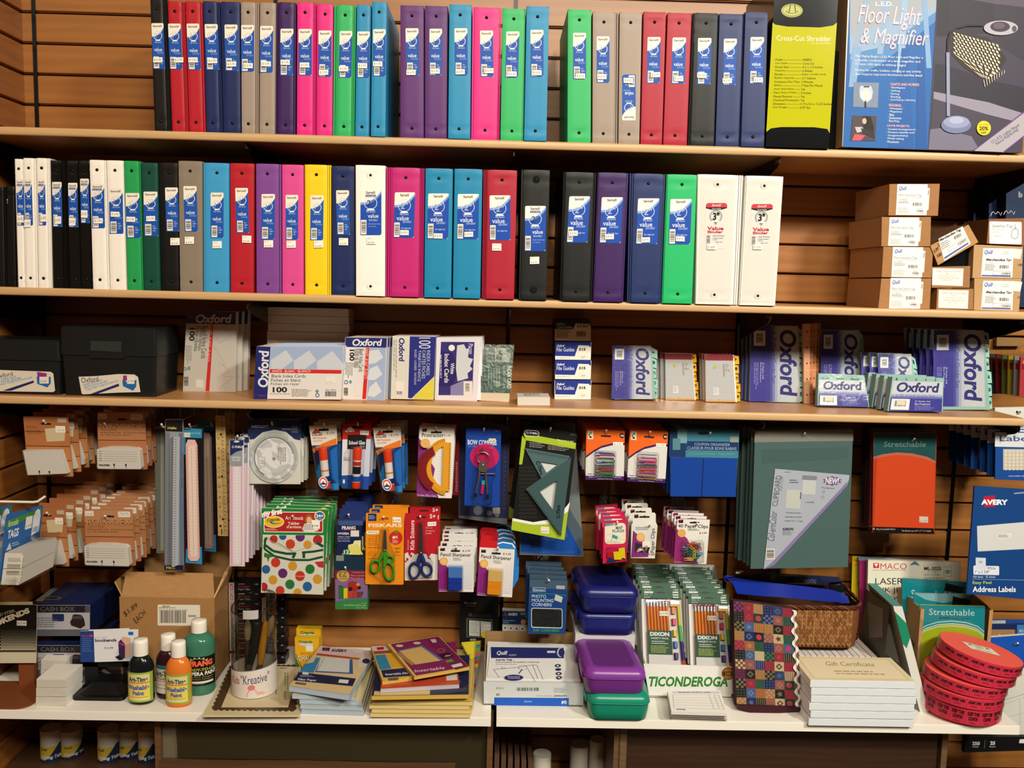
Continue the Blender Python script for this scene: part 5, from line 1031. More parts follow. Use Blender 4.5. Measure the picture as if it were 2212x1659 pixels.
# --- glue sticks
def glue(lab,q,A,B,kind,pegat,n,what,grp,cx=None):
    def art(a,f):
        g=Fr(f,q,100,100)
        if kind=='ap':
            a.rect(g,0,0,100,30,'d8d0c4'); a.flat(g,[(0,36),(40,28),(98,20),(98,30),(60,33),(20,38),(4,42)],'d9742a'); a.flat(g,[(4,42),(20,38),(60,33),(98,30),(98,98),(10,98),(8,70)],'17356e'); a.flat(g,[(70,40),(98,32),(98,92),(70,80)],'1f62b0'); a.flat(g,[(4,70),(24,56),(26,96),(10,98)],'2a86cc'); a.flat(g,[(16,92),(98,88),(98,98),(14,98)],'2a7cc0')
            a.flat(g,[(8,11),(24,4),(40,11)],'c23a24'); a.rect(g,8,11,44,15.5,'2a1c1a'); a.text(g,"ELMER'S",10,11.6,42,15,'e4dcd0',b=.03); a.text(g,'All Purpose',8,17.5,60,21.5,'d9662a',b=.02); a.text(g,'GLUE STICK',8,22.5,44,24.5,'6a6a70'); a.text(g,'$ 2.99',62,11,90,14,'4a4642'); slotc(a,g,52,7,38,3.4)
        else:
            a.rect(g,0,0,100,24,'b8251f'); a.rect(g,0,24,100,80,'d8d6de'); a.flat(g,[(0,80),(100,76),(100,99),(0,99)],'1f4a9e'); a.flat(g,[(70,24),(100,24),(100,80),(78,80)],'c4c8dc'); a.flat(g,[(14,9),(26,4),(40,9)],'e8d8d0'); a.rect(g,8,9,44,13,'7a1410'); a.text(g,"ELMER'S",10,9.6,42,12.6,'f0e4dc',b=.03); a.rect(g,18,17,84,39,'18161a'); a.text(g,'School Glue',23,26,80,32,'e4e2e6',b=.02); a.text(g,'Stick',64,33,80,36,'c8c6ca'); a.rect(g,62,10.5,92,17,'e8e4dc',dy=1); a.text(g,'$ 2.99',66,12.5,88,15.5,'4a4642'); a.text(g,'1',5,86,12,92,'e8eaf2',b=.04); a.text(g,'Goes on',6,51,28,53.5,'5a4a8a'); a.text(g,'PURPLE',6,54.5,28,57,'5a4a8a',b=.02); slotc(a,g,52,5.5,36,3.4)
    def ext(t,pl,f):
        b=t.part('glue_stick',fi='plast'); P0,P1=f.p(*A,.011),f.p(*B,.011); ax=(P1-P0); L=ax.length; R_=.0108; ax.normalize()
        OR='e2401c'
        b.lathe(P0,[(R_*.9,.0),(R_,.002),(R_,L*.16)],OR,n=18,axis=ax); b.lathe(P0+ax*L*.16,[(R_*.93,0),(R_*.93,L*.54)],'e6e2e0' if kind=='ap' else 'd8d4dc',n=18,axis=ax)
        cp=t.part('cap',parent=b,fi='plast'); cp.lathe(P0+ax*L*.70,[(R_,0),(R_,L*.27),(R_*.93,L*.29),(R_*.7,L*.30)],OR,n=18,axis=ax)
        # label bands wrapped on the barrel
        if kind=='ap': b.lathe(P0+ax*L*.17,[(R_*.94,0),(R_*.94,L*.13)],'16306a',n=18,axis=ax); b.lathe(P0+ax*L*.42,[(R_*.94,0),(R_*.94,L*.04)],'e08a2a',n=18,axis=ax)
        else: b.lathe(P0+ax*L*.17,[(R_*.94,0),(R_*.94,L*.13)],'1f4fae',n=18,axis=ax); b.lathe(P0+ax*L*.36,[(R_*.945,0),(R_*.945,L*.18)],'201c1e',n=18,axis=ax); b.lathe(P0+ax*L*.56,[(R_*.945,0),(R_*.945,L*.1)],'c02a20',n=18,axis=ax)
        if kind=='ap':
            bd=t.part('round_badge'); g=Fr(f,q,100,100)
            class S_:
                k=0
                def p(s,x,y,off=0): return g.p(x,y,.0235+off)
                def nrm(s): return g.nrm()
            s_=S_(); 
            cx_,cy_=cx; bd.disc(s_,cx_,cy_,21,'e8e6ea',ry=9,n=24); bd.ring(s_,cx_,cy_,13,18,'d8481f',n=20,ry=.43,a0=180,a1=360); bd.ring(s_,cx_,cy_,13,18,'2a5aa8',n=20,ry=.43,a0=0,a1=180); bd.flat(s_,[(cx_-9,cy_+1.5),(cx_,cy_-2.5),(cx_+9,cy_+1.5)],'c23a24'); bd.rect(s_,cx_-11,cy_+1,cx_+11,cy_+3,'2a1c1a')
        g=Fr(f,[(A[0]-50,B[1]-8),(A[0]+44,B[1]-8),(A[0]+44,A[1]+12),(A[0]-50,A[1]+12)],1,1)
        mx=(A[0]+B[0])/2; hw=56; blister(t,f,[(B[0]-hw,B[1]-8),(B[0]+hw,B[1]-8),(A[0]+hw,A[1]+10),(A[0]-hw,A[1]+10)],.0225,taper=.93)
    hang('glue_stick_pack',lab,'glue stick',q2p(q,540,880,3.77),-.2,art,c7,col='3a3a44',r=2.5,ext=ext,group=grp,n=n,dy=.03,dx=.003,dz=.003,what=what,pegat=pegat,pegwhat=what)
def q2p(q,ox,oy,s): return [(ox+x/s,oy+y/s) for x,y in q]
glue('all purpose glue stick pack left of the red school glue pack',[(480,150),(705,140),(727,678),(555,683)],(630,650),(598,318),'ap',(699,914),2,'all purpose glue stick pack, left peg','glue stick packs, left peg',cx=(38,84))
glue('red and white school glue stick pack between the two blue ones',[(755,135),(990,128),(965,672),(745,660)],(868,648),(883,318),'sg',(772,914),3,'red school glue stick pack, middle peg','school glue stick packs')
glue('all purpose glue stick pack right of the red school glue pack',[(1000,165),(1228,155),(1245,700),(1072,700)],(1150,668),(1122,336),'ap',(840,921),2,'all purpose glue stick pack, right peg','glue stick packs, right peg',cx=(35,84))
# --- protractor
def art(a,f):
    a.flat(f,[(175,152),(460,162),(436,740),(325,738),(315,700),(302,640),(272,500),(250,350),(170,250)],'ddd9d2'); a.flat(f,[(168,255),(215,300),(250,420),(300,500),(285,580),(315,700),(330,737),(150,725)],'7c2a74')
    for i in range(18): a.line(f,[(330,320+i*20),(438,325+i*20)],1.2,'b8c0c8')
    a.text(f,'Protractor',195,208,372,240,'2c2826'); a.rect(f,198,172,234,196,'1e1a1a'); a.rect(f,198,172,222,180,'b8282a'); a.text(f,'For Home, Office or School',158,704,312,724,'d8c8d8',dy=8); slotc(a,f,312,202,90,14); a.text(f,'$ 1.49',375,222,425,236,'8a867e')
def ext(t,pl,f):
    m=t.part('yellow_protractor',fi='plast'); cx,cy=370,480
    out=[(cx+60,cy-200)]+[(cx-5-185*math.sin(math.radians(a)) +40,cy-232*math.cos(math.radians(a))) for a in range(0,181,12)]+[(cx+50,cy+190)]
    def band(m,col,cx,cy,rx,ry,th,a0,a1,o):
        R=[];n=20
        for i in range(n+1):
            an=math.radians(a0+(a1-a0)*i/n); c_,s_=math.cos(an),math.sin(an); R.append([f.p(cx+rx*c_,cy+ry*s_,o),f.p(cx+(rx-th)*c_,cy+(ry-th)*s_,o)])
        m.grid(R,col,smooth=False)
        for i in range(30):
            an=math.radians(a0+(a1-a0)*(i+.5)/30); c_,s_=math.cos(an),math.sin(an); m.face([f.p(cx+(rx-6)*c_,cy+(ry-6)*s_,o+.0003),f.p(cx+(rx-6)*c_-s_*3,cy+(ry-6)*s_+c_*3,o+.0003),f.p(cx+(rx-26)*c_-s_*3,cy+(ry-26)*s_+c_*3,o+.0003),f.p(cx+(rx-26)*c_,cy+(ry-26)*s_,o+.0003)],'3a2a18')
    band(m,'d8962a',400,480,192,232,62,95,265,.006)
    m.prism(f,[(370,280),(432,284),(420,680),(360,676)],.0012,'d8962a',front=.0065)
    for i in range(22): m.face([f.p(x,y,.0068) for x,y in ((418-i*.5,295+i*17),(430-i*.5,295+i*17),(430-i*.5,299+i*17),(418-i*.5,299+i*17))],'3a2a18')
    m.text(Fr(f,[(388,300),(404,300),(394,472),(380,472)],1,1),'PROTRACTOR',0,0,1,1,'3a2412',rot=90,b=.03)
    m2=t.part('red_protractor',fi='plast'); band(m2,'7d2020',345,500,182,196,70,118,250,.009)
    s_=t.part('round_sticker'); 
    s_.disc(f,225,285,40,'d9a860',ry=38,off=.012,bump=False)
hang('protractor_pack','protractor pack with yellow and red half circles','protractor',quad(905,920,982,922,975,1077,900,1072),-.21,art,c8,col='7c2a74',r=2.5,ext=ext,group='protractor packs',n=2,dy=.02,dx=-.001,what='white-topped protractor pack',pegat=(941,923),pegwhat='the protractor packs')
def art(a,f):
    a.rect(f,455,160,500,700,'7e1a28'); a.text(f,'TRANSPORTADOR/REGLA',468,440,486,690,'c8a0a4',rot=90); slotc(a,f,345,128,90,12)
hang('protractor_pack','dark red protractor pack showing its edge behind the white one','protractor',quad(910,905,994,907,991,1070,905,1066),-.14,art,c8,col='8a1c26',r=2,group='red protractor packs',n=1,dy=.02,what='dark red protractor pack')
# --- compass and template
def art(a,f):
    a.rect(f,552,925,560,930,'5a64a0') if 0 else None
    a.flat(f,[(500,112),(912,146),(909,185),(503,150)],'6c6860'); a.flat(f,[(505,150),(905,185),(890,905),(500,880)],'3a4070'); a.disc(f,652,840,38,'8a8c9a'); a.disc(f,742,862,22,'8a8c9a'); a.disc(f,806,876,19,'8a8c9a'); a.rect(f,770,815,830,865,'d0cdc6'); a.text(f,'$ 6.95',774,848,822,860,'5a564e'); a.flat(f,[(497,880),(890,905),(890,955),(495,900)],'8e8e90')
    for i in range(14): a.line(f,[(880-i*.5,330+i*38),(862-i*.5,329+i*38)],2,'9a9cac')
hang('drawing_template_pack','blue-grey drawing template in a clear sleeve behind the compass','template',quad(992.6,909,1101,918,1096,1133,991,1119),-.12,art,c8,col='7e7e84',r=0,bag=quad(992.6,912,1101,920,1096,1133,991,1119))
def art(a,f):
    a.text(f,'BOW COMPASS',567,262,803,304,'c9cfe4',b=.03,dy=6) ; a.text(f,'with refill leads and case',567,308,730,324,'6f86c4'); a.disc(f,705,400,118,'c01c5e',ry=104,n=36); slotc(a,f,700,162,70,14); a.rect(f,738,252,796,290,'cfc9b4',dy=2); a.text(f,'$ 5.89',745,272,788,284,'5a564e'); a.flat(f,[(785,200),(798,184),(812,200)],'b8304a'); a.text(f,'ACME',805,188,835,200,'8090c0')
def ext(t,pl,f):
    m=t.part('bow_compass',fi='metal'); F=lambda x,y,o=.008:f.p(x,y,o); c='b0a898'
    m.tube([F(690,328),(F(691,352))],.0028,c,'metal',8)
    m.tube([F(691+50*math.cos(a*math.pi/8),405+46*math.sin(a*math.pi/8)) for a in range(16)],.0018,c,'metal',6,closed=True)
    m.tube([F(668,440),F(660,560),F(632,700),F(628,770)],[.0026,.0026,.0018,.0006],c,'metal',8); m.tube([F(714,440),F(716,560),F(728,700),F(732,770)],[.0026,.0026,.0022,.0006],c,'metal',8)
    m.prism(f,[(662,435),(722,435),(728,500),(708,520),(676,520),(655,500)],.003,c,'metal',front=.012); m.tube([F(655,535),F(790,535)],.0010,c,'metal',6); m.tube([F(790,520),F(790,548)],.0014,c,'metal',6); m.lathe(F(692,463,.012),[(.003,0),(.003,.002),(.0005,.0025)],'d8d0c0','chrome',12,axis=(0,-1,0)); m.prism(f,[(622,690),(644,692),(640,722),(624,720)],.003,'1a1a20','plast',front=.012); m.prism(f,[(718,700),(740,698),(738,740),(722,740)],.003,'1a1a20','plast',front=.012)
    l=t.part('refill_lead_case',fi='plast'); l.prism(f,[(682,592),(708,592),(706,622),(680,622)],.003,'2ab0b0',front=.007); l.prism(f,[(680,622),(704,622),(692,702),(672,698)],.003,'c82060',front=.007)
    blister(t,f,[(640,310),(780,312),(800,540),(770,600),(765,785),(590,780),(610,560),(620,420)],.013,taper=.93)
hang('compass_pack','bow compass on a blue card with a pink circle','compass',quad(1007,924,1083,925,1079,1095,1003,1092),-.215,art,c8,col='153e96',r=2.5,ext=ext,pegat=(1045,926),pegwhat='the bow compass')
# --- triangle sets
def art(a,f):
    a.flat(f,[(1010,170),(1500,1000),(1510,1212),(990,1195),(1000,700)],'5a6878'); a.flat(f,[(1000,1020),(1380,1060),(1360,930),(1495,1190),(1470,1208),(1000,1180)],'1f55b4'); a.flat(f,[(1060,1040),(1280,1062),(1270,1090),(1060,1065)],'2f6ac4')
    for i in range(16): a.line(f,[(1030+i*26,1186),(1030+i*26,1172)],2,'8ab0e0')
    a.greek(f,1080,1095,1120,1150,4,'1a3060')
hang('triangle_set_pack','blue plastic triangle in a silvery sleeve, behind the green-edged set','triangle set',q2p([(1000,120),(1440,130),(1510,1215),(990,1200)],860,880,3.771),-.15,art,c8,col='7d8688',r=0,fi='gloss',bag=q2p([(1000,120),(1440,130),(1512,1216),(988,1200)],860,880,3.771))
def art(a,f):
    L='a0b82a'
    a.flat(f,[(1020,210),(1450,290),(1444,340),(1040,268)],L); a.flat(f,[(1010,230),(1042,268),(1010,465),(985,465)],L); a.flat(f,[(932,902),(1100,935),(1290,905),(1400,770),(1372,920),(1230,960),(1080,955),(930,925)],'e4e4e0'); a.flat(f,[(928,925),(1080,957),(1240,950),(1385,845),(1355,1080),(922,998)],L)
    a.rrect(f,1030,182,1150,232,24,'e8e8e8',dy=8); a.rrect(f,1034,186,1146,228,20,'141414',dy=8); a.text(f,'C-THRU',1045,196,1136,214,'e0e0e0',b=.03,dy=8); a.text(f,'TRIANGLE SET',1292,258,1430,276,'d0dc7a',b=.02,dy=18); a.text(f,'30/60 & 45/90',1300,282,1430,298,'c4d468',dy=16); a.greek(f,1070,285,1200,330,3,'8a8a88',dy=12); a.greek(f,1220,312,1400,350,3,'8a8a88',dy=16); a.text(f,'#1190',1404,216,1438,226,'8a8a88',dy=4)
    for i in range(11):
        for j in range(14):
            x=990+i*13+ (j%2)*6; y=480+j*31; 
            if i<4 or y<900: a.rrect(f,x-4,y,x+3,y+22,2,'2a2a2a',off=3*EPS,bump=False)
    a.rect(f,1162,970,1230,1025,'ddd9ca',dy=4); a.text(f,'$ 6.99',1168,1005,1216,1018,'4a4642')
def ext(t,pl,f):
    t.parts[0].flat(f,[(1150,430),(1310,455),(1205,540)],'c8ccc8'); t.parts[0].flat(f,[(1300,580),(1262,840),(1150,680)],'c8ccc8')
    def tri(nm,P,Q,col,o):
        m=t.part(nm,fi='plast'); n=3; P3_=[f.p(x,y,o) for x,y in P]; Q3=[f.p(x,y,o) for x,y in Q]
        for i in range(3):
            j=(i+1)%3; m.face([P3_[i],P3_[j],Q3[j],Q3[i]],col); d=Vector((0,.0018,0)); m.face([P3_[j],P3_[i],P3_[i]+d,P3_[j]+d],'7f9494'); m.face([Q3[i],Q3[j],Q3[j]+d,Q3[i]+d],'8ea2a2')
        return m
    m=tri('triangle',[(1032,330),(1400,395),(1222,1160-440)][:2]+[(1205,645)],[(1160,440),(1300,462),(1208,530)],'4d6669',.005)
    m=tri('set_square',[(1408,400),(1325,1045),(1040,660)],[(1292,590),(1262,830),(1150,680)],'3d5557',.009)
    g=Fr(f,[(1032,330),(1400,395),(1370,450),(1060,385)],100,10)
    for i in range(26): m.face([g.p(6+i*3.5,1,-0+.0095),g.p(6.8+i*3.5,1,.0095),g.p(6.8+i*3.5,3.5,.0095),g.p(6+i*3.5,3.5,.0095)],'16201f')
    for i in range(24):
        x,y=1052+i*11.2,676+i*15.2; m.face([f.p(x,y,.0095),f.p(x+3,y+4,.0095),f.p(x+16,y-4,.0095),f.p(x+13,y-8,.0095)],'16201f')
    class S_:
        k=0
        def p(s,x,y,off=0): return f.p(x,y,.0055+off)
        def nrm(s): return f.nrm()
    m.tquad(S_(),'C-Thru',[(1150,430),(1182,540),(1160,548),(1118,440)],'141c1c',rot=0,b=.03)
    m.fin='plast'
    class S2(S_):
        def p(s,x,y,off=0): return f.p(x,y,.0095+off)
    m.text(S2(),'C-Thru',1288,790,1318,895,'141c1c',rot=-90,b=.03)
hang('triangle_set_pack','two smoky green set squares on a black and lime card','triangle set',quad(1132,916,1247,936,1219.5,1166.5,1104.6,1145),-.225,art,c8,col='151515',r=3,ext=ext,pegat=(1189,925),pegwhat='the triangle sets')
hang('triangle_set_pack','dark triangle set card directly behind the black and lime one','triangle set',q2p([(1000,95),(1260,120),(1150,1000),(905,800)],860,880,3.771),-.165,lambda a,f:(a.text(f,'C-THRU',1010,118,1100,136,'8a8a8a'),a.flat(f,[(905,805),(985,870),(980,925),(900,900)],'6a7c28')),c8,col='101214',r=2)
# --- orange 40 clip packs
def clips40(lab,o,q,cols,grp,what,pegat):
    ox,oy=o
    def art(a,f):
        g=Fr(f,q,100,100); a.rect(g,0,0,100,100,'d2d0cc'); a.flat(g,[(0,0),(100,0),(100,28),(70,29),(40,35),(20,44),(0,57)],'e0631f'); a.flat(g,[(0,54),(20,42),(40,33),(70,26),(100,25),(100,29),(70,30),(40,37),(20,46),(0,58)],'3c1c50'); a.rect(g,0,92,100,100,'44205e'); a.text(g,'Jumbo Paper Clips · Presentation Grade Vinyl',8,93,92,96,'d8d0e0'); a.text(g,'Clip Jumbo Pink Pack',30,96.6,70,99,'d8d0e0'); a.greek(g,4,88,96,91,1,'55504a'); a.rrect(g,4,5,18,21,1,'d8d0c0'); a.disc(g,11,9,4,'6a9a5a',ry=2.6); a.disc(g,11,17,3.5,'1a1a1a',ry=1.8); a.rect(g,6,11.5,9,15,'1a1a1a'); a.disc(g,93,10,6.5,'2a1a20',ry=5); a.text(g,'40',88.5,8,98,12,'e8e4e0',b=.03); slotc(a,g,51,13,26,3); a.rect(g,70,24,96,31,'ece8e0',dy=-1); a.text(g,'$ 2.99',73,26.5,92,29.5,'4a4642',dy=-1)
    def ext(t,pl,f):
        g=Fr(f,q,100,112); m=t.part('paper_clips',fi='plast')
        R=random.Random(len(lab))
        for i,cc in enumerate(cols): clip(m,g,49+R.uniform(-1,1),54+i*4.6,50,8,R.uniform(-3,3),cc,.004+.0008*(i%4),.00075)
        blister(t,g,rr(22,46,78,102,5),.011,taper=.95)
    hang('paper_clip_pack',lab,'paper clips',q2p(q,1240,900,4.88),-.225,art,c9,col='d06a30',r=1.5,ext=ext,group=grp,n=9,dy=.0205,dx=-.0005,dz=.0008,what=what,pegat=pegat,pegwhat=what)
clips40('orange and white clip pack, foremost, holding green and white clips',(0,0),[(130,120),(535,150),(525,670),(122,665)],['3a6ab0','c02a4a','e4e0e8','2a7a4a','e4e0e8','4a5aa8','2a6a4a','b03a3a','c04a5a','2a6a4a','2f8a5a'],'orange clip packs, left peg','orange clip pack, left peg',(1309,930))
clips40('orange and white clip pack, foremost, holding mostly pink clips',(0,0),[(590,125),(993,160),(962,700),(560,682)],['c8c8d0','e8e4ea','c03a6a','e06a9a','3a6a9a','2a6a4a','a84a4a','e0608a','e0608a','5a5aa0','c8a040'],'orange clip packs, right peg','orange clip pack, right peg',(1404,933))
# --- coupon organizers
def art(a,f):
    a.flat(f,[(1010,125),(1745,145),(1732,438),(1000,420)],'2b5878'); a.flat(f,[(1010,125),(1190,130),(1170,430),(1000,420)],'1a335f'); a.flat(f,[(1190,130),(1745,145),(1732,265),(1188,258)],'3a7488'); a.flat(f,[(1188,258),(1732,268),(1730,362),(1180,352)],'18325f'); a.flat(f,[(1180,352),(1730,362),(1730,438),(1175,425)],'3d7c8c'); a.rect(f,1090,128,1190,280,'6d97a0'); a.rect(f,1040,230,1120,350,'4f8088')
    a.text(f,'COUPON ORGANIZER',1268,276,1644,304,'9ab4cc',dy=6); a.text(f,'CLASSEUR POUR BONS RABAIS',1194,314,1712,346,'9ab4cc',dy=8); a.text(f,'12 Labeled Pockets · Expandable',1215,380,1680,400,'6fa0ac',dy=6); a.flat(f,[(1308,168),(1370,160),(1430,172),(1430,185),(1370,190),(1310,185)],'14202c'); a.rect(f,1645,210,1735,270,'8a9088')
    a.flat(f,[(1018,432),(1715,440),(1705,845),(1015,840)],'1546a8'); a.flat(f,[(1358,440),(1368,440),(1350,843),(1338,843)],'0d2858')
hang('coupon_organizer','blue coupon organizer in a clear bag with teal header, foremost','organizer',quad(1447,925.6,1597.6,929.7,1589,1073,1448,1072),-.225,art,c9,th=.006,col='2a4a7c',r=0,group='coupon organizers',n=2,dy=.035,dx=-.004,what='blue coupon organizer',bag=quad(1445,987,1592,990,1590,1078,1442,1077),pegat=(1534,935),pegwhat='the coupon organizers')
# --- lower row
def art(a,f):
    a.rrect(f,325,1125,545,1345,40,'dcd6c0',dy=-6); a.flat(f,[(328,1128),(412,1118),(410,1145),(326,1155)],'2a6a7c'); a.text(f,'MAP',440,1155,512,1190,'3a6a70',b=.03,dy=-4); a.text(f,'FLAGS',405,1192,530,1222,'3a6a70',b=.03,dy=-4); a.text(f,'Removable',335,1128,405,1146,'b8d0d4',dy=-6); a.flat(f,[(406,1240),(462,1262),(455,1295),(400,1275)],'2a8f96'); a.line(f,[(395,1310),(410,1240)],4,'3a5a5a'); a.line(f,[(335,1250),(400,1235),(470,1280),(530,1240)],2,'9a9684'); a.line(f,[(330,1300),(420,1310),(500,1290),(540,1300)],2,'9a9684'); a.greek(f,345,1318,510,1338,2,'a8a48c')
def ext(t,pl,f):
    m=t.part('paper_flags',fi='card'); m.flat(f,[(352,1425),(412,1422),(412,1500),(345,1480)],'b81818',off=.004,bump=False); m.flat(f,[(412,1418),(468,1412),(466,1382),(530,1370),(538,1490),(510,1480),(490,1500),(420,1500)],'e8d018',off=.006,bump=False); m.flat(f,[(342,1525),(378,1470),(450,1522)],'1c2a6a',off=.005,bump=False); blister(t,f,[(345,1375),(545,1365),(545,1520),(340,1530)],.008,taper=.96)
hang('map_flag_pack','pink pack of map flags with yellow and red flags, foremost','map flags',quad(1304,1126,1354.8,1122,1353.7,1213.5,1302,1217.6),-.235,art,c9,col='c41d4c',r=0,ext=ext,group='map flag packs',n=4,dy=.036,dx=-.001,dz=.0005,what='pink map flag pack',pegat=(1333,1128),pegwhat='the pink map flag packs')
t=Thing('paper_clip_box','white and purple hanging box of 150 paper clips, foremost','paper clips','boxed clip packs'); pl=PY(-.225); f=c9(pl); a=t.part('card'); a.prism(f,[(618,1012),(850,1012),(862,1030),(862,1110),(880,1150),(605,1150),(620,1110),(612,1030)],.001,'d6d4cc'); b=t.part('box'); b.prism(f,[(605,1150),(880,1150),(852,1495),(598,1490)],.02,'d0cec8',side='b8b4ae')
b.flat(f,[(622,1200),(650,1225),(700,1262),(740,1310),(790,1440),(780,1480),(600,1485)],'7a2a70'); 
for i in range(12): b.line(f,[(760+i*3,1190+i*20),(868-i*2,1192+i*20)],1.2,'a8b0b8')
b.text(f,'Paper Clips',812,1178,862,1432,'2c2826',rot=-90,dx=-6); b.text(f,'150',795,1440,850,1462,'2c2826'); b.disc(f,702,1270,46,'d4a058',n=24); b.disc(f,702,1270,36,'dcb070'); b.greek(f,650,1165,790,1200,2,'8a8680'); b.flat(f,[(648,1325),(700,1340),(800,1380),(780,1435),(640,1425)],'33202c'); b.rect(f,720,1312,802,1375,'dedad2'); b.text(f,'$ 3.49',730,1355,775,1368,'8a867e'); a.rect(f,636,1030,678,1066,'1e1a1a'); a.rect(f,636,1030,664,1042,'b8282a'); slotc(a,f,742,1055,110,16)
m=t.part('paper_clips',fi='plast')
for i,cc in enumerate(('e0b0c0','e4e0e4','b04a6a','5a8a5a','3a3a6a','b08a4a')): clip(m,f,680+i*16,1410-(i%3)*14,52,14,-20+i*25,cc,.003,.0006)
ob=t.done(); stack_back(ob,3,.045,'white and purple clip box','','boxed clip packs',dx=-.003); peg(1404,1133,-.24,'the boxes of 150 clips')
def c40(o=0):
    def art(a,f):
        a.flat(f,[(1090,1078),(1432,1086),(1395,1555),(1300,1552),(1270,1530),(1200,1300),(1130,1230),(1082,1180)],'dad8d2'); a.flat(f,[(1080,1175),(1120,1230),(1190,1280),(1250,1400),(1310,1555),(1052,1540)],'8a2a6c')
        for i in range(16): a.line(f,[(1300,1260+i*18),(1412-i,1264+i*18)],1.2,'a8b0b8')
        a.text(f,'40 Paper Clips',1098,1130,1412,1178,'2c2826',dy=8); a.rect(f,1102,1085,1150,1118,'1e1a1a'); a.rect(f,1102,1085,1132,1096,'b8282a'); a.disc(f,1134,1226,44,'d4a058',n=24); a.text(f,'$ 2.99',1322,1215,1398,1236,'4a4642'); a.greek(f,1200,1180,1330,1205,2,'8a8680'); slotc(a,f,1270,1115,100,15); a.text(f,'For Home, Office or School',1060,1524,1260,1538,'d8b8d0')
    return art
def ext(t,pl,f):
    m=t.part('paper_clips',fi='plast'); R=random.Random(4)
    for i in range(26): clip(m,f,1190+R.uniform(0,110),1335+R.uniform(0,170),R.uniform(80,130),24,R.uniform(-60,60) if i%2 else R.choice((0,90,5)),R.choice(('d8c840','3a6aa8','b02a4a','2a6a4a','d0406a','c03a2a','4a8ac0','d08a3a')),.003+.0003*i,.0007)
    blister(t,f,rr(1128,1300,1358,1525,18),.014,taper=.95)
hang('paper_clip_pack','white and purple pack of 40 mixed clips, foremost','paper clips',quad(1462,1120,1534,1122,1526,1219,1455,1215.6),-.235,c40(),c9,col='8a2a6c',r=2,ext=ext,group='packs of 40 mixed clips',n=4,dy=.03,dx=-.0025,dz=.0,what='pack of 40 mixed clips',pegat=(1506,1131),pegwhat='the packs of 40 mixed clips')
# --- clipboard bags
def art(a,f):
    a.flat(f,[(235,140),(1212,126),(1212,240),(228,256)],'8c8780'); a.rrect(f,700,160,730,190,12,'3a3632'); a.line(f,[(706,170),(830,225)],14,'9a948a'); a.flat(f,[(235,256),(1190,240),(1160,1498),(190,1515)],'506a6a')
    a.flat(f,[(300,330),(1170,300),(1160,420),(300,470)],'4a6465')
def ext(t,pl,f):
    m=t.part('paper_insert',fi='card')
    class S_:
        k=0
        def p(s,x,y,off=0): return f.p(x,y,.0022+off)
        def nrm(s): return f.nrm()
    s_=S_(); m.flat(s_,[(432,517),(1172,580),(1168,620),(1145,690),(400,1480),(318,1515)],'b6bacc'); m.flat(s_,[(1145,690),(1150,640),(1100,700),(560,1280),(400,1450),(318,1515),(345,1510),(420,1480)],'8f7fb4')
    m.text(s_,'CLIPBOARD',440,585,496,890,'4a4a58',rot=-90,dx=-40); m.text(s_,'9 5/8" x 12 3/4"',492,590,514,738,'4a4a58',rot=-90,dx=-12); m.text(s_,'Col-ernColor',382,940,456,1235,'55506a',rot=-90,dx=-30,it=.4); m.greek(s_,528,548,604,562,1,'55556a'); m.greek(s_,576,626,670,670,2,'55556a'); m.flat(s_,[(705,580),(850,590),(845,630),(700,625)],'8a8c98'); m.flat(s_,[(708,628),(840,635),(830,775),(700,770)],'cfd0d2'); m.flat(s_,[(548,720),(695,732),(680,918),(532,905)],'cdcdca'); m.line(s_,[(688,750),(682,820)],8,'2a2a34')
    st=[]; 
    for k in range(20): r_=1 if k%2 else .74; st.append((1000+100*r_*math.cos(k*math.pi/10),638+50*r_*math.sin(k*math.pi/10)))
    m.flat(s_,st,'7a5a9a'); m.text(s_,'NEW!',930,602,1066,664,'eeeef4',b=.03,it=.2,dy=8); m.text(s_,'· Three bright colors',885,696,1022,714,'55556a',dy=8); m.disc(s_,916,744,16,'a4a6b8'); m.disc(s_,906,796,16,'a4a6b8'); m.text(s_,'· Convenient pen holder',528,945,688,962,'55556a',dy=4); m.text(s_,'· Lightweight and durable',524,986,698,1003,'55556a',dy=4); m.text(s_,'· Holds 8-1/2" x 11" paper',520,1026,708,1044,'55556a',dy=4); m.text(s_,'KOKUYO',510,1104,616,1130,'2a2a30',b=.04); m.greek(s_,505,1138,615,1180,4,'8a8a98'); m.text(s_,'or to the left.',732,840,820,856,'55556a'); m.bars(s_,340,1310,428,1420,vert=False,col='3a3a44',n=12)
hang('clipboard_pack','large clear bag with a teal clipboard and a curved paper insert','clipboard',q2p([(235,140),(1212,126),(1160,1498),(190,1515)],1580,900,4.609),-.235,art,c10,th=.004,col='506a6a',side='465c5c',r=0,ext=ext,group='clipboard bags',n=4,dy=.022,dx=-.004,what='large clear clipboard bag',bag=q2p([(230,130),(1218,120),(1175,1505),(160,1530)],1580,900,4.609),jr=.006,pegat=(1738,936),pegwhat='the clipboard bags')
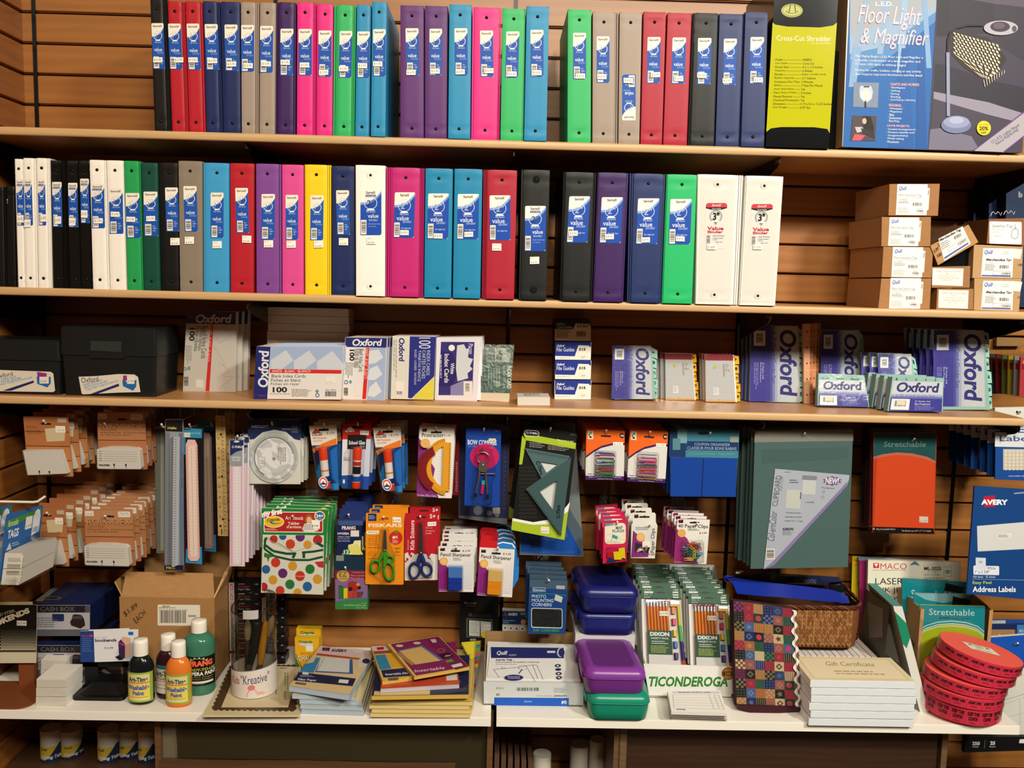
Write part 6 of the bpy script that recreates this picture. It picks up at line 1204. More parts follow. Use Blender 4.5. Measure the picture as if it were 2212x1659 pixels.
# --- stretchable book covers
def stretch(a,f,o,cov,strip=True,dark=True):
    x0,y0,x1,y1=o; g=Fr(f,[(x0,y0),(x1,y0),(x1-20,y1),(x0-20,y1)],100,100)
def art(a,f):
    a.flat(f,[(1420,165),(2042,165),(2030,440),(1950,400),(1800,365),(1650,355),(1500,375),(1412,400)],'1c4f52'); a.flat(f,[(1500,375),(1650,355),(1800,365),(1950,400),(2028,440),(2012,1118),(1418,1095),(1450,400)],'d8481f')
    for k in range(2): a.line(f,[(1412,405+k*14),(1500,382+k*14),(1650,364+k*12),(1800,374+k*12),(1950,410+k*14),(2028,444+k*14)],4,'7a9a98')
    a.text(f,'Stretchable',1515,245,1936,302,'6f8a88',it=.1,b=.01); a.flat(f,[(1830,165),(2000,175),(1985,205),(1825,205)],'0c1214'); a.text(f,'KITTRICH',1840,180,1985,200,'5a7070',b=.03); a.text(f,'book cover',1630,312,1800,332,'3a6a68'); a.rect(f,1870,992,1958,1052,'dcc8c4',dy=4); a.text(f,'$ 1.99',1880,1032,1948,1046,'8a6a64'); a.flat(f,[(1410,1095),(2012,1112),(2020,1168),(1405,1158)],'120d0e'); a.text(f,'4',1406,1104,1424,1130,'e4e0dc'); a.text(f,'Way Stretchable Fabric',1438,1112,1632,1132,'d8d4d0'); a.text(f,'Fits Books up to 8" x 11" or Larger',1698,1128,1990,1148,'d8d4d0')
hang('book_cover_pack','orange stretchable book cover pack with teal header, foremost','book cover',q2p([(1415,160),(2045,160),(2020,1172),(1403,1158)],1580,900,4.609),-.215,art,c10,th=.006,col='b83c1c',side='8a2430',r=0,group='stretchable book covers on the peg',n=1,dy=.02,what='orange stretchable book cover pack',bag=q2p([(1405,120),(2050,130),(2024,1172),(1398,1160)],1580,900,4.609),pegat=(1975,948),pegwhat='the stretchable book covers')
for i,(cc,dn) in enumerate((('6d1a52','magenta'),('2a5f80','blue'),('53241e','brown-red'),('23262a','charcoal'))):
    hang('book_cover_pack',f'{dn} stretchable book cover pack showing its edge behind the orange one','book cover',[(x-i*7+4,y-i*5-2) for x,y in q2p([(1390,160),(1960,160),(1940,1160),(1372,1142)],1580,900,4.609)],-.165+i*.025,lambda a,f,cc=cc:a.flat(f,[(1392,165),(1960,165),(1955,400),(1385,420)],'16393c'),c10,th=.006,col=cc,r=0,bag=None,group='stretchable book covers on the peg')
# --- art smock
def art(a,f):
    a.flat(f,[(95,822),(635,835),(625,1030),(92,1030)],'1f7a35'); a.rrect(f,112,848,595,1016,12,'f0ece6',dy=4); a.rrect(f,118,854,590,1010,10,'a82420',dy=4); a.disc(f,195,932,84,'ece0c0',ry=48); a.disc(f,195,932,78,'e6b41c',ry=42); a.disc(f,205,935,44,'2f66a8',ry=16); a.disc(f,215,930,36,'e6b41c',ry=13); a.text(f,'Crayola',138,904,242,938,'1f4a26',b=.03,dy=-8); a.text(f,'my first',98,848,262,910,'f4f2ec',b=.05,dy=-30)
    a.text(f,'Art Smock',288,884,436,914,'f0ded4',b=.01,dy=2); a.text(f,'Tablier',310,932,405,956,'f0ded4',b=.01); a.text(f,"d'artiste",298,960,418,984,'f0ded4',b=.01); a.greek(f,122,986,230,1004,2,'e8c8a0')
    a.disc(f,480,915,34,'9a5a28',ry=44); a.disc(f,482,918,21,'e2a888',ry=28); a.flat(f,[(425,990),(440,950),(470,940),(505,945),(540,960),(560,1000),(520,1012),(440,1010)],'d8d4cc')
    for i in range(24): a.disc(f,440+(i%6)*14,955+(i//6)*12,3.4,'2a2624',off=20*EPS,bump=False,n=8)
    a.disc(f,568,885,46,'d8b030',ry=44); a.disc(f,568,885,40,'f0ece0',ry=38); a.disc(f,568,885,36,'2a62a0',ry=34); a.text(f,'24+',538,870,598,896,'f0f0f0',b=.03); a.text(f,'months',545,902,592,910,'f0f0f0'); a.rect(f,502,915,570,985,'ece8e0',dy=4); a.text(f,'$ 9.99',506,958,558,974,'2a2622',b=.02)
    a.flat(f,[(105,1036),(603,1042),(597,1525),(90,1508)],'e9e2d6')
def ext(t,pl,f):
    m=t.part('folded_smock',fi='cloth')
    class S_:
        k=0
        def p(s,x,y,off=0): return f.p(x,y,.0012+off)
        def nrm(s): return f.nrm()
    s_=S_(); m.flat(s_,[(105,1038),(603,1044),(597,1522),(92,1506)],'e9e2d6')
    D=[(195,1072,32,'c8342c'),(268,1048,30,'2a62a8'),(410,1052,38,'6a2a72'),(330,1112,38,'d6462a'),(470,1118,34,'e0a030'),(552,1078,38,'c02a30'),(210,1262,38,'d0402a'),(348,1290,37,'e0a030'),(132,1318,34,'2a66a8'),(490,1316,38,'2a7a3a'),(268,1350,38,'6a2a72'),(408,1372,40,'cc3a2c'),(188,1404,36,'e0a030'),(550,1398,38,'e0a030'),(326,1440,38,'2f7a40'),(468,1458,38,'2a66a8'),(112,1460,34,'c02a30'),(246,1490,36,'d0402a'),(388,1508,34,'e0a030')]
    for x,y,r,cc in D: m.flat(s_,[(max(98,min(600,x+r*math.cos(k*.314))),max(1040,min(1517,y+r*1.04*math.sin(k*.314)))) for k in range(20)],cc,off=2*EPS,bump=False)
    s_.k=4; m.flat(s_,[(525,1258),(600,1250),(600,1305),(560,1300),(545,1280)],'d03038'); m.flat(s_,[(118,1180),(175,1200),(190,1215),(160,1222),(150,1260),(140,1225),(115,1215)],'3a7a3a')
    for P in ([(128,1062),(118,1150),(200,1210),(330,1240),(480,1242),(595,1215)],): m.line(s_,P,18,'17563a')
    m.line(s_,[(155,1062),(260,1120),(350,1170)],3,'17563a'); m.line(s_,[(126,1120),(190,1168),(300,1190),(372,1190)],20,'17563a'); m.line(s_,[(372,1180),(350,1225)],22,'17563a'); m.line(s_,[(440,1175),(440,1225)],22,'17563a'); m.line(s_,[(425,1180),(520,1172),(598,1158)],18,'17563a'); m.line(s_,[(140,1058),(118,1090)],18,'17563a'); m.line(s_,[(545,1098),(598,1132)],22,'17563a'); m.line(s_,[(540,1100),(430,1150),(350,1178)],4,'c8b8b0'); m.line(s_,[(150,1075),(350,1175)],4,'c8b8b0'); m.text(s_,'Crayola',372,1366,444,1382,'f0dcd4')
hang('art_smock_pack','dotted childrens art smock pack with a green header, foremost','art smock',q2p([(95,820),(638,834),(597,1525),(90,1510)],540,880,3.77),-.235,art,c7,th=.006,col='1f7a35',side='cfd0c8',r=0,ext=ext,group='art smock packs',n=4,dy=.03,dx=.001,dz=.0,what='dotted art smock pack',bag=q2p([(100,1035),(607,1042),(600,1530),(84,1522)],540,880,3.77),pegat=(631,1115),pegwhat='the dotted art smocks')
# --- chalk, clay
t=Thing('chalk_pack','navy hanging box of yellow chalk, foremost on its peg','chalk','yellow chalk boxes'); pl=PY(-.225); f=c7(pl); a=t.part('card'); a.prism(f,[(728,825),(920,828),(918,930),(722,925)],.001,'22336c'); a.rect(f,718,922,920,960,'3c4f86'); slotc(a,f,800,885,50,12,'10152c'); b=t.part('box'); b.prism(f,[(708,948),(905,950),(902,1200),(704,1196)],.016,'15204c',side='2c3a6c')
b.text(f,'PRANG',748,966,860,996,'d8d4d8',b=.04); b.line(f,[(760,1000),(855,992)],4,'b83040'); b.text(f,'HYGIEIA',714,1018,808,1036,'e8e8f0',b=.02); 
for i,s_ in enumerate(('Yellow Chalk','Craie Jaune','Tiza Amarilla')): b.text(f,s_,714,1046+i*17,814,1059+i*17,'b8c0dc')
b.rect(f,820,1002,888,1052,'d8d2c4'); b.flat(f,[(750,1198),(770,1160),(810,1150),(800,1120),(840,1110),(850,1085),(902,1082),(902,1200)],'d8dca0')
for k in range(4): b.line(f,[(800+k*22,1132+k*-6),(850+k*22,1198)],13,'d4c850')
b.disc(f,785,1178,30,'1c6a3a',ry=26); b.text(f,'12',766,1162,806,1192,'eef0e8',b=.02); ob=t.done(); stack_back(ob,5,.034,'navy yellow-chalk box','','yellow chalk boxes',dx=.001); peg(752,1112,-.24,'the yellow chalk boxes')
t=Thing('clay_pack','purple and green modelling clay box hanging below the chalk','modelling clay'); pl=PY(-.225); f=c7(pl); a=t.part('card'); a.prism(f,[(695,1205),(930,1215),(935,1335),(692,1330)],.001,'152e44'); a.rect(f,702,1205,765,1250,'7a8488'); b=t.part('box'); b.prism(f,[(692,1325),(955,1330),(960,1648),(695,1645)],.03,'7c5c8c',side='2c6a3a')
b.rect(f,692,1327,955,1400,'7a2238'); b.disc(f,758,1372,52,'b89a50',ry=46,n=28); b.text(f,'EZ',728,1340,788,1378,'2a2418'); b.text(f,'SHAPE',726,1386,790,1402,'2a2418'); b.text(f,'Modeling Clay',830,1338,940,1352,'c8909c'); b.text(f,'Pâte à modeler',822,1362,944,1376,'c8909c'); b.text(f,'Plastilina',815,1385,925,1399,'c8909c')
b.flat(f,[(722,1448),(740,1450),(780,1470),(830,1505),(920,1500),(925,1520),(880,1552),(722,1560)],'1f4a2c'); 
for k,cc in enumerate(('2a6a2c','c8b428','b03a30','a8322c','7a2a3c')): b.flat(f,[(724+k*38,1458+k*12),(758+k*38,1462+k*12),(758+k*38,1556-k*2),(724+k*38,1558-k*2)],cc)
b.flat(f,[(795,1450),(800,1425),(835,1412),(875,1425),(905,1460),(895,1480),(850,1500),(805,1475)],'9a2a24'); b.disc(f,818,1478,18,'241a1c'); b.disc(f,890,1468,14,'241a1c'); b.disc(f,880,1442,14,'b89038'); b.flat(f,[(695,1580),(820,1560),(958,1555),(960,1645),(695,1644)],'34783c'); b.line(f,[(695,1578),(760,1580),(850,1565),(958,1550)],5,'2a6aa0'); b.text(f,'5 pc',908,1588,948,1600,'a8c8a0'); b.text(f,'Net wt/Poids net/Peso neto',765,1602,945,1616,'a8c8a0'); b.text(f,'5.2 oz (147 g)',862,1624,948,1638,'a8c8a0'); t.done(); peg(745,1226,-.24,'the modelling clay')
# --- scissors
def scis(t,f,col,parts,o=.007,blade='8a8c8c'):
    m=t.part('blade',fi='metal'); 
    m.prism(f,parts['blade'],.0022,blade,'metal',front=o); 
    h=t.part('handle',fi='plast')
    for loop,r_ in parts['loops']: h.tube([f.p(x,y,o+.001) for x,y in loop],r_,col,'plast',8,closed=True)
    for pts,rs in parts['arms']: h.tube([f.p(x,y,o+.001) for x,y in pts],rs,col,'plast',8)
    x,y=parts['pivot']; s=t.part('pivot_screw',fi='metal'); s.lathe(f.p(x,y,o+.004),[(.0034,0),(.0034,.0015),(.002,.0022),(.0002,.0023)],'9a9a98','chrome',12,axis=(0,-1,0))
def oval(cx,cy,rx,ry,a=0,n=18):
    c_,s_=math.cos(math.radians(a)),math.sin(math.radians(a)); return [(cx+rx*math.cos(i*2*math.pi/n)*c_-ry*math.sin(i*2*math.pi/n)*s_,cy+rx*math.cos(i*2*math.pi/n)*s_+ry*math.sin(i*2*math.pi/n)*c_) for i in range(n)]
def art(a,f):
    a.rect(f,962,865,1030,925,'1c2c54'); a.greek(f,968,880,1022,915,3,'a8b0c8'); a.rect(f,1162,892,1230,935,'ece6da',dy=4); a.text(f,'$ 3.99',1166,912,1222,928,'3a3632'); a.text(f,'FISKARS',964,945,1238,975,'f2dcc0',b=.03); a.rrect(f,948,1004,1056,1032,12,'e8dfd0'); a.text(f,'Blunt-tip',966,1010,1036,1026,'4a3a28')
    for i,s_ in enumerate(('Training','Scissors','for Kids')): a.text(f,s_,964,1042+i*19,1034,1056+i*19,'8a4a10')
    a.greek(f,964,1104,1060,1130,2,'a86a20'); a.text(f,'Safety-edge blade',962,1136,1062,1148,'3a2410'); a.disc(f,1188,1062,54,'c0281f',ry=56,n=28); a.flat(f,[(1178,1020),(1185,998),(1212,1006),(1200,1026)],'3a8a2a'); a.text(f,'#1',1160,1044,1200,1070,'f6e8dc',b=.03); a.greek(f,1160,1080,1212,1110,3,'f0c0b0'); a.text(f,'ages',1180,1142,1224,1158,'7a4210'); a.text(f,'4+',1180,1164,1222,1190,'7a4210'); a.greek(f,1175,1198,1235,1215,2,'b06a1c'); a.text(f,'Lifetime Warranty',1056,1422,1152,1434,'a05a14'); slotc(a,f,1100,905,60,14,'8a4a10'); a.disc(f,990,1188,30,'d07a14',ry=22); a.greek(f,962,1225,1060,1240,1,'a86a20')
def ext(t,pl,f):
    G_='3f9c26'
    scis(t,f,G_,dict(blade=[(1095,990),(1110,995),(1118,1140),(1110,1160),(1088,1160),(1082,1140)],loops=[(oval(1024,1286,36,48,12),.0032),(oval(1142,1226,28,24),.003),(oval(1134,1325,40,72,-8),.0032)],arms=[([(1100,1155),(1080,1200),(1050,1250)],.0042),([(1104,1155),(1100,1220),(1098,1290)],.0048),([(1110,1160),(1120,1190),(1130,1205)],.004)],pivot=(1101,1157)))
    blister(t,f,[(1070,985),(1130,985),(1150,1120),(1185,1200),(1180,1400),(1070,1410),(975,1330),(990,1230),(1050,1160)],.014,taper=.94)
hang('scissors_pack','green-handled childrens scissors on an orange card','scissors',quad(790.7,1108,873,1107.6,871.6,1263,789,1262),-.23,art,c7,col='e08818',r=3,ext=ext,group='orange scissors packs',n=2,dy=.035,dx=.001,dz=.001,what='orange scissors pack',pegat=(828,1117),pegwhat='the orange scissors packs')
def art(a,f):
    a.flat(f,[(54,1190),(80,1180),(90,1215),(110,1180),(140,1200),(160,1190),(230,1195),(245,1230),(270,1190),(322,1200),(322,1405),(54,1410)],'d2cfca'); a.text(f,'Kids Scissors',98,920,132,1160,'eadad8',rot=-90,b=.02); a.text(f,'Schoolworks',74,1078,86,1160,'dcb4b4',rot=-90); a.text(f,'5+',258,870,305,904,'eadad8',b=.02); a.rect(f,240,935,310,968,'ece8e0',dy=-4); a.text(f,'$ 2.99',246,944,302,960,'3a3632',dy=-3); a.text(f,'Blunt-tip',225,976,280,988,'dcb4b4'); a.text(f,'Softgrip',225,1000,298,1014,'dcb4b4'); a.text(f,'Handle',225,1020,272,1032,'dcb4b4'); slotc(a,f,188,895,80,14,'5a1018')
    for x,y,r in ((75,1238,10),(105,1210,9),(62,1255,7),(250,1222,9),(262,1232,6)): a.disc(f,x,y,r,'b01c28',ry=r*1.3)
def ext(t,pl,f):
    scis(t,f,'24306e',dict(blade=[(180,930),(196,935),(206,1180),(196,1200),(172,1198),(168,1170)],loops=[(oval(136,1320,42,64,8),.0032),(oval(234,1312,40,52,-10),.0032)],arms=[([(184,1198),(170,1240),(162,1270)],.0055),([(190,1198),(206,1235),(215,1265)],.0055)],pivot=(188,1176)),blade='7a7878')
    blister(t,f,[(160,925),(210,925),(225,1160),(285,1260),(280,1380),(90,1395),(85,1290),(150,1160)],.014,taper=.94)
hang('scissors_pack','blue-handled kids scissors on a red and white card','scissors',quad(874.6,1108.6,946,1106.8,945,1254,874,1255),-.22,art,c8,col='b01c2a',r=3,ext=ext,group='red scissors packs',n=1,dy=.06,what='red scissors pack',pegat=(907,1116),pegwhat='the red scissors packs')
# --- sharpeners
def sharp(lab,q,f0,cc,dc,grp,what,pegat,n):
    def art(a,f):
        g=Fr(f,q,100,100); a.rect(g,0,0,100,99,'d9d6d4'); a.flat(g,[(0,30),(12,34),(30,50),(38,70),(52,98),(0,99)],'85257c')
        for i in range(18): a.line(g,[(74,34+i*3.4),(98,34+i*3.4)],.5,'b8b8c0')
        a.text(g,'Pencil Sharpener',6,14,92,24,'2c2826',dy=1); a.rect(g,5,4,18,10,'1e1a1a'); a.rect(g,5,4,14,6,'b8282a'); a.text(g,'$ 2.39',68,8,90,12,'4a4642'); a.disc(g,15,33,12,'d8a858',ry=9,n=24); a.disc(g,15,33,8,'e0b870',ry=6); a.greek(g,42,25,66,32,2,'9a9690'); slotc(a,g,48,10,26,3.4); a.text(g,'For Home, Office or School',4,94,56,97,'d8b8d8')
    def ext(t,pl,f):
        g=Fr(f,q,100,100); m=t.part('sharpener',fi='plast')
        def bx(y0,y1,col,d,fi='plast'):
            A=[rr(28,y0,68,y1,2.5,3)]; P=[[g.p(x,y,.002) for x,y in A[0]],[g.p(x,y,d*.85) for x,y in A[0]],[g.p(48+(x-48)*.94,(y0+y1)/2+(y-(y0+y1)/2)*.94,d) for x,y in A[0]]]; m.loft(P,col,fi)
        bx(66,76,cc,.017); bx(76,92,cc,.018); bx(43,66,dc,.015,'gloss'); blister(t,g,rr(25,40,72,94,3),.020,taper=.94)
    hang('pencil_sharpener_pack',lab,'pencil sharpener',q2p(q,860,880,3.771),-.23,art,c8,col='d4d2d0',side='e2e0dc',r=2,ext=ext,group=grp,n=n,dy=.034,dx=.001,dz=.001,what=what,pegat=pegat,pegwhat=what)
sharp('blue pencil sharpener pack, foremost on the left sharpener peg',[(330,1130),(618,1130),(615,1505),(328,1500)],0,'1c3a9e','4a7cc8','blue sharpener packs','blue pencil sharpener pack',(985,1182),5)
sharp('orange-yellow pencil sharpener pack, foremost on the right sharpener peg',[(665,1140),(950,1158),(928,1548),(640,1530)],0,'e8901c','dcb468','orange sharpener packs','orange sharpener pack',(1075,1184),0)
def art(a,f):
    a.flat(f,[(668,1100),(690,1082),(760,1085),(810,1095),(800,1300),(650,1300)],'c01c22'); a.flat(f,[(810,1110),(850,1095),(930,1110),(955,1150),(960,1300),(810,1300)],'2a78c0'); a.line(f,[(810,1112),(850,1098),(930,1112),(952,1145)],10,'e4e8ec'); a.flat(f,[(930,1280),(985,1300),(980,1400),(935,1470),(925,1400)],'2a7ac0')
hang('pencil_sharpener_pack','red and blue shaped pack behind the orange-yellow sharpener','pencil sharpener',q2p([(668,1085),(950,1100),(985,1380),(935,1480)],860,880,3.771),-.20,art,c8,col='2a66a4',r=6,group='red and blue sharpener packs',n=4,dy=.036,dx=-.0005,dz=.001,what='red and blue sharpener pack')
# --- photo corners, planner, labels
def art(a,f):
    a.flat(f,[(1070,1455),(1380,1480),(1372,1659),(1372,1880),(1062,1880)],'1c5098'); 
c12=lambda pl:Af(pl,780,1200,4.424)
def art(a,f):
    a.flat(f,[(1612,300),(1700,318),(1975,322),(1950,748),(1597,742)],'17458c'); a.line(f,[(1612,348),(1960,382)],5,'3c9a5a'); a.rect(f,1640,305,1762,342,'ccd6e6',dy=4); a.rect(f,1644,309,1758,338,'17458c',dy=4); a.text(f,'Dennison',1650,315,1750,335,'ccd6e6',dy=4,b=.02)
    for i,(s_,x1) in enumerate((('PHOTO',1768),('MOUNTING',1838),('CORNERS',1822))): a.text(f,s_,1632,372+i*40,x1,402+i*40,'cfdcee',dy=4,b=.01)
    a.rrect(f,1625,498,1925,690,22,'c8d0d8',dy=8); a.rrect(f,1632,506,1918,680,18,'1e2022',dy=8); a.text(f,'240 CORNERS',1642,700,1895,724,'3c9a4a',b=.04,dy=6); a.flat(f,[(1858,370),(1928,398),(1915,450),(1845,425)],'d0d0d0'); a.rect(f,1865,285,1946,318,'b8b8bc',dy=4)
    R=random.Random(3); f.k+=1; o=f.k*EPS
    for i in range(40): x,y=R.uniform(1640,1895),R.uniform(515,660); a.flat(f,[(x,y),(x+R.uniform(8,24),y+R.uniform(-12,12)),(x+R.uniform(-6,16),y+R.uniform(8,22))],R.choice(('2c2e30','3a3c3e','141516')),off=o,bump=False)
hang('photo_corner_pack','blue bag of photo mounting corners, foremost','photo corners',q2p([(1612,225),(1972,240),(1950,752),(1595,745)],780,1200,4.424),-.24,art,c12,th=.004,col='48607c',side='20304c',r=0,group='photo corner bags',n=4,dy=.032,dx=-.001,dz=.0012,what='blue photo corner bag',bag=q2p([(1610,160),(1980,170),(1955,790),(1592,780)],780,1200,4.424),pegat=(1185,1254),pegwhat='the photo corner bags')
def art(a,f):
    a.disc(f,998,452,8,'d8d8d8'); a.text(f,'AT-A-GLANCE',1012,448,1100,464,'b8b8b8'); a.text(f,'Auto Record',1012,474,1086,486,'8a8a8a'); a.ring(f,1045,565,8,16,'5a5a5a',n=14); a.text(f,'AT-A-GLANCE',1070,562,1238,586,'4a4a4a'); a.rect(f,1005,598,1258,780,'4c4c4c',dy=10); a.rect(f,1018,612,1240,770,'151515',dy=8); a.flat(f,[(1032,618),(1135,625),(1135,772),(1032,765)],'b8b8b0'); a.flat(f,[(1140,625),(1240,635),(1240,705),(1230,720),(1145,770)],'bcbcb4'); a.greek(f,1040,640,1125,750,7,'8a8a84'); a.rect(f,1170,655,1240,705,'cfcfc8'); a.text(f,'$16.99',1176,684,1230,696,'4a4a46'); a.disc(f,1195,755,52,'c8b81c',ry=34); a.text(f,'Tracks',1172,736,1218,746,'2a2a14'); a.text(f,'auto',1042,792,1098,812,'d0d0cc')
hang('planner_book','black spiral auto record planner standing on the white shelf','planner',q2p([(945,345),(1320,385),(1300,860),(940,850)],780,1200,4.424),-.06,art,c12,th=.012,col='141415',r=0)
def art(a,f):
    a.rect(f,1352,502,1590,530,'b8b4a8',dy=6); a.rect(f,1350,528,1590,655,'17365e',dy=6); a.flat(f,[(1358,575),(1378,540),(1398,575)],'b81c34'); a.text(f,'AVERY',1405,548,1500,574,'d8dce4',b=.04,dy=2); a.text(f,'560',1525,545,1575,568,'c8b060',b=.02); a.text(f,'Reinforcement',1358,612,1472,628,'a8b8d0'); a.text(f,'Labels',1358,632,1410,646,'a8b8d0'); a.disc(f,1552,636,26,'c88a60'); a.rect(f,1350,660,1590,736,'c4c2bc',dy=6)
    for i in range(4): a.disc(f,1376+i*55,692+i*3,24,'d6d4ce'); a.disc(f,1376+i*55,692+i*3,9,'3a3a3a')
hang('label_pack','blue and white pack of reinforcement labels beside the planner','labels',q2p([(1350,498),(1592,512),(1590,742),(1350,736)],780,1200,4.424),-.075,art,c12,col='b0b0a8',r=1)
# --- right end: labels
def art(a,f):
    a.flat(f,[(984,735),(1068,726),(1070,808),(990,816)],'b01c34'); a.text(f,'AVERY',966,756,1166,796,'e4e8f0',b=.05,dy=2); a.flat(f,[(935,955),(1420,915),(1420,1120),(940,1145)],'c9cacb'); a.rect(f,1088,1015,1190,1050,'d8d8d8',dy=-6); a.greek(f,1094,1020,1180,1044,3,'5a5a64'); a.rrect(f,908,1250,1100,1318,8,'d4dae4',dy=4); a.rect(f,925,1190,1000,1278,'c8d0dc',dy=3); a.text(f,'30',946,1216,974,1232,'3a5a88'); a.text(f,'White',1008,1258,1074,1280,'3a6a9c'); a.text(f,'1" x 2 5/8"',920,1286,1028,1308,'2a3a58'); a.text(f,'750 labels · 25 sheets',904,1326,1072,1342,'c8d4e8'); a.line(f,[(900,1350),(1400,1362)],2,'a8bcd8'); a.text(f,'Easy Peel',902,1366,1042,1394,'b8cc4c',b=.01); a.text(f,'Address Labels',902,1406,1224,1448,'e8ecf4',b=.02); a.line(f,[(1210,712),(1290,705)],10,'8a98a8')
hang('label_pack','large navy pack of address labels at the right edge','labels',q2p([(918,658),(1420,690),(1420,1515),(858,1462)],1840,860,3.457),-.275,art,c11,th=.006,col='123f7c',r=0,pegat=None)
def art(a,f):
    a.flat(f,[(1072,255),(1400,262),(1400,370),(1068,362)],'cfd0d4'); a.text(f,'Labels',1104,280,1380,322,'2a4a8a',b=.01); a.flat(f,[(1075,365),(1400,372),(1400,620),(1070,606)],'17458e'); a.rect(f,1130,380,1400,535,'b8b0a0',dy=2)
    f.k+=1
    for i in range(9):
        for j in range(6): a.disc(f,1150+i*29,398+j*26,11,'ccc4b4',off=f.k*EPS,bump=False,n=12)
    a.text(f,'removable adhesive',1170,574,1340,586,'b8c8e0')
hang('label_pack','round label pack with white top, at the right edge above','labels',q2p([(1075,250),(1400,255),(1400,622),(1070,606)],1840,860,3.457),-.24,art,c11,th=.004,col='17458e',r=0,group='round label packs',n=6,dy=.03,dx=-.004,dz=.002,what='navy-edged round label pack')
# ---------------- white lower shelf ----------------
d1=lambda pl:Af(pl,0,1220,4.424)
d2=lambda pl:Af(pl,380,1220,4.809)
d3=c12
d4=lambda pl:Af(pl,1220,1200,4.148)
d5=lambda pl:Af(pl,1560,1200,3.393)
# bookends
t=Thing('bookend','walnut brown steel bookend with black printed card, left edge','bookend',rest=Z4); Y=-.30; b=t.part('base',fi='plast'); BR='7a4426'
x0=at(-60,1500,Y=-.3).x; x1=at(76,1520,Y=-.36).x; b.loft([[Vector((x,y,z)) for x,y in rr(x0,-.395,x1,-.253,.03,5)] for z in (Z4,Z4+.003)],BR)
pz=at(60,1432,Y=-.27).z; u=t.part('upright',fi='plast'); xa,xb=at(43,1460,Y=-.27).x,at(76,1460,Y=-.27).x; u.box(xa,xb,-.275,-.255,Z4+.003,at(50,1325,Y=-.27).z,BR)
c_=t.part('printed_card'); pl=PY(-.285); c_.prism(pl,quad(-60,1307,79.6,1306.5,78,1432,-60,1432.5),.002,'15140f',side='cfc5a8'); f=d1(pl)
c_.prism(PY(-.282),quad(-60,1301,70,1300,70,1320,-60,1320),.001,'cfc5a0')
c_.tquad(f,'SOLID STEEL',[(-90,490),(145,422),(150,448),(-84,520)],'b0a894',b=.02); c_.tquad(f,'BOOKENDS',[(-170,580),(270,408),(288,458),(-150,640)],'e0d8c0',b=.06); c_.rect(f,160,532,254,580,'dcd6cc',dy=3); c_.text(f,'$12.99',168,552,246,572,'3a3a5a')
f.k+=1
for j in range(13):
    for i in range(22):
        r_=1.6+j*.55; x=8+i*15.6+(j%2)*7.8; y=625+j*15.5
        if x<348: c_.flat(f,[(x-r_*1.15,y),(x,y-r_),(x+r_*1.15,y),(x,y+r_)],'c8c0a4',off=f.k*EPS,bump=False)
c_.flat(f,[(0,830),(347,830),(345,938),(0,940)],'c8c0a4'); 
f.k+=1
for i in range(22): c_.flat(f,[(8+i*15.6-6,830),(8+i*15.6,824+0),(14+i*15.6,830),(8+i*15.6,842)],'3a382c',off=f.k*EPS,bump=False)
t.done()
# cash boxes
def cash(lab,y0,y1,Y,rest,top):
    t=Thing('cash_box_carton',lab,'box','cash box cartons',rest=rest); a=t.part('carton',fi='gloss'); pl=PY(Y); q=quad(72,y0,194.4,y0,194,y1,74,y1); a.prism(pl,q,.17,'8c8c90',side='1b2a54'); f=d1(pl); o=(y0-1307)*4.424
    a.rect(f,330,390+o,858,456+o,'201f24') ; a.rect(f,812,390+o,858,456+o,'4a4c56'); a.text(f,'CASH BOX',385,402+o,715,444+o,'5c5c62',b=.02); a.rect(f,330,458+o,858,618+o,'aaa8ac')
    if y1-y0>50: a.rrect(f,498,470+o,612,540+o,10,'1d2c54'); a.flat(f,[(670,545+o),(690,510+o),(695,480+o),(720,472+o),(780,480+o),(805,520+o),(815,580+o),(770,610+o),(680,580+o)],'2a2224'); a.flat(f,[(690,490+o),(780,488+o),(780,520+o),(690,515+o)],'4a4044')
    a.greek(f,355,505+o,560,605+o,5,'6a686c'); a.rect(f,330,618+o,858,680+o,'5a5c64'); 
    if top: 
        zt=at(100,y0,Y=Y).z; g=Af(PZ(zt+.0003),0,1220,4.424); a.flat(g,[(330,370),(860,372),(1080,222),(500,215)],'2a3350'); a.flat(g,[(335,345),(500,220),(560,222),(400,350)],'8a8a86'); a.flat(g,[(760,372),(860,372),(1075,225),(990,222)],'8a8a86'); a.disc(g,500,318,85,'7a7a76',ry=17); a.disc(g,500,318,70,'2a2a2c',ry=11)
        s_=t.part('shrink_wrap',fi='shrink'); X_=at(194.4,y0,Y=Y).x; za=at(194,y1,Y=Y).z; s_.grid([[Vector((X_+.002+.001*math.sin(i*2+j),Y+j*.016,zt-(zt-za)*i/4)) for j in range(10)] for i in range(5)],'f0f2f6')
    t.done(); return at(100,y1,Y=Y).z
yb=-.25
zt=at(100,1372,Y=yb).z
cash('upper grey and navy cash box carton with pictures on its front',1307,1371,yb,None,True)
cash('lower cash box carton, directly on the white shelf',1372.5,1452,yb,Z4,False)
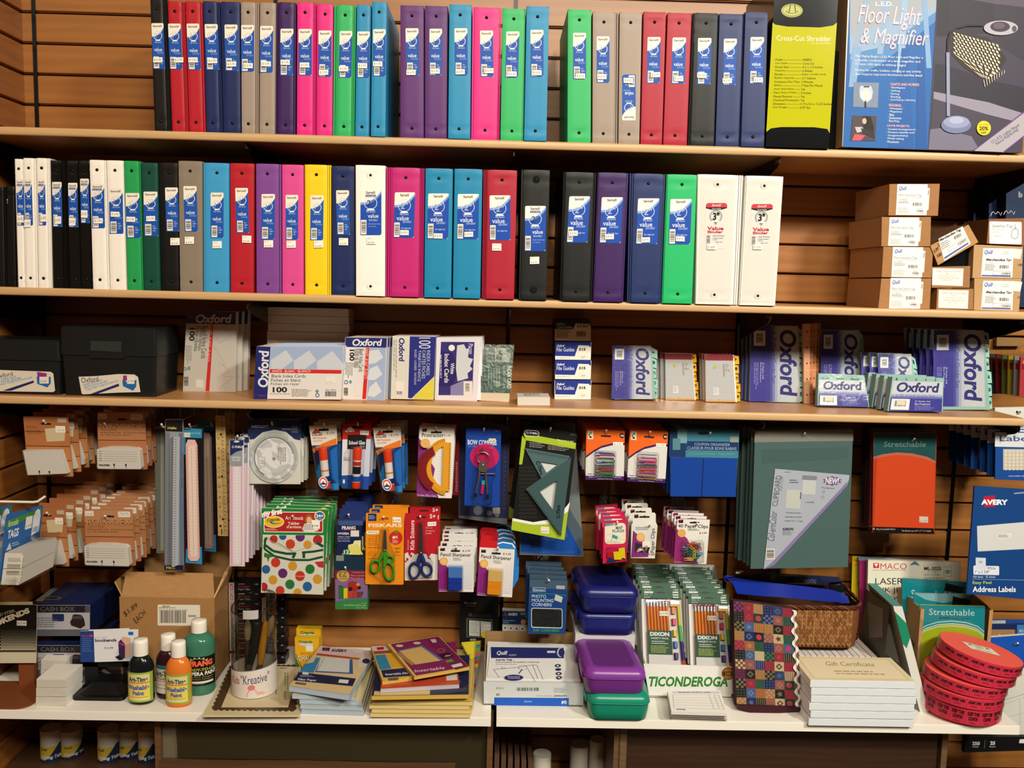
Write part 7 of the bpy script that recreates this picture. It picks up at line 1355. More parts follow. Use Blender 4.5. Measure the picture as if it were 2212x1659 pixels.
# refill card blocks
def blk(x0,y0,x1,y1,Y,dep,i,rest=None):
    t=Thing('refill_card_block',['white refill card block, top of the front pair of stacks','white refill card block, second in the front stack','white refill card block, bottom of the front stack','white refill card block, top of the rear stack','white refill card block, second in the rear stack','white refill card block, bottom of the rear stack','white refill card block, highest one, set furthest back'][i],'refill cards','blocks of rotary refill cards',rest=rest); a=t.part('card_block',fi='paper'); pl=PY(Y)
    a.prism(pl,quad(x0,y0,x1,y0+.6,x1,y1,x0,y1),dep,'dcd6cc',side='e4dfd6'); 
    if i in(0,3,6):
        z=at(x0,y0,Y=Y).z; g=PZ(z+.0002); X0,X1=at(x0,y0,Y=Y).x,at(x1,y0,Y=Y).x; g=F3((X0,Y+dep,z),(X1-X0,0,0),(0,-dep,0),100,100,n=(0,0,1)); a.text(g,'ROLODEX',20,14,72,28,'4a403a',b=.04); a.greek(g,12,50,40,80,3,'8a827a'); a.greek(g,50,50,72,80,3,'8a827a',seed=4)
    w_=t.part('shrink_wrap',fi='shrink'); X0,X1=at(x0,y0,Y=Y).x,at(x1,y0,Y=Y).x; z0,z1=at(x0,y1,Y=Y).z,at(x0,y0,Y=Y).z
    w_.grid([[Vector((X0-.001+(X1-X0+.002)*j/6,Y-.001-.0008*math.sin(i_*3+j*2),z0+(z1-z0)*i_/3)) for j in range(7)] for i_ in range(4)],'f4f4f2'); t.done()
blk(79,1467,142.5,1485.4,-.373,.085,0); blk(78,1486.4,142.5,1504.8,-.373,.085,1); blk(77.5,1506.2,142,1523.5,-.373,.085,2,Z4)
blk(89,1425,144,1446,-.279,.07,3); blk(88,1447,144,1467,-.279,.07,4); blk(88,1468,143,1489,-.279,.07,5,Z4)
blk(112,1412,160,1425.5,-.165,.06,6)
for k in range(3):
    y=1427+k*19.5; t=Thing('refill_card_block','white refill card block under the rear highest one, mostly hidden','refill cards','hidden refill card blocks',rest=None); a=t.part('card_block',fi='paper'); a.prism(PY(-.165),quad(112,y,160,y,160,y+18.5,112,y+18.5),.06,'d8d2c8'); t.done()
# non-skid bookends
t=Thing('bookend','black metal bookend with blue and white non-skid bookends card','bookend',rest=Z4); b=t.part('bookend',fi='plast')
xa,xb=at(176,1430,Y=-.3).x,at(278,1430,Y=-.3).x; b.box(xa,xa+.032,-.285,-.282,Z4,at(180,1400,Y=-.285).z,'101010'); b.box(xb-.02,xb,-.285,-.282,Z4,at(180,1400,Y=-.285).z,'101010'); b.box(xa,xb,-.285,-.282,at(180,1440,Y=-.285).z,at(180,1400,Y=-.285).z,'121212'); b.loft([[Vector((x,y,z)) for x,y in rr(xa-.006,-.345,xb+.004,-.245,.012,4)] for z in (Z4,Z4+.004,Z4+.009)],'0e0e0e')
b.loft([[Vector((x,y,Z4+.009)) for x,y in rr(xa+.004,-.335,xb,-.25,.012,4)],[Vector((x,y,Z4+.03)) for x,y in rr(xa+.03,-.31,xb-.015,-.262,.008,4)]],'141414')
c_=t.part('printed_card'); pl=PY(-.30); f=d1(pl); c_.prism(f,[(765,635),(1320,618),(1318,900),(1290,918),(905,930),(768,930)],.002,'dcdce0'); c_.prism(PY(-.297),quad(192,1360.5,279,1357,280,1370,192,1372),.001,'d8d6d0')
c_.flat(f,[(765,635),(895,632),(905,930),(768,930)],'1f3f82'); c_.greek(f,785,700,885,840,7,'4a68a8'); c_.text(f,'Officemate',778,672,852,686,'d03050',b=.02); c_.rect(f,856,668,886,690,'d03050'); c_.text(f,'non-skid',905,680,1020,706,'b8b8c0'); c_.text(f,'bookends',908,708,1114,738,'262638',b=.03,dy=-4); c_.rrect(f,1226,640,1275,672,8,'2a62b0'); c_.text(f,'$ 6.98',1000,784,1080,806,'3a3a40')
c_.disc(f,1235,820,80,'a8cce4',ry=90); c_.flat(f,[(1130,740),(1155,712),(1250,700),(1240,880),(1140,905)],'3a2c5e'); c_.flat(f,[(1155,712),(1175,685),(1250,700),(1250,880),(1195,890),(1195,760)],'d8a890'); c_.flat(f,[(1130,740),(1190,760),(1196,775),(1132,752)],'c8304a'); c_.flat(f,[(1100,880),(1140,862),(1180,905),(1140,912)],'12242a'); t.done()
# big kraft carton with open flaps
t=Thing('kraft_carton','large open brown carton with a price written in marker','box',rest=Z4); a=t.part('carton',fi='kraft'); Y=-.232; KB='a17647'; X0,X1=at(257.7,1289,Y=Y).x,at(463,1290,Y=Y).x; zt=at(300,1289.5,Y=Y).z; D=.165
for (xa,ya,xb,yb_) in ((X0,Y,X1,Y),(X1,Y,X1,Y+D),(X1,Y+D,X0,Y+D),(X0,Y+D,X0,Y)):
    P=[Vector((xa,ya,Z4)),Vector((xb,yb_,Z4)),Vector((xb,yb_,zt)),Vector((xa,ya,zt))]; n=(P[1]-P[0]).cross(P[3]-P[0]).normalized()*.003; Q=[p-n for p in P]
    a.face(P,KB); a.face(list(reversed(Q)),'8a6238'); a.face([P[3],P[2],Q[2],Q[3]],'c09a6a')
a.box(X0,X1,Y,Y+D,Z4,Z4+.003,KB)
fl=t.part('flaps',fi='kraft')
def flap(P,th=.003):
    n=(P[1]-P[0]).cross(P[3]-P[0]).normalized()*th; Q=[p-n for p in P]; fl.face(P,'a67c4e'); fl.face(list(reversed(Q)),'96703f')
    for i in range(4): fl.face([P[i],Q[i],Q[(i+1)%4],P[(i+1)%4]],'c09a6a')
V=Vector
flap([V((X0+.002,Y+.006,zt-.001)),V((X1-.002,Y+.006,zt-.001)),V((X1-.014,Y+.035,zt+.052)),V((X0+.004,Y+.035,zt+.052))])
flap([V((X0,Y+D-.004,zt)),V((X1,Y+D-.004,zt)),V((X1+.01,Y+D+.02,zt+.12)),V((X0-.01,Y+D+.02,zt+.12))])
flap([V((X1,Y+.002,zt)),V((X1,Y+D-.02,zt)),V((X1+.035,Y+D-.025,zt+.10)),V((X1+.01,Y+.06,zt+.045))])
flap([V((X0,Y+D-.02,zt)),V((X0,Y+.01,zt)),V((X0-.02,Y+.02,zt+.03)),V((X0-.02,Y+D-.03,zt+.035))])
l=t.part('shipping_label'); pl=PY(Y); f=d1(pl); l.rrect(f,1506,380,1912,580,10,'ddd6c6',dy=4); l.bars(f,1518,432,1790,560,n=30,bg='d6cfbf',col='4a463e',pad=.04); l.rect(f,1518,430,1792,433,'4a463e'); l.text(f,'02334',1550,390,1620,404,'3a362e',b=.03); l.greek(f,1520,408,1730,420,1,'4a463e'); l.greek(f,1800,480,1900,520,1,'8a857a')
w_=t.part('marker_writing'); w_.tquad(f,'$1.89',[(1175,455),(1300,360),(1322,405),(1200,505)],'2a2218',b=.0); w_.tquad(f,'EACH',[(1270,520),(1372,425),(1395,470),(1305,565)],'2a2218'); t.done()
# paint bottles
def bottle(nm,cx,ytop,ycap,ysh,ybot,half,caphalf,Y,col,art,rest=Z4,n=28,shk=.55,bandy=None,sy=.75):
    t=Thing('paint_bottle',nm,'paint bottle','paint bottles',rest=rest); o=at(cx,ybot,Z=Z4) if Y is None else at(cx,ybot,Y=Y)
    c=V((at(cx,ybot,Y=Y).x,Y,Z4)); z=lambda y:at(cx,y,Y=Y).z-Z4; R_=at(cx+half,ybot,Y=Y).x-c.x; rc=at(cx+caphalf,ycap,Y=Y).x-at(cx,ycap,Y=Y).x
    b=t.part('body',fi='gloss'); H=z(ysh); zc=z(ycap)
    prof=[(R_*.8,0),(R_*.95,.003),(R_,.010),(R_,H),(R_*.985,H+(zc-H)*.3),(R_*.90,H+(zc-H)*.55),(R_*.72,H+(zc-H)*.78),(rc*.95,zc-.002),(rc*.8,zc)]
    b.lathe(c,prof,col,n=n,sy=sy)
    cp=t.part('cap',fi='plast'); h=z(ytop)-zc; cp.lathe(c,[(rc,zc),(rc,zc+h*.45),(rc*.99,zc+h*.8),(rc*.93,zc+h),(rc*.4,zc+h)],'ece6da',n=n,sy=.95)
    l=t.part('label',fi='card'); y0,y1,aw=bandy; z0,z1=z(y1),z(y0)
    class W_:
        k=0
        def p(s,x,y,off=0):
            a_=math.radians(-90+(x/100-.5)*aw); r=R_+.0004+off; return V((c.x+r*math.cos(a_),c.y+r*sy*math.sin(a_),Z4+z1+(z0-z1)*y/100))
        def nrm(s): return V((0,-1,0))
    w_=W_(); art(l,w_); t.done()
def wr(l,w_,x0,y0,x1,y1,col,n=14):
    w_.k+=1; o=w_.k*EPS*1.6
    for i in range(n):
        a_,b_=x0+(x1-x0)*i/n,x0+(x1-x0)*(i+1)/n; l.face([w_.p(a_,y0,o),w_.p(a_,y1,o),w_.p(b_,y1,o),w_.p(b_,y0,o)],col)
def arttime(l,w_):
    wr(l,w_,0,0,100,100,'8ea83a'); wr(l,w_,14,6,86,94,'d8c890'); wr(l,w_,16,36,84,86,'e0c850'); wr(l,w_,14,33,86,36,'c84a3a',8); w_.k+=3
    l.text(w_,'Art-Time',20,15,80,31,'2f5a48',b=.05); w_.k+=1; l.text(w_,'Washable',15,42,84,58,'5462a8',b=.05); l.text(w_,'Paint',34,62,68,76,'5462a8',b=.05); l.text(w_,'Nontoxic',18,80,80,84,'6a6440')
bottle('black washable paint bottle, foremost left of the orange one',306.5,1380,1413,1448,1524,27.5,15.7,-.345,'14181a',arttime,bandy=(1445,1508,150))
bottle('orange washable paint bottle at the front of the group',387.5,1384.6,1416,1450,1530,27.5,15.7,-.355,'d8762c',arttime,bandy=(1450,1512,150))
def purp(l,w_):
    wr(l,w_,0,0,100,14,'2a6a72'); wr(l,w_,0,14,100,52,'c8bfb0'); wr(l,w_,0,52,100,100,'d8cfc0'); wr(l,w_,10,56,90,58,'b04040'); w_.k+=3; l.text(w_,'Art-Time',12,20,80,40,'2a4a34',b=.04); l.text(w_,'Washable',12,42,86,52,'5a4a40'); l.text(w_,'Tempera',14,66,84,72,'6a5a50'); l.text(w_,'Nontoxic',14,78,84,84,'6a5a50')
bottle('dark purple washable paint bottle half hidden behind the orange one',365.5,1369,1401,1432,1512,26,15.7,-.315,'32141f',purp,bandy=(1430,1490,150))
def prang(l,w_):
    wr(l,w_,0,0,100,100,'121212'); w_.k+=2; l.flat(w_,[(40+26*math.cos(math.radians(a_))*(1 if k%2 else .7)+16,22-22*math.sin(math.radians(a_))*(1 if k%2 else .7)) for k,a_ in enumerate(range(0,181,12))],'c8b890'); w_.k+=1; l.text(w_,'PRANG',36,14,88,34,'e8603a',b=.06,dy=-2); l.text(w_,'READY-TO-USE',30,40,96,50,'b8b04a',b=.03,dy=-2); l.text(w_,'TEMPERA PAINT',22,53,99,66,'e4e0d8',b=.03,dy=-3); l.text(w_,'Peinture Tempera',36,68,90,73,'b0a84a'); l.text(w_,'Pintura Tempera',42,75,88,80,'b0a84a'); wr(l,w_,30,84,90,91,'d8d2c6'); w_.k+=1; l.text(w_,'GREEN VERT VERDE',36,85.5,84,90,'2a2a2a'); l.greek(w_,32,93,80,96,1,'8a8a80'); wr(l,w_,4,88,14,98,'cac4b8',3)
bottle('large green tempera paint bottle behind the small bottles',432,1338.7,1363.5,1392,1505,33.3,16.5,-.285,'3b745c',prang,bandy=(1408,1470,175),sy=.85)
# award certificate pack
t=Thing('certificate_pack','flat pack of cream award certificates with a brown scalloped frame','certificates',rest=Z4+.0005); a=t.part('certificates',fi='paper'); z=Z4+.006; pl=PZ(z); q=quad(500,1436,657,1433,648,1544,438,1544); a.prism(pl,q,.005,'d9c9a4',side='cfc29c'); f=d2(pl)
P=[]; O=[(575,1045),(1300,1045),(1235,1510),(380,1500)]; I=[(640,1080),(1280,1075),(1165,1480),(470,1480)]
def scal(p,q_,n,amp):
    r=[]
    for i in range(n*6):
        u=i/(n*6); x=p[0]+(q_[0]-p[0])*u; y=p[1]+(q_[1]-p[1])*u; L=math.hypot(q_[0]-p[0],q_[1]-p[1]); nx,ny=(q_[1]-p[1])/L,-(q_[0]-p[0])/L; k=amp*abs(math.sin(u*n*math.pi)); r.append((x+nx*k,y+ny*k))
    return r
a.flat(f,scal(O[0],O[1],14,10)+scal(O[1],O[2],10,16)+scal(O[2],O[3],14,14)+scal(O[3],O[0],11,16),'4e3a28'); a.flat(f,I,'dccba6')
a.text(f,'Award',1120,1310,1158,1400,'3a3428',rot=90); a.text(f,'Certificate of',1222,1140,1252,1300,'3a3428',rot=90); a.greek(f,1035,1110,1062,1420,1,'6a604c',rot=1); a.greek(f,1130,1120,1180,1300,2,'8a806a',rot=1); a.greek(f,830,1240,850,1350,1,'8a806a',rot=1); a.flat(f,[(1045,1052),(1300,1060),(1298,1115),(1040,1110)],'e0cfae'); a.greek(f,1080,1068,1180,1086,1,'5a5040')
w_=t.part('clear_sleeve',fi='film'); g=Fr(PZ(z+.002),q,1,1); w_.grid([[g.p(i/8,j/8,.0006*math.sin(i*2+j*3)) for i in range(9)] for j in range(9)],'f6f6f2'); t.done()
# acrylic brush cup
cx0=at(550.5,1470,Y=-.28); cz=V((cx0.x,-.285,Z4+.0065)); RR_=at(597,1470,Y=-.285).x-cx0.x
t=Thing('acrylic_brush_cup','tall clear acrylic cup with slanted rim and a paper band','cup'); g_=t.part('cup',fi='glass')
zl=at(503,1320,Y=-.285).z-cz.z; zh=at(600,1290,Y=-.285).z-cz.z; n=36
def ringc(r,zf): return [cz+V((r*math.cos(i*2*math.pi/n),r*math.sin(i*2*math.pi/n),zf(math.cos(i*2*math.pi/n),math.sin(i*2*math.pi/n)))) for i in range(n)]
top=lambda c,s:(zl+zh)/2+.004+(c*.010+s*.012)
R0=ringc(RR_,lambda c,s:0); R1=ringc(RR_,top); R2=ringc(RR_-.003,top); R3=ringc(RR_-.003,lambda c,s:.003)
g_.grid([R0,R1],'e6e6e2',closed_u=True); g_.grid([R1,R2],'f0f0ee',closed_u=True); g_.grid([R2,R3],'e6e6e2',closed_u=True); g_.face(R3,'e6e6e2'); g_.face(list(reversed(R0)),'e6e6e2')
rm=t.part('rim',fi='glass'); rm.tube(ringc(RR_-.0015,lambda c,s:top(c,s)+.0005),.0017,'c8c8c4','glass',6,closed=True)
bd=t.part('paper_band',fi='paper'); zb=at(550,1446,Y=-.33).z-cz.z; bd.grid([ringc(RR_+.0004,lambda c,s:.001),ringc(RR_+.0004,lambda c,s:zb+.006*c-.002)],'d8cec6',closed_u=True); bd.grid([ringc(RR_-.0035,lambda c,s:.004),ringc(RR_-.0035,lambda c,s:zb+.006*c-.002)],'d8cec6',closed_u=True)
class W_:
    k=0
    def p(s,x,y,off=0):
        a_=math.radians(-90+(x/100-.5)*150); r=RR_+.0008+off; return cz+V((r*math.cos(a_),r*math.sin(a_),zb*(1-y/100)+.004*math.cos(a_)))
    def nrm(s): return V((0,-1,0))
w_=W_(); bd.text(w_,'Kids',16,22,34,48,'a03858'); bd.text(w_,'"Kreative"',37,16,86,48,'4a4a6a'); bd.disc(w_,55,60,6,'d8706a',ry=9); bd.flat(w_,[(46,92),(50,70),(60,66),(70,84),(76,92)],'d88a80'); bd.flat(w_,[(60,74),(72,80),(80,88),(66,90)],'e0a898')
pt=t.part('price_sticker',fi='paper'); 
for i in range(6):
    a0,a1=[math.radians(-90+(-12+38*k/6)) for k in (i,i+1)]; z0,z1=at(560,1336,Y=-.33).z,at(560,1317,Y=-.33).z; r=RR_+.0006; pt.face([V((cz.x+r*math.cos(a0),cz.y+r*math.sin(a0),z0)),V((cz.x+r*math.cos(a1),cz.y+r*math.sin(a1),z0+.001)),V((cz.x+r*math.cos(a1),cz.y+r*math.sin(a1),z1+.001)),V((cz.x+r*math.cos(a0),cz.y+r*math.sin(a0),z1))],'b8b0ac')
t.done()
def brush(lab,foot,topp,hc,bc,up=True,r=.006):
    t=Thing('paint_brush',lab,'paint brush','brushes in the acrylic cup'); A=V(foot); B=V(topp); h=t.part('handle',fi='plast'); fe=t.part('ferrule',fi='metal'); br=t.part('bristles',fi='matte')
    L=lambda u:A+(B-A)*u
    if up: h.tube([L(0),L(.2),L(.5)],[r*.5,r*.7,r*.8],hc,'plast'); fe.tube([L(.5),L(.72)],[r*.8,r*1.0],'8a8478','metal'); br.tube([L(.72),L(.82),L(.95),L(1)],[r,r*1.5,r*1.25,r*.4],bc,'matte',10)
    else: h.tube([L(1),L(.92),L(.6),L(.38)],[r*.6,r*.9,r*1.25,r*.95],hc,'plast',10); fe.tube([L(.38),L(.14)],[r*.95,r],'a8a294','metal'); br.tube([L(.14),L(0)],[r,r*.5],bc,'matte',10)
    t.done()
zB=Z4+.012
def bp(x,y,Y): p=at(x,y,Y=Y); return (p.x,p.y,p.z)
brush('brush with a dark handle and pale round bristles, left in the cup',(cz.x-.018,-.29,zB),bp(535,1340,-.285),'1f2e2c','9a8a6c')
brush('brush with a thick black handle leaning in the cup',(cz.x-.022,-.30,zB),bp(564,1344,-.275),'1a211f','8a7a60',up=False,r=.0075)
brush('brush with a yellow-orange handle standing in the cup',(cz.x+.010,-.30,zB),bp(574,1342,-.285),'d28a1c','8a7a60',up=False,r=.0075)
brush('brush with flared pale bristles leaning right in the cup',(cz.x-.006,-.275,zB),bp(590,1330,-.27),'22262a','a08a66')
# boxed paper clips behind the cup
def acco(x0,x1,yt,yb,Y,i,lab,rest=None,side=True):
    t=Thing('clip_box',lab,'paper clip box','small black clip boxes',rest=rest); a=t.part('carton',fi='gloss'); pl=PY(Y); a.prism(pl,quad(x0,yt,x1,yt+.5,x1,yb,x0,yb),.045,'17161a',side='1c1c20'); W=x1-x0; H=yb-yt
    a.rect(pl,x0,yt,x0+W*.17,yb,'b8b4b2'); a.text(pl,'ACCO',x0+W*.03,yt+H*.1,x0+W*.14,yb-H*.1,'a82430',rot=90,b=.04); a.text(pl,'JUMBO',x0+W*.3,yt+H*.1,x0+W*.5,yt+H*.28,'a8a4a2'); a.text(pl,'PREMIUM',x0+W*.3,yt+H*.38,x0+W*.66,yt+H*.54,'9a2430',b=.03); a.text(pl,'Paper Clips',x0+W*.3,yt+H*.62,x0+W*.68,yt+H*.86,'a8a4a2'); a.text(pl,'100',x0+W*.84,yt+H*.1,x0+W*.94,yt+H*.28,'a8a4a2'); t.done()
for k in range(8):
    y1=1427-k*21.2; acco(497-k*.4,562,y1-20.4,y1,-.12,k,'small black clip box behind the cup, left pile, '+['bottom','second from bottom','third from bottom','fourth from bottom','fifth from bottom','sixth from bottom','seventh from bottom','top'][k],Z4 if k==0 else None)
for k in range(7):
    y1=1429-k*19.8; acco(566,616-(k%2)*1.5,y1-19,y1,-.125,k,'small black clip box right of the cup, right pile, '+['bottom','second from bottom','third from bottom','fourth from bottom','fifth from bottom','sixth from bottom','top'][k],Z4 if k==0 else None)
# crayon-yellow chalk
def chalkb(i,q,Y,lab):
    t=Thing('chalk_box',lab,'chalk','yellow chalk cartons',rest=Z4); a=t.part('carton'); pl=PY(Y); a.prism(pl,q,.022,'dfa51e',side='d8b820'); g=Fr(pl,q,100,100)
    a.flat(g,[(0,58),(22,100),(0,100)],'2a6a34'); a.flat(g,[(100,58),(100,100),(80,100)],'2a6a34'); a.line(g,[(2,52),(28,100)],3,'2a5a30'); a.line(g,[(98,52),(76,100)],3,'2a5a30')
    a.flat(g,[(12,16),(76,14),(74,22),(46,26),(20,22)],'c8ccd4'); a.text(g,'Crayola',16,7,74,18,'2a6a3a',b=.04); a.rect(g,46,24,76,42,'e4dcc4'); a.text(g,'ANTI DUST',22,46,66,53,'8a5a1c'); a.text(g,'CHALK',10,58,78,72,'3a2a14',b=.09); g.k+=1; a.text(g,'CHALK',11,58.5,77,71.5,'ece8dc',b=.02); t.done()
chalkb(1,quad(640,1344,693,1345,692,1420,641,1419),-.115,'yellow chalk carton behind the front one, beside the clip boxes'); chalkb(0,quad(636.5,1358,689,1359,688,1425.5,639,1424.5),-.15,'yellow-orange anti-dust chalk carton with green corners, foremost')
# filler paper packs: thin wrapped packs lying on each other
def flatpack(nm,lab,cat,grp,q,z,th,artf,body,side,rest=None,bag=True,tilt=None):
    t=Thing(nm,lab,cat,grp,rest=rest); a=t.part('sheets',fi='paper'); pl=PZ(z) if tilt is None else tilt; a.prism(pl,q,th,body,side=side); 
    if artf: artf(a,pl)
    if bag:
        w_=t.part('clear_sleeve',fi='film'); cx=sum(p[0] for p in q)/4; cy=sum(p[1] for p in q)/4; Q=[(cx+(x-cx)*1.04,cy+(y-cy)*1.05) for x,y in q]; g=Fr(pl,Q,1,1); R=random.Random(int(q[0][0])); w_.grid([[g.p(i/8,j/8,.0012+R.uniform(0,.0012)) for i in range(9)] for j in range(9)],'f6f6f4')
    t.done()
def mv(q,dx,dy): return [(x+dx,y+dy) for x,y in q]
z0=Z4; FQ=quad(698,1402,800,1412,762,1494,632,1478)
for k in range(4):
    Q=mv(quad(706,1440,812,1450,786,1536,651,1532),-k*2+(k==3)*-14,-11*k); flatpack('filler_paper_pack','pale blue-edged filler paper pack, '+['bottom','second from the bottom','third from the bottom','fourth from the bottom'][k]+' of the low pile','filler paper','filler paper packs',Q,Z4+.012*(k+1),.0105,lambda a,pl,k=k,Q=Q:(a.rect(Fr(pl,Q,100,100),8,84,22,92,'8a857c')),'e2cfa0','aebfcf',Z4+.0005+.012*k)
def fp(a,pl):
    f=d2(pl); a.flat(f,[(1500,838),(2065,912),(1800,1345),(1175,1252)],'e0c493'); a.flat(f,[(1500,838),(2065,912),(2030,965),(1470,915)],'dfc2c2'); a.flat(f,[(1470,915),(1980,975),(1970,990),(1455,935)],'b0483a'); a.flat(f,[(1522,856),(1602,858),(1592,895),(1518,888)],'3a2a5a'); a.flat(f,[(1530,888),(1560,860),(1590,893)],'b01c3a'); a.text(f,'AVERY',1612,872,1780,900,'3a3458',b=.05,dy=6); a.flat(f,[(1860,870),(2045,890),(2030,925),(1850,905)],'e4d4d0')
    a.flat(f,[(1290,1110),(1330,1030),(1430,1010),(1455,960),(1500,965),(1430,1120)],'3a86b8'); a.flat(f,[(1510,955),(1835,980),(1840,1132),(1445,1112)],'3a5ea0'); a.flat(f,[(1510,955),(1805,978),(1800,1118),(1460,1100)],'d8d8d8')
    for i in range(6): a.disc(f,1535-i*12,975+i*22,5,'4a4a4a')
    a.flat(f,[(1880,1000),(1925,965),(2010,975),(1960,1060),(1895,1085)],'d8ccc4'); a.disc(f,1975,1000,40,'2a2a50',ry=26); a.flat(f,[(1285,1115),(1870,1182),(1835,1260),(1218,1200)],'22264c'); a.text(f,'Filler Paper',1268,1178,1462,1206,'d8d8e4',b=.03,dy=12); a.greek(f,1290,1148,1450,1172,2,'a8a8c4'); a.flat(f,[(1320,1112),(1385,1120),(1370,1145),(1310,1138)],'e0e0e4'); a.flat(f,[(1700,1190),(1798,1198),(1785,1235),(1685,1225)],'e4e4e8'); a.flat(f,[(1245,1218),(1360,1232),(1345,1248),(1238,1236)],'6a6458')
zz=Z4+.066
a_,b_,c3_=at(692,1395,Y=-.16),at(809.5,1409,Y=-.16),at(624.5,1480,Y=-.345); 
flatpack('filler_paper_pack','filler paper pack with loose-leaf picture, topmost of its pile','filler paper','filler paper packs',quad(692,1394,809.5,1409,754,1499.5,624.5,1480),zz,.014,fp,'e0c493','aebfcf',Z4+.051)
# insertable divider packs
def pile(i,q,z,col,side,artf,lab,th=.010): flatpack('divider_pack',lab,'divider pack','insertable divider packs',q,z,th,artf,col,side,z-th)
names=['bottom','second','third','fourth','fifth','sixth']
B0=quad(822,1440,1026,1442,1016,1542,800,1540)
for k in range(5): pile(k,mv(B0,[0,3,-2,4,1][k],-9.0*k),Z4+.011*(k+1),'dcbc6e','dcc27e' if k<4 else 'c8a44a',None,'yellow-edged divider pack, '+names[k]+' from the bottom of the right pile')
def ins2(a,pl):
    f=d3(pl); q=[(165,1215),(1000,1215),(1025,1325),(110,1340)]; a.flat(f,q,'20264e'); a.flat(f,[(110,1322),(700,1318),(700,1340),(105,1342)],'dcc27e'); a.text(f,'11517',840,1255,930,1280,'d0d0dc'); a.flat(f,[(830,1250),(1010,1245),(1020,1320),(830,1310)],'243c94'); a.flat(f,[(190,1215),(900,1140),(920,1225),(195,1270)],'c8482c'); a.flat(f,[(380,1220),(620,1190),(700,1230),(400,1255)],'3a2c64'); a.flat(f,[(820,1150),(895,1145),(900,1195),(835,1200)],'dcd8d4')
pile(5,quad(815,1420,1014,1415,1012,1500,803,1503),Z4+.067,'20264e','c8a44a',lambda a,pl:(a.rect(Fr(pl,quad(815,1420,1014,1415,1012,1500,803,1503),100,100),2,88,60,99,'dcc27e'),a.text(Fr(pl,quad(815,1420,1014,1415,1012,1500,803,1503),100,100),'Insertable',10,74,50,84,'d0d0dc')),'navy and cream divider pack under the orange one, right pile')
Qo=quad(825,1400,985,1386,992,1478,822,1488); pile(6,Qo,Z4+.078,'c44a30','b8b0b8',lambda a,pl:(lambda g:(a.rect(g,0,0,100,60,'8a2260'),a.rect(g,20,64,60,84,'4a3c8c'),a.rect(g,84,64,98,90,'dcd8d4'),a.rect(g,4,70,18,84,'3a5aa8')))(Fr(pl,Qo,100,100)),'orange and magenta divider pack in the right pile')
def ins3(a,pl):
    f=d3(pl); a.flat(f,[(95,868),(290,862),(520,1150),(205,1200)],'dcb860'); a.flat(f,[(95,868),(290,862),(310,905),(118,915)],'dcccc8'); a.flat(f,[(145,880),(215,872),(220,898),(158,904)],'b01c3a'); a.flat(f,[(118,915),(300,905),(308,930),(125,945)],'a8482c'); a.flat(f,[(130,955),(230,945),(290,1080),(180,1095)],'3a86b0'); a.flat(f,[(240,945),(330,945),(410,1065),(290,1070)],'dca838'); a.flat(f,[(190,1098),(420,1075),(490,1150),(215,1168)],'20264e'); a.text(f,'Insertable Div',232,1128,450,1148,'d8d8e0',b=.03,dy=-14); a.flat(f,[(255,1172),(355,1165),(360,1185),(262,1195)],'6a6458')
Qd=quad(801,1396,846,1394.5,900,1460,826,1471); pile(7,Qd,Z4+.089,'dcb860','c8a44a',ins3,'navy-banded insertable divider pack partly under the magenta one')
def ins4(a,pl):
    f=d3(pl); a.flat(f,[(250,842),(745,765),(1035,1058),(510,1150)],'dcc068'); a.flat(f,[(280,842),(740,768),(1030,1055),(525,1142)],'86255c'); a.flat(f,[(605,792),(740,768),(1030,1055),(905,1085)],'7a2052'); a.disc(f,535,832,36,'dccca4',ry=12); a.disc(f,368,858,36,'dccca4',ry=12); a.flat(f,[(350,905),(580,855),(785,995),(520,1040)],'5a7ab0'); a.flat(f,[(372,908),(575,868),(760,1000),(505,1038)],'dcb670'); a.flat(f,[(330,930),(375,920),(520,1035),(480,1045)],'b08050')
    a.flat(f,[(735,945),(835,920),(885,960),(785,985)],'2a1c30'); a.flat(f,[(790,970),(815,940),(850,955)],'b01c3a'); a.text(f,'Avery',800,950,860,970,'d8c8d0',it=.3,b=.02,dy=-10); a.flat(f,[(805,1000),(870,985),(885,1010),(820,1022)],'5a9a3c'); a.flat(f,[(860,1045),(955,1022),(975,1050),(880,1070)],'e0dcdc'); a.flat(f,[(660,800),(710,795),(725,825),(685,832)],'d8c0c8'); a.text(f,'Insertable',512,1088,800,1116,'dcbccc',b=.02,dy=-34); a.disc(f,765,905,36,'a86a5c',ry=20); a.disc(f,765,905,28,'7a2052',ry=14)
Qi=quad(836.5,1390,948.4,1373,1014,1439,895,1460); 
flatpack('divider_pack','magenta insertable divider pack, topmost of the right pile','divider pack','insertable divider packs',Qi,Z4+.100,.008,ins4,'dcc068','c8a44a',Z4+.0905)
# coloured tab edges standing by the pile
t=Thing('index_divider_set','yellow dividers with multicoloured tabs leaning by the carton','dividers'); a=t.part('sheets',fi='paper'); pl=P3(at(1018,1490,Y=-.30),at(1033,1490,Y=-.29),at(1032,1385,Y=-.13)); f=d3(pl); a.prism(f,[(960,830),(1145,812),(1140,900),(1085,1285),(1050,1290),(1075,1050)],.004,'c0b02c'); 
for k,cc in enumerate(('4a8aa8','6aa84c','c05a78','4a7a8a','c03a2c','c8b040','8a7aa0','5aa85c','c0608a','4a8a94','b03a34')): a.flat(f,[(1100-k*4,850+k*38),(1140-k*4,845+k*38),(1136-k*4,880+k*38),(1094-k*4,886+k*38)],cc)
t.done()
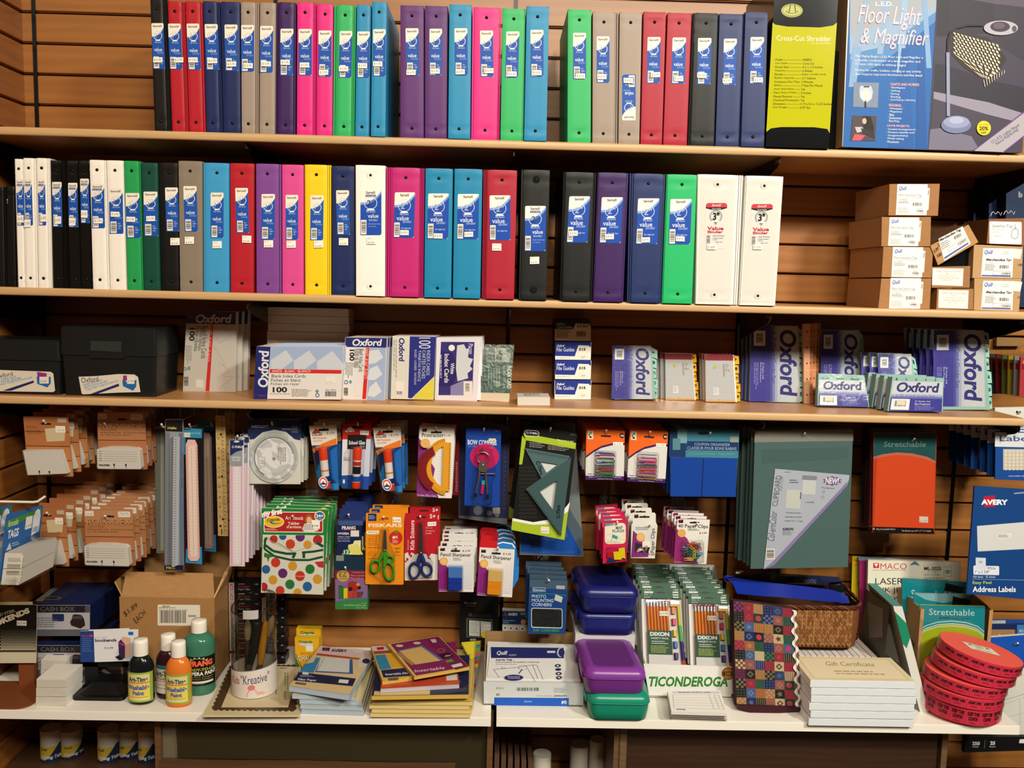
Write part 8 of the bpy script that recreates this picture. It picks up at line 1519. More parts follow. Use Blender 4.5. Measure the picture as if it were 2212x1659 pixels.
# quill carton of index tab packs
t=Thing('index_tab_carton','open white carton of laminated erasable index tabs','box',rest=Z4); a=t.part('carton',fi='kraft'); Y=-.335; pl=PY(Y); f=d3(pl); XA,XB=at(1045,1475,Y=Y).x,at(1260,1477,Y=Y).x; zf=at(1100,1475,Y=Y).z; zb=at(1150,1370,Y=-.17).z; Yb=-.155
a.prism(f,[(1172,1210),(2125,1225),(2125,1445),(1172,1430)],.003,'c2c6c8','card',side='c8c4b8')
for X_ in (XA,XB):
    o=.003 if X_==XA else -.003; P=[V((X_,Y,Z4)),V((X_,Y,zf)),V((X_,Yb,zb)),V((X_,Yb,Z4))]; a.face(P,'b5b8b8','card'); a.face([p+V((o,0,0)) for p in reversed(P)],'9a7a52'); a.face([P[1],P[2],P[2]+V((o,0,0)),P[1]+V((o,0,0))],'8a6a48')
a.box(XA,XB,Yb-.003,Yb,Z4,zb,'93744f'); a.box(XA,XB,Y,Yb,Z4,Z4+.003,'93744f')
l=t.part('front_print'); l.rect(f,1272,1360,1985,1436,'2058b8',dy=6); l.text(f,'Quill',1915,1388,1965,1424,'e4e8f0',rot=180,it=.2,b=.03); l.text(f,'Guaranteed Quality',1555,1388,1632,1410,'b8c8e8',rot=180); l.bars(f,1458,1262,1730,1302,bg=None,col='4a4a4a',n=22); l.text(f,'7-WE-8',1290,1262,1365,1282,'5a5c5c',rot=180); l.text(f,'24',1292,1322,1326,1346,'3a3c3c',rot=180,b=.02); l.text(f,'Laminated',1845,1338,1965,1358,'3a3c3c',rot=180,b=.02); l.text(f,'Erasable Indexes',1670,1340,1825,1356,'8a8c8c',rot=180); l.greek(f,1840,1270,1960,1320,4,'8a8e90')
t.done()
t=Thing('index_tab_pack','white and navy pack of erasable index tabs inside the open carton','index tabs'); zt_=Z4+.05; pl=P3(at(1052,1470,Y=-.325),at(1255,1472,Y=-.325),V((XA,-.165,zb-.015))); f=d3(pl); a=t.part('sheets',fi='paper'); a.prism(f,[(1210,820),(2035,850),(2100,1205),(1190,1195)],.02,'dcdad8'); a.prism(f,[(1240,885),(1935,910),(1975,1185),(1205,1160)],.002,'e8e6e4',front=.003); 
class U_:
    k=0
    def p(s,x,y,off=0): return f.p(x,y,.0033+off)
    def nrm(s): return f.nrm()
u=U_(); a.flat(u,[(1240,885),(1935,893),(1938,992),(1242,990)],'252c6a'); a.text(u,'Quill',1296,922,1400,966,'dcdce8',it=.3,b=.03); a.text(u,'.com',1405,955,1482,970,'c4c4dc'); a.disc(u,1905,938,34,'c4c8dc',ry=44); a.disc(u,1915,938,30,'252c6a',ry=40); a.rect(u,1778,922,1855,942,'d8d8dc'); a.text(u,'Large Tab',1290,1000,1446,1020,'2a2a3c',b=.04); a.text(u,'Laminated Erasable Indexes',1288,1022,1702,1036,'4a4a54'); a.text(u,'Guaranteed Quality',1288,1046,1490,1056,'6a6a74')
for P in ([(1265,1100),(1500,1080),(1650,1055),(1680,1060),(1740,1195)],[(1265,1100),(1320,1175)],[(1590,1090),(1665,1215)],[(1640,1060),(1690,1190)],[(1345,1072),(1350,1092),(1380,1088)]): a.line(u,P,3,'4a4a54')
a.ring(u,1545,1082,40,43,'3a3a6a',ry=.5,n=20); a.line(u,[(1540,1102),(1505,1140)],9,'252c6a'); a.disc(u,1460,1178,90,'252c6a',ry=27); a.text(u,'ERASABLE',1400,1166,1520,1178,'c8c8e0'); a.text(u,'SURFACE',1405,1182,1515,1192,'c8c8e0')
for k in range(4): a.ring(u,1880+k*4,1065+k*38,14,30,'2a2c54',ry=.5,n=12) if k!=1 else a.disc(u,1884,1102,30,'2a2c54',ry=12)
w_=t.part('clear_sleeve',fi='film'); w_.grid([[f.p(1195+i*112+j*1,825+j*46,.0065+.002*math.sin(i*2.2+j*1.7)) for i in range(9)] for j in range(9)],'f4f4f4'); t.done()
# ---- pencil boxes
def pbox(lab,x0,x1,yt,ysplit,yb,Yf,D,col,rest=None,lcol=None,z0=None,dxr=0,yaw=0):
    t=Thing('pencil_box',lab,'pencil box','plastic pencil boxes',rest=rest); b=t.part('base',fi='frost'); l=t.part('lid',fi='frost'); h=t.part('hinge',fi='frost')
    p=lambda x,y:at(x,y,Y=Yf); X0,X1=p(x0,ysplit).x,p(x1,ysplit).x; zs,zb=p(x0,ysplit).z,p(x0,yb).z; zt=p(x0,yt).z
    def R(e,z,r=.022): return [V((x+dxr*(y-Yf)/D,y,z)) for x,y in rr(X0+e,Yf+e,X1-e,Yf+D-e,r,5)]
    b.loft([R(.012,zb,.018),R(.005,zb+.003),R(.002,zb+(zs-zb)*.5),R(0,zs)],col); l.loft([R(-.0015,zs+.001),R(-.0005,zs+(zt-zs)*.45),R(.004,zs+(zt-zs)*.8),R(.012,zt)],lcol or col,cap=False)
    l.face(R(.012,zt),lcol or col,smooth=True)
    l.loft([R(.022,zt,.016),R(.024,zt-.003,.016)],lcol or col); b.tube(R(-.001,zs-.001),.0014,col,'frost',5,closed=True)
    for k in (.25,.75):
        if k>.5: h=t.part('hinge',fi='frost')
        h.box(X0-.005+dxr*k,X0+.002+dxr*k,Yf+D*(k-.12),Yf+D*(k+.12),zs-.009,zs+.009,col)
    h=t.part('latch',fi='frost'); h.box(X1-.001+dxr*.5,X1+.004+dxr*.5,Yf+D*.35,Yf+D*.65,zs-.012,zs+.005,col)
    t.done()
# closed white carton under the blue pencil boxes
t=Thing('white_carton','plain white carton under the two blue pencil boxes','box',rest=Z4); a=t.part('carton'); za=at(1300,1371,Y=-.225).z; a.box(at(1243,1380,Y=-.225).x,at(1372,1380,Y=-.225).x,-.222,-.015,Z4,za,'c4c4c4'); t.done()
pbox('teal green pencil box at the bottom front, over the shelf edge',1271,1405,1509,1527,1567.5,-.41,.20,'10876c',Z4,dxr=-.0)
zt_=at(1300,1509,Y=-.41).z
pbox('purple translucent pencil box on top of the teal one',1265,1397,1452,1471,1511,-.405,.20,'6b2a80',zt_+.001,lcol='7e3794',dxr=-.01)
pbox('lower blue pencil box resting on the white carton',1252,1377,1321,1331,1370.5,-.235,.195,'14206e',za+.0005,dxr=-.012)
z2_=at(1300,1321,Y=-.235).z+za-at(1300,1370.5,Y=-.235).z
pbox('upper dark blue pencil box, highest of the four',1257,1382,1262,1280,1318,-.245,.195,'141c66',z2_+.001,dxr=-.012)
# ---- pencil display
t=Thing('pencil_display_tray','white cardboard display tray with a green pencil brand name','display tray',rest=Z4); a=t.part('tray'); Y=-.285; pl=PY(Y); f=d4(pl); XA,XB=at(1391,1445,Y=Y).x,at(1587,1450,Y=Y).x; zf=at(1400,1440,Y=Y).z; zb=at(1450,1224,Y=-.04).z; W_='dcdad6'
a.prism(f,[(705,988),(1522,1015),(1525,1310),(755,1275)],.003,W_)
for X_,o in ((XA,.003),(XB,-.003)):
    P=[V((X_,Y,Z4)),V((X_,Y,zf)),V((X_,Y+.05,zf+.02)),V((X_,-.06,zb-.01)),V((X_,-.035,zb)),V((X_,-.035,Z4))]; a.face(P,W_); a.face([p+V((o,0,0)) for p in reversed(P)],'cfcdc8')
a.box(XA,XB,-.035,-.032,Z4,zb,'c9cac8'); a.box(XA,XB,Y,-.035,Z4,Z4+.003,W_)
xm=at(1480,1440,Y=-.25).x; a.face([V((xm,-.27,Z4+.003)),V((xm,-.27,zf-.01)),V((xm,-.05,zb-.06)),V((xm,-.05,Z4+.003))],'d4d0c8')
l=t.part('front_print'); f.k=2; 
l.text(f,'TICONDEROGA',752,1100,1460,1192,'2f7a30',b=.035,it=.22,dy=2); l.disc(f,1464,1074,58,'8a5a24',n=28); l.disc(f,1464,1074,46,'b07a34'); l.flat(f,[(1408,1055),(1520,1058),(1522,1096),(1408,1094)],'5a3418'); l.text(f,'100',1440,1064,1486,1088,'c89a54',b=.02); t.done()
def dix(q,lab,grp,n,Yt,Yb,what,dx):
    pl=P3(at(*q[3],Y=Yb),at(*q[2],Y=Yb),at(*q[0],Y=Yt)); t=Thing('pencil_pack',lab,'pencil pack',grp); a=t.part('card'); a.prism(pl,rrq(q,2),.002,'d8d6d4'); g=Fr(pl,q,100,200)
    a.rect(g,0,0,100,28,'17472f'); slotc(a,g,50,11,22,4,'0c1c14'); a.text(g,'25 PACK',8,2.5,26,5.5,'d8e0d8'); a.text(g,'14428',82,2.5,94,5.5,'d8e0d8'); a.text(g,'DIXON',8,8,30,13,'e0e4e0',b=.05); a.text(g,'No. 2',8,15,26,18,'c0ccc0'); a.text(g,'Pencils',8,21,22,24,'c0ccc0'); 
    for i,s_ in enumerate(('100%','Real','Wood')): a.text(g,s_,80,8+i*6,94,12+i*6,'e0e4e0',b=.03)
    for y in (7,14.5,20): a.line(g,[(2,y),(98,y)],.5,'3a6a50',bump=(y==7))
    p=t.part('pencils',fi='gloss'); e=t.part('erasers',fi='plast'); s=t.part('sharpener',fi='plast')
    for i in range(7):
        x=14+i*7.8; P=lambda y:g.p(x+y*.02,y,.006); p.tube([P(46),P(196)],.0034,'e07a1c','gloss',6); p.tube([P(34),P(46)],.0036,'c8ccd0','chrome',8); p.tube([P(29),P(34)],.0033,'c0304a','plast',8)
    for i in (4,6): p.text(type('F',(),{'k':0,'p':lambda s_,x,y,off=0:g.p(x,y,.0105+off),'nrm':lambda s_:g.nrm()})(),'TICONDEROGA',12+i*7.8,80,15+i*7.8,112,'3a2a14',rot=90)
    for k,cc in enumerate(('e08048','d83c6c','e0c420','3a72b4','4a2a78')):
        y=56+k*28; e.loft([[g.p(x+(y-40)*.02,yy,o) for x,yy in ((72+dx_,y-8),(82-dx_,y-8),(82-dx_,y+8),(72+dx_,y+8))] for dx_,o in ((0,.001),(0,.007),(2,.011))],cc,smooth=False)
    e.tube([g.p(91,46,.006),g.p(92,92,.006)],.0042,'cfc838','plast'); e.tube([g.p(92,92,.006),g.p(94,132,.006)],.0045,'5cae50','plast'); e.tube([g.p(94,132,.006),g.p(96,178,.006)],.0045,'3a2470','plast'); e.tube([g.p(96,178,.006),g.p(97,190,.006)],.004,'d0502c','plast')
    s.prism(g,[(70,33),(94,33),(94,46),(70,46)],.008,'d8961c',front=.010); s.prism(g,[(71,33),(93,33),(92,40),(72,40)],.001,'8a8c8a','metal',front=.0115)
    lb=t.part('card_label'); k_=type('F',(),{'k':0,'p':lambda s_,x,y,off=0:g.p(x,y,.0105+off),'nrm':lambda s_:g.nrm()})()
    lb.rect(k_,12,106,70,166,'1c4a34'); lb.text(k_,'DIXON',17,110,64,120,'e4e8e4',b=.05); lb.text(k_,'VARIETY PACK',18,123,62,128,'d0d8d0',b=.02); lb.greek(k_,20,132,62,142,2,'c0ccc0'); lb.greek(k_,18,144,64,163,5,'a8b84a'); lb.rect(k_,12,166,70,198,'d4d2d0'); lb.rect(k_,42,58,64,70,'ece6da'); lb.text(k_,'$ 3.99',44,62,63,67,'3a3632')
    bl=blister(t,g,[(8,28),(98,28),(100,198),(8,198)],.014,taper=.97); bl.m=['glass']*len(bl.m); ob=t.done(); stack_back(ob,n,.026,what,'',grp,dx=dx,dz=.004)
dix(quad(1384.7,1270,1469.5,1271,1480,1446,1390,1443),'pencil variety pack with orange pencils, foremost of the left column','pencil packs, left column',5,-.185,-.27,'pencil variety pack, left column',-.001)
dix(quad(1487,1282,1574,1283.5,1582,1450,1492,1448),'pencil variety pack with orange pencils, foremost of the right column','pencil packs, right column',6,-.19,-.272,'pencil variety pack, right column',-.0025)
# ---- petty cash pads
for k in range(4):
    t=Thing('receipt_pad',['petty cash receipt pad, bottom of the small stack','petty cash receipt pad, second from the bottom','petty cash receipt pad, third from the bottom','petty cash receipt pad with visible form, topmost'][k],'receipt pad','petty cash pads',rest=Z4+.0005+.0085*k if k else Z4); z=Z4+.0085*(k+1); pl=PZ(z); a=t.part('sheets',fi='paper'); q=mv(quad(1442,1503,1556,1503,1571,1551.5,1450,1548),[0,1.5,-1,0][k],-4*k if False else -3.9*k); a.prism(pl,q,.0078,'e6e2da',side='d8d4cc')
    if k==3:
        g=Fr(pl,q,100,100); a.rrect(g,8,4,98,14,4,'c8c6d4'); a.text(g,'RECEIVED OF PETTY CASH',20,6,80,12,'5a5674',b=.02); a.line(g,[(8,20),(94,20),(96,84),(6,84),(8,20)],.8,'8a8890')
        for y in (34,46,58,70): a.line(g,[(8,y),(95,y)],.7,'a8a6ac')
        a.line(g,[(76,20),(78,84)],.7,'a8a6ac'); a.line(g,[(86,20),(88,84)],.7,'a8a6ac'); a.text(g,'REDIFORM',10,88,26,93,'5a5674',b=.03)
    t.done()
# ---- quilted fabric cover
t=Thing('quilted_fabric_cover','patchwork quilted book cover with white rickrack, standing upright','fabric cover',rest=Z4+.004); pl=P3(at(1591,1542,Y=-.345),at(1729.6,1546.6,Y=-.345),at(1583.6,1313,Y=-.31)); f=d5(pl); a=t.part('cover',fi='cloth')
OQ=[(80,385),(250,402),(500,440),(540,455),(560,800),(575,1175),(330,1170),(105,1160),(90,800)]; a.prism(f,OQ,.03,'6a4a38',side='3a2028')
G2=Fr(f,[(80,388),(510,440),(528,1170),(105,1160)],6,11.0); R=random.Random(8)
CM={'b':'33416c','r':'98303f','t':'a87a4c','g':'24443a','n':'26305c','p':'5e2448','y':'c8b48c','k':'22262a','w':'c4b494','s':'4a6490','o':'a8683c','m':'9a5a50'}
rows=['prtnbr','krgnmg','ksotkr','tnkmyg','rognms' ,'ksygrk','wmnryr','pktkbw','krgnmg','ksotkr','tnkmyg']
sec={'b':'5a6a9a','r':'b84a56','t':'c8a070','g':'4a7a60','n':'6a78a8','p':'8a4a74','y':'6a4a38','k':'8a7a54','w':'8a4a3a','s':'7a90b8','o':'cc9460','m':'b88074'}
G2.k=1
for D_ in (CM,sec):
    for k_,v_ in D_.items(): D_[k_]=tuple(c*(.72 if D_ is CM else .6) for c in lin(v_)[:3])+(1.0,)
for j,row in enumerate(rows):
    for i,ch in enumerate(row):
        a.flat(G2,[(i,j),(i+1.02,j),(i+1.02,j+1),(i,j+1)],CM[ch],off=EPS*2,bump=False,fi='cloth'); k=(i*7+j*3)%6; c2_=sec[ch]; o=EPS*5
        if k==0:
            for p in range(4):
                for q in range(4):
                    if (p+q)%2: a.flat(G2,[(i+p/4,j+q/4),(i+(p+1)/4,j+q/4),(i+(p+1)/4,j+(q+1)/4),(i+p/4,j+(q+1)/4)],c2_,off=o,bump=False,fi='cloth')
        elif k==1: a.flat(G2,[(i+.5+(.34 if m%2 else .16)*math.cos(m*math.pi/5),j+.5+(.34 if m%2 else .16)*math.sin(m*math.pi/5)) for m in range(10)],c2_,off=o,bump=False,fi='cloth')
        elif k==2:
            for m in range(5): a.flat(G2,[(i+.04+m*.2,j+.02),(i+.12+m*.2,j+.02),(i+.12+m*.2,j+.98),(i+.04+m*.2,j+.98)],c2_,off=o,bump=False,fi='cloth')
        elif k==3:
            for m in range(9): a.disc(G2,i+.2+(m%3)*.3,j+.2+(m//3)*.3,.06,c2_,off=o,bump=False,n=6,fi='cloth')
        elif k==4: a.flat(G2,[(i+.5,j+.15),(i+.85,j+.5),(i+.5,j+.85),(i+.15,j+.5)],c2_,off=o,bump=False,fi='cloth'); a.disc(G2,i+.5,j+.5,.14,CM[ch],off=o+EPS,bump=False,n=10,fi='cloth')
        elif k==5 and ch in 'kgs': a.disc(G2,i+.5,j+.5,.3,'a83848',off=o,bump=False,n=12,fi='cloth')
rk=t.part('rickrack_trim',fi='cloth'); P=[]
for i in range(61):
    y=448+i*12; x=512+ (i*12)*.05; P.append((x+13*math.sin(i*.85)+4,y))
Lp=[f.p(x-12,y,.004) for x,y in P]; Rp=[f.p(x+12,y,.004) for x,y in P]; rk.grid([[l_,r_] for l_,r_ in zip(Lp,Rp)],'d8d4d0',smooth=False)
rk.line(type('F',(),{'k':0,'p':lambda s_,x,y,off=0:f.p(x,y,.005+off),'nrm':lambda s_:f.nrm()})(),[(516,455),(552,1165)],4,'a8a4a4'); t.done()
t=Thing('fabric_cover','dark maroon fabric cover lying under the patchwork one','fabric cover',rest=Z4); a=t.part('cover',fi='cloth'); a.prism(PY(-.352),quad(1592,1541,1729,1546,1732,1553,1680,1558,1618,1557,1594,1546),.06,'3a1820'); t.done()
# ---- tray of envelope boxes, basket
t=Thing('kraft_tray','shallow brown tray holding a row of white pads','tray',rest=Z4); Y=-.245; a=t.part('tray',fi='kraft'); XA,XB=at(1722,1440,Y=Y).x,at(1902,1440,Y=Y).x; z1=at(1800,1430.5,Y=Y).z
for q in ((XA,Y,XB,Y+.003),(XA,-.05,XB,-.047),(XA,Y,XA+.003,-.047),(XB-.003,Y,XB,-.047)): a.box(q[0],q[2],q[1],q[3],Z4,z1,'9c7448')
a.box(XA,XB,Y,-.047,Z4,Z4+.003,'9c7448'); t.done()
nP=13; wP=(XB-XA-.012)/nP
for k in range(nP):
    x=XA+.006+k*wP; t=Thing('white_pad',f'white pad standing in the brown tray, {["first","second","third","fourth","fifth","sixth","seventh","eighth","ninth","tenth","eleventh","twelfth","last"][k]} from the left','notepad','white pads in the brown tray',rest=Z4+.004); a=t.part('sheets',fi='paper'); zt=at(1800,1416+(k%3),Y=-.235).z; a.box(x+.001,x+wP-.001,-.237,-.055,Z4+.004,zt+ (k%3)*.001,'cdc4c0' if k%2 else 'd6cec8'); t.done()
zb_=at(1780,1401,Y=-.215).z
t=Thing('woven_basket','brown herringbone woven basket with a braided rim','basket'); a=t.part('basket',fi='weave'); h=.0
x0,x1=at(1614,1400,Y=-.21).x,at(1857,1400,Y=-.21).x; yF,yB=-.225,-.03; zr=at(1750,1310,Y=-.22).z; zb_=at(1780,1400,Y=-.225).z
def BR(e,z,rz=0): return [V((x,y,z+rz*((y-yF)/(yB-yF)))) for x,y in rr(x0+e,yF+e,x1-e,yB-e,.04,6)]
a.loft([BR(.004,zb_),BR(0,(zb_+zr)/2),BR(.0,zr-.004)],'6e4424',cap=False); a.face(list(reversed(BR(.004,zb_))),'6e4424'); a.grid([BR(.004,zr-.004),BR(.006,zb_+.004)],'4a2c1a',closed_u=True); a.face(BR(.008,zb_+.003),'4a2c1a')
H_=zr-zb_-.012; nc=44; per=[]
def edge(u): # front face then right side
    return V((x0+.03+(x1-x0-.06)*u,yF-.0008,0))
R=random.Random(5)
for j in range(9):
    for i in range(nc):
        u0=i/nc; u1=(i+1)/nc; zA=zb_+.004+H_*j/9; s_=1 if (i%2) else -1; k=.012*s_; cc=R.choice(('875a32','93643a','7d5028','9c6c40','6e4424'))
        hh=H_/9*.86; p0=edge(u0+.001); p1=edge(u1-.001); z0=zA+(0 if s_>0 else .006); z1=zA+(.006 if s_>0 else 0)
        a.face([V((p0.x,p0.y-.0012,z0)),V((p1.x,p1.y-.0012,z1)),V((p1.x,p1.y-.0004,z1+hh)),V((p0.x,p0.y-.0004,z0+hh))],cc)
    for i in range(12):
        y0,y1=yF+.035+i*.0105,yF+.035+(i+1)*.0105; s_=1 if i%2 else -1; z0=zb_+.004+H_*j/9+(0 if s_>0 else .006); z1=z0+.006*s_; cc=R.choice(('8a5628','7a4a24','6a4020'))
        for X_,d in ((x1+.0012,1),(x0-.0012,-1)): a.face([V((X_,y0,z0)),V((X_,y1,z1)),V((X_,y1,z1+H_/9*.86)),V((X_,y0,z0+H_/9*.86))],cc)
rim=t.part('braided_rim',fi='weave'); ring=BR(-.001,zr,.012); N_=len(ring)
pts=[]
for i in range(N_):
    A,B=ring[i],ring[(i+1)%N_]; m=max(1,int((B-A).length/.006))
    for k in range(m): pts.append(A+(B-A)*k/m)
for ph in (0,2.1,4.2):
    rim.tube([p+V((0,.0035*math.cos(i*.9+ph),.0035*math.sin(i*.9+ph))) for i,p in enumerate(pts)],.0032,'4a2416' if ph else '6a3c20','weave',6,closed=True)
t.done()
t=Thing('blue_plastic_pouch','bright blue plastic pouch spilling over the basket rim','pouch'); a=t.part('pouch',fi='plast'); Cs=[[(10,150),(320,195),(600,225),(800,250),(900,280)],[(75,200),(330,245),(600,265),(800,285),(915,305)],[(110,280),(330,300),(600,320),(780,340),(930,345)]]
a.grid([[d5(PY([-.16,-.19,-.235][j]+.004*math.sin(i*2))).p(x,y,0) for i,(x,y) in enumerate(r_)] for j,r_ in enumerate(Cs)],'1b33a0'); a.tube([d5(PY(-.165)).p(*p) for p in ((85,190),(50,178),(20,185),(12,165),(35,150),(70,155))],.003,'1b2a8a','plast',6); a.grid([[d5(PY(-.17)).p(x,y,0) for x,y in r_] for r_ in ([(800,280),(880,280),(920,300)],[(815,345),(880,350),(935,348)])],'2440a8'); t.done()
t=Thing('clear_wrapped_packs','crumpled clear and navy wrapped packs lying in the basket','packaging'); a=t.part('packs',fi='card'); 
for q,cc in (([(240,175),(330,135),(350,175),(380,190),(250,190)],'1c3060'),([(350,150),(400,120),(405,160),(360,185)],'8a8a7a'),([(480,150),(870,175),(865,215),(500,200)],'26305c'),([(400,150),(480,150),(510,200),(400,200)],'2a3a5c'),([(780,200),(880,190),(905,270),(810,260)],'14181c')): a.prism(d5(PY(-.10)),q,.02,cc)
a.text(d5(PY(-.1002)),'PHOTO MOUNTING',535,168,690,200,'8a98c4',it=.2,dy=6); w_=t.part('clear_wrap',fi='film'); w_.grid([[d5(PY(-.115+.012*math.sin(i*2.2+j*1.6))).p(100+i*80,100+j*28+i*8+10*math.sin(i*1.7),0) for i in range(11)] for j in range(5)],'e8ece8'); t.done()
# ---- gift certificate packs
for k in range(6):
    zc=Z4+.0185*(k+1); t=Thing('gift_certificate_pack',['gift certificate pack, bottom of the white stack','gift certificate pack, second from the bottom','gift certificate pack, third from the bottom','gift certificate pack, fourth from the bottom','gift certificate pack, second from the top','gift certificate pack with cream cover, topmost'][k],'gift certificates','gift certificate packs',rest=Z4+.0185*k+(.0005 if k else 0)); o=[0,3,-1,2,1,-2][k]
    A=at(1746+o,1577,Y=-.41).x; B=at(1972+o,1578,Y=-.41).x; a=t.part('sheets',fi='paper'); a.box(A,B,-.41,-.275,zc-.017,zc,'f0f1f3',top='d8c8a4' if k==5 else 'ccd0d4')
    if k==5:
        g=F3((A,-.275,zc),(B-A,0,0),(0,-.135,0),100,100,n=(0,0,1)); a.rect(g,4,6,96,94,'cdbb94'); a.rect(g,6,9,94,91,'dccdac'); a.text(g,'Gift Certificate',28,22,76,40,'8a7450',it=.4); a.greek(g,30,60,80,80,2,'a8946c')
    w_=t.part('shrink_wrap',fi='shrink'); w_.grid([[V((A-.001+(B-A+.002)*i/12,-.4115-.001*math.sin(i*2.3+j*2+k),zc-.017+.017*j/2)) for i in range(13)] for j in range(3)],'f4f6f8'); t.done()
# ---- leaning white and green box
t=Thing('leaning_folder_box','flat grey box with teal top and green diamond, leaning right','box',rest=Z4); a=t.part('carton'); 
pa,pb=at(1842,1245,Y=-.03),at(1918,1300,Y=-.26); bt=at(1988,1549,Y=-.33); b0=V((bt.x-.055,-.06,Z4)); b1=V((bt.x-.004,-.335,Z4)); ta=V((pa.x+.02,-.06,pa.z)); tb=V((pb.x,-.29,pb.z)); nx=V((.022,0,.0))
L_=[b1,tb,ta,b0]; a.face(L_,'8a8478'); a.face([p+nx for p in reversed(L_)],'cac6bc'); a.face([b1,b1+nx,tb+nx,tb],'c6c6be'); a.face([tb,tb+nx,ta+nx,ta],'3f8c84'); a.face([b0,ta,ta+nx,b0+nx],'bbb')
g=Fr(type('F',(),{'k':0,'p':lambda s_,x,y,off=0:(lambda u,v:(tb*(1-u)+(tb+nx)*u)*(1-v)+(b1*(1-u)+(b1+nx)*u)*v+V((0,-1,0))*off)(x,y),'nrm':lambda s_:V((0,-1,0))})(),[(0,0),(1,0),(1,1),(0,1)],10,100); a.flat(g,[(0,5),(10,16),(10,30),(3,40),(0,36)],'127a5c'); 
g=F3(ta,tb-ta,b0-ta,100,100,n=(-1,-.1,.1)); a.flat(g,[(5,8),(90,3),(94,60),(40,80),(8,70)],'5a5650'); a.flat(g,[(20,20),(70,12),(80,40),(40,55)],'8a8680'); t.done()
# ---- label packs behind the lime covers
def art(a,f):
    a.flat(f,[(1106,55),(1150,55),(1150,92),(1108,92)],'c82c30'); a.flat(f,[(1112,60),(1130,86),(1144,60)],'e8e0d4'); a.text(f,'MACO',1160,58,1352,100,'c0303a',b=-.005); a.text(f,'Products for the new generation of printing',1106,102,1350,114,'7a5a50'); a.text(f,'LASER',1122,165,1325,212,'2a2420'); a.text(f,'INK JET',1120,235,1350,282,'2a2420'); a.text(f,'PRINTER',1120,305,1400,350,'2a2420'); a.rrect(f,1470,65,1705,210,12,'d0ccb8'); a.rrect(f,1473,68,1702,207,10,'dcd8c8'); a.text(f,'ML-2025',1480,82,1605,108,'2a2824',b=.03); a.text(f,'1" x 4"',1512,112,1572,126,'4a4640'); a.text(f,'(2.5 x 10.2cm)',1482,134,1595,150,'4a4640'); a.text(f,'20',1478,160,1506,180,'4a6a68'); a.greek(f,1512,162,1670,205,3,'8a8a7c'); a.line(f,[(1625,82),(1678,82),(1678,152),(1625,152),(1625,82)],3,'8a8a7c'); a.line(f,[(1625,117),(1678,117)],2,'8a8a7c'); a.line(f,[(1651,82),(1651,152)],2,'8a8a7c'); a.text(f,'20',1634,105,1668,132,'2a8a6a',b=.03); a.flat(f,[(1375,72),(1395,50),(1412,40),(1430,52),(1448,74),(1410,66)],'5a7c98')
hang('label_pack','white laser and ink jet label pack with a red brand mark','labels',q2p([(1070,32),(1748,50),(1748,900),(1050,900)],1560,1200,3.393),-.09,art,d5,th=.012,col='dedac8',side='c8c4b4',r=0,bag=None)
hang('label_pack','pale blue pack showing above the white label pack','labels',q2p([(1000,10),(1640,40),(1640,200),(1000,200)],1560,1200,3.393),-.065,None,d5,th=.006,col='7a8ca4',r=0)
hang('label_pack','magenta pack edge left of the white label pack','labels',q2p([(1005,40),(1100,44),(1100,800),(1010,800)],1560,1200,3.393),-.072,None,d5,th=.005,col='8a1c54',r=0)
hang('label_pack','yellow pack edge behind the leaning box','labels',q2p([(955,5),(1020,8),(1010,700),(940,700)],1560,1200,3.393),-.05,lambda a,f:(a.text(f,'Post',966,22,995,46,'b82c20',b=.03),a.text(f,'for',966,60,995,76,'c8742c')),d5,th=.005,col='d8c020',r=0)
# ---- kraft box with lime and teal covers
t=Thing('book_cover_display_box','open brown box holding the stretchable book covers','box',rest=Z4); a=t.part('carton',fi='kraft'); yb_=-.10; Yf=-.226
XA,XB=at(1975,1500,Y=Yf).x,at(2130,1500,Y=Yf).x; zt=at(1940,1275,Y=-.12).z; zf=at(1985,1315,Y=Yf).z
for X_,o in ((XA,.003),(XB,-.003)):
    P=[V((X_,Yf,Z4)),V((X_,Yf,zf)),V((X_,yb_,zt)),V((X_,yb_,Z4))]; a.face(P,'a27c50'); a.face([p+V((o,0,0)) for p in reversed(P)],'8a6840'); a.face([P[0],P[1],P[1]+V((o*3,0,0)),P[0]+V((o*3,0,0))],'b08a5c'); a.face([P[1],P[2],P[2]+V((o,0,0)),P[1]+V((o,0,0))],'b08a5c')
a.box(XA,XB,yb_,yb_+.003,Z4,zt,'a27c50'); g=F3(V((XA-.0003,yb_,zt)),V((0,Yf-yb_,zf-zt)),V((0,0,Z4-zt)),100,100,n=(-1,0,0)); a.text(g,'KITTRICH',20,42,86,50,'3a3028',b=.04); a.greek(g,24,54,80,66,3,'5a4a3a'); t.done()
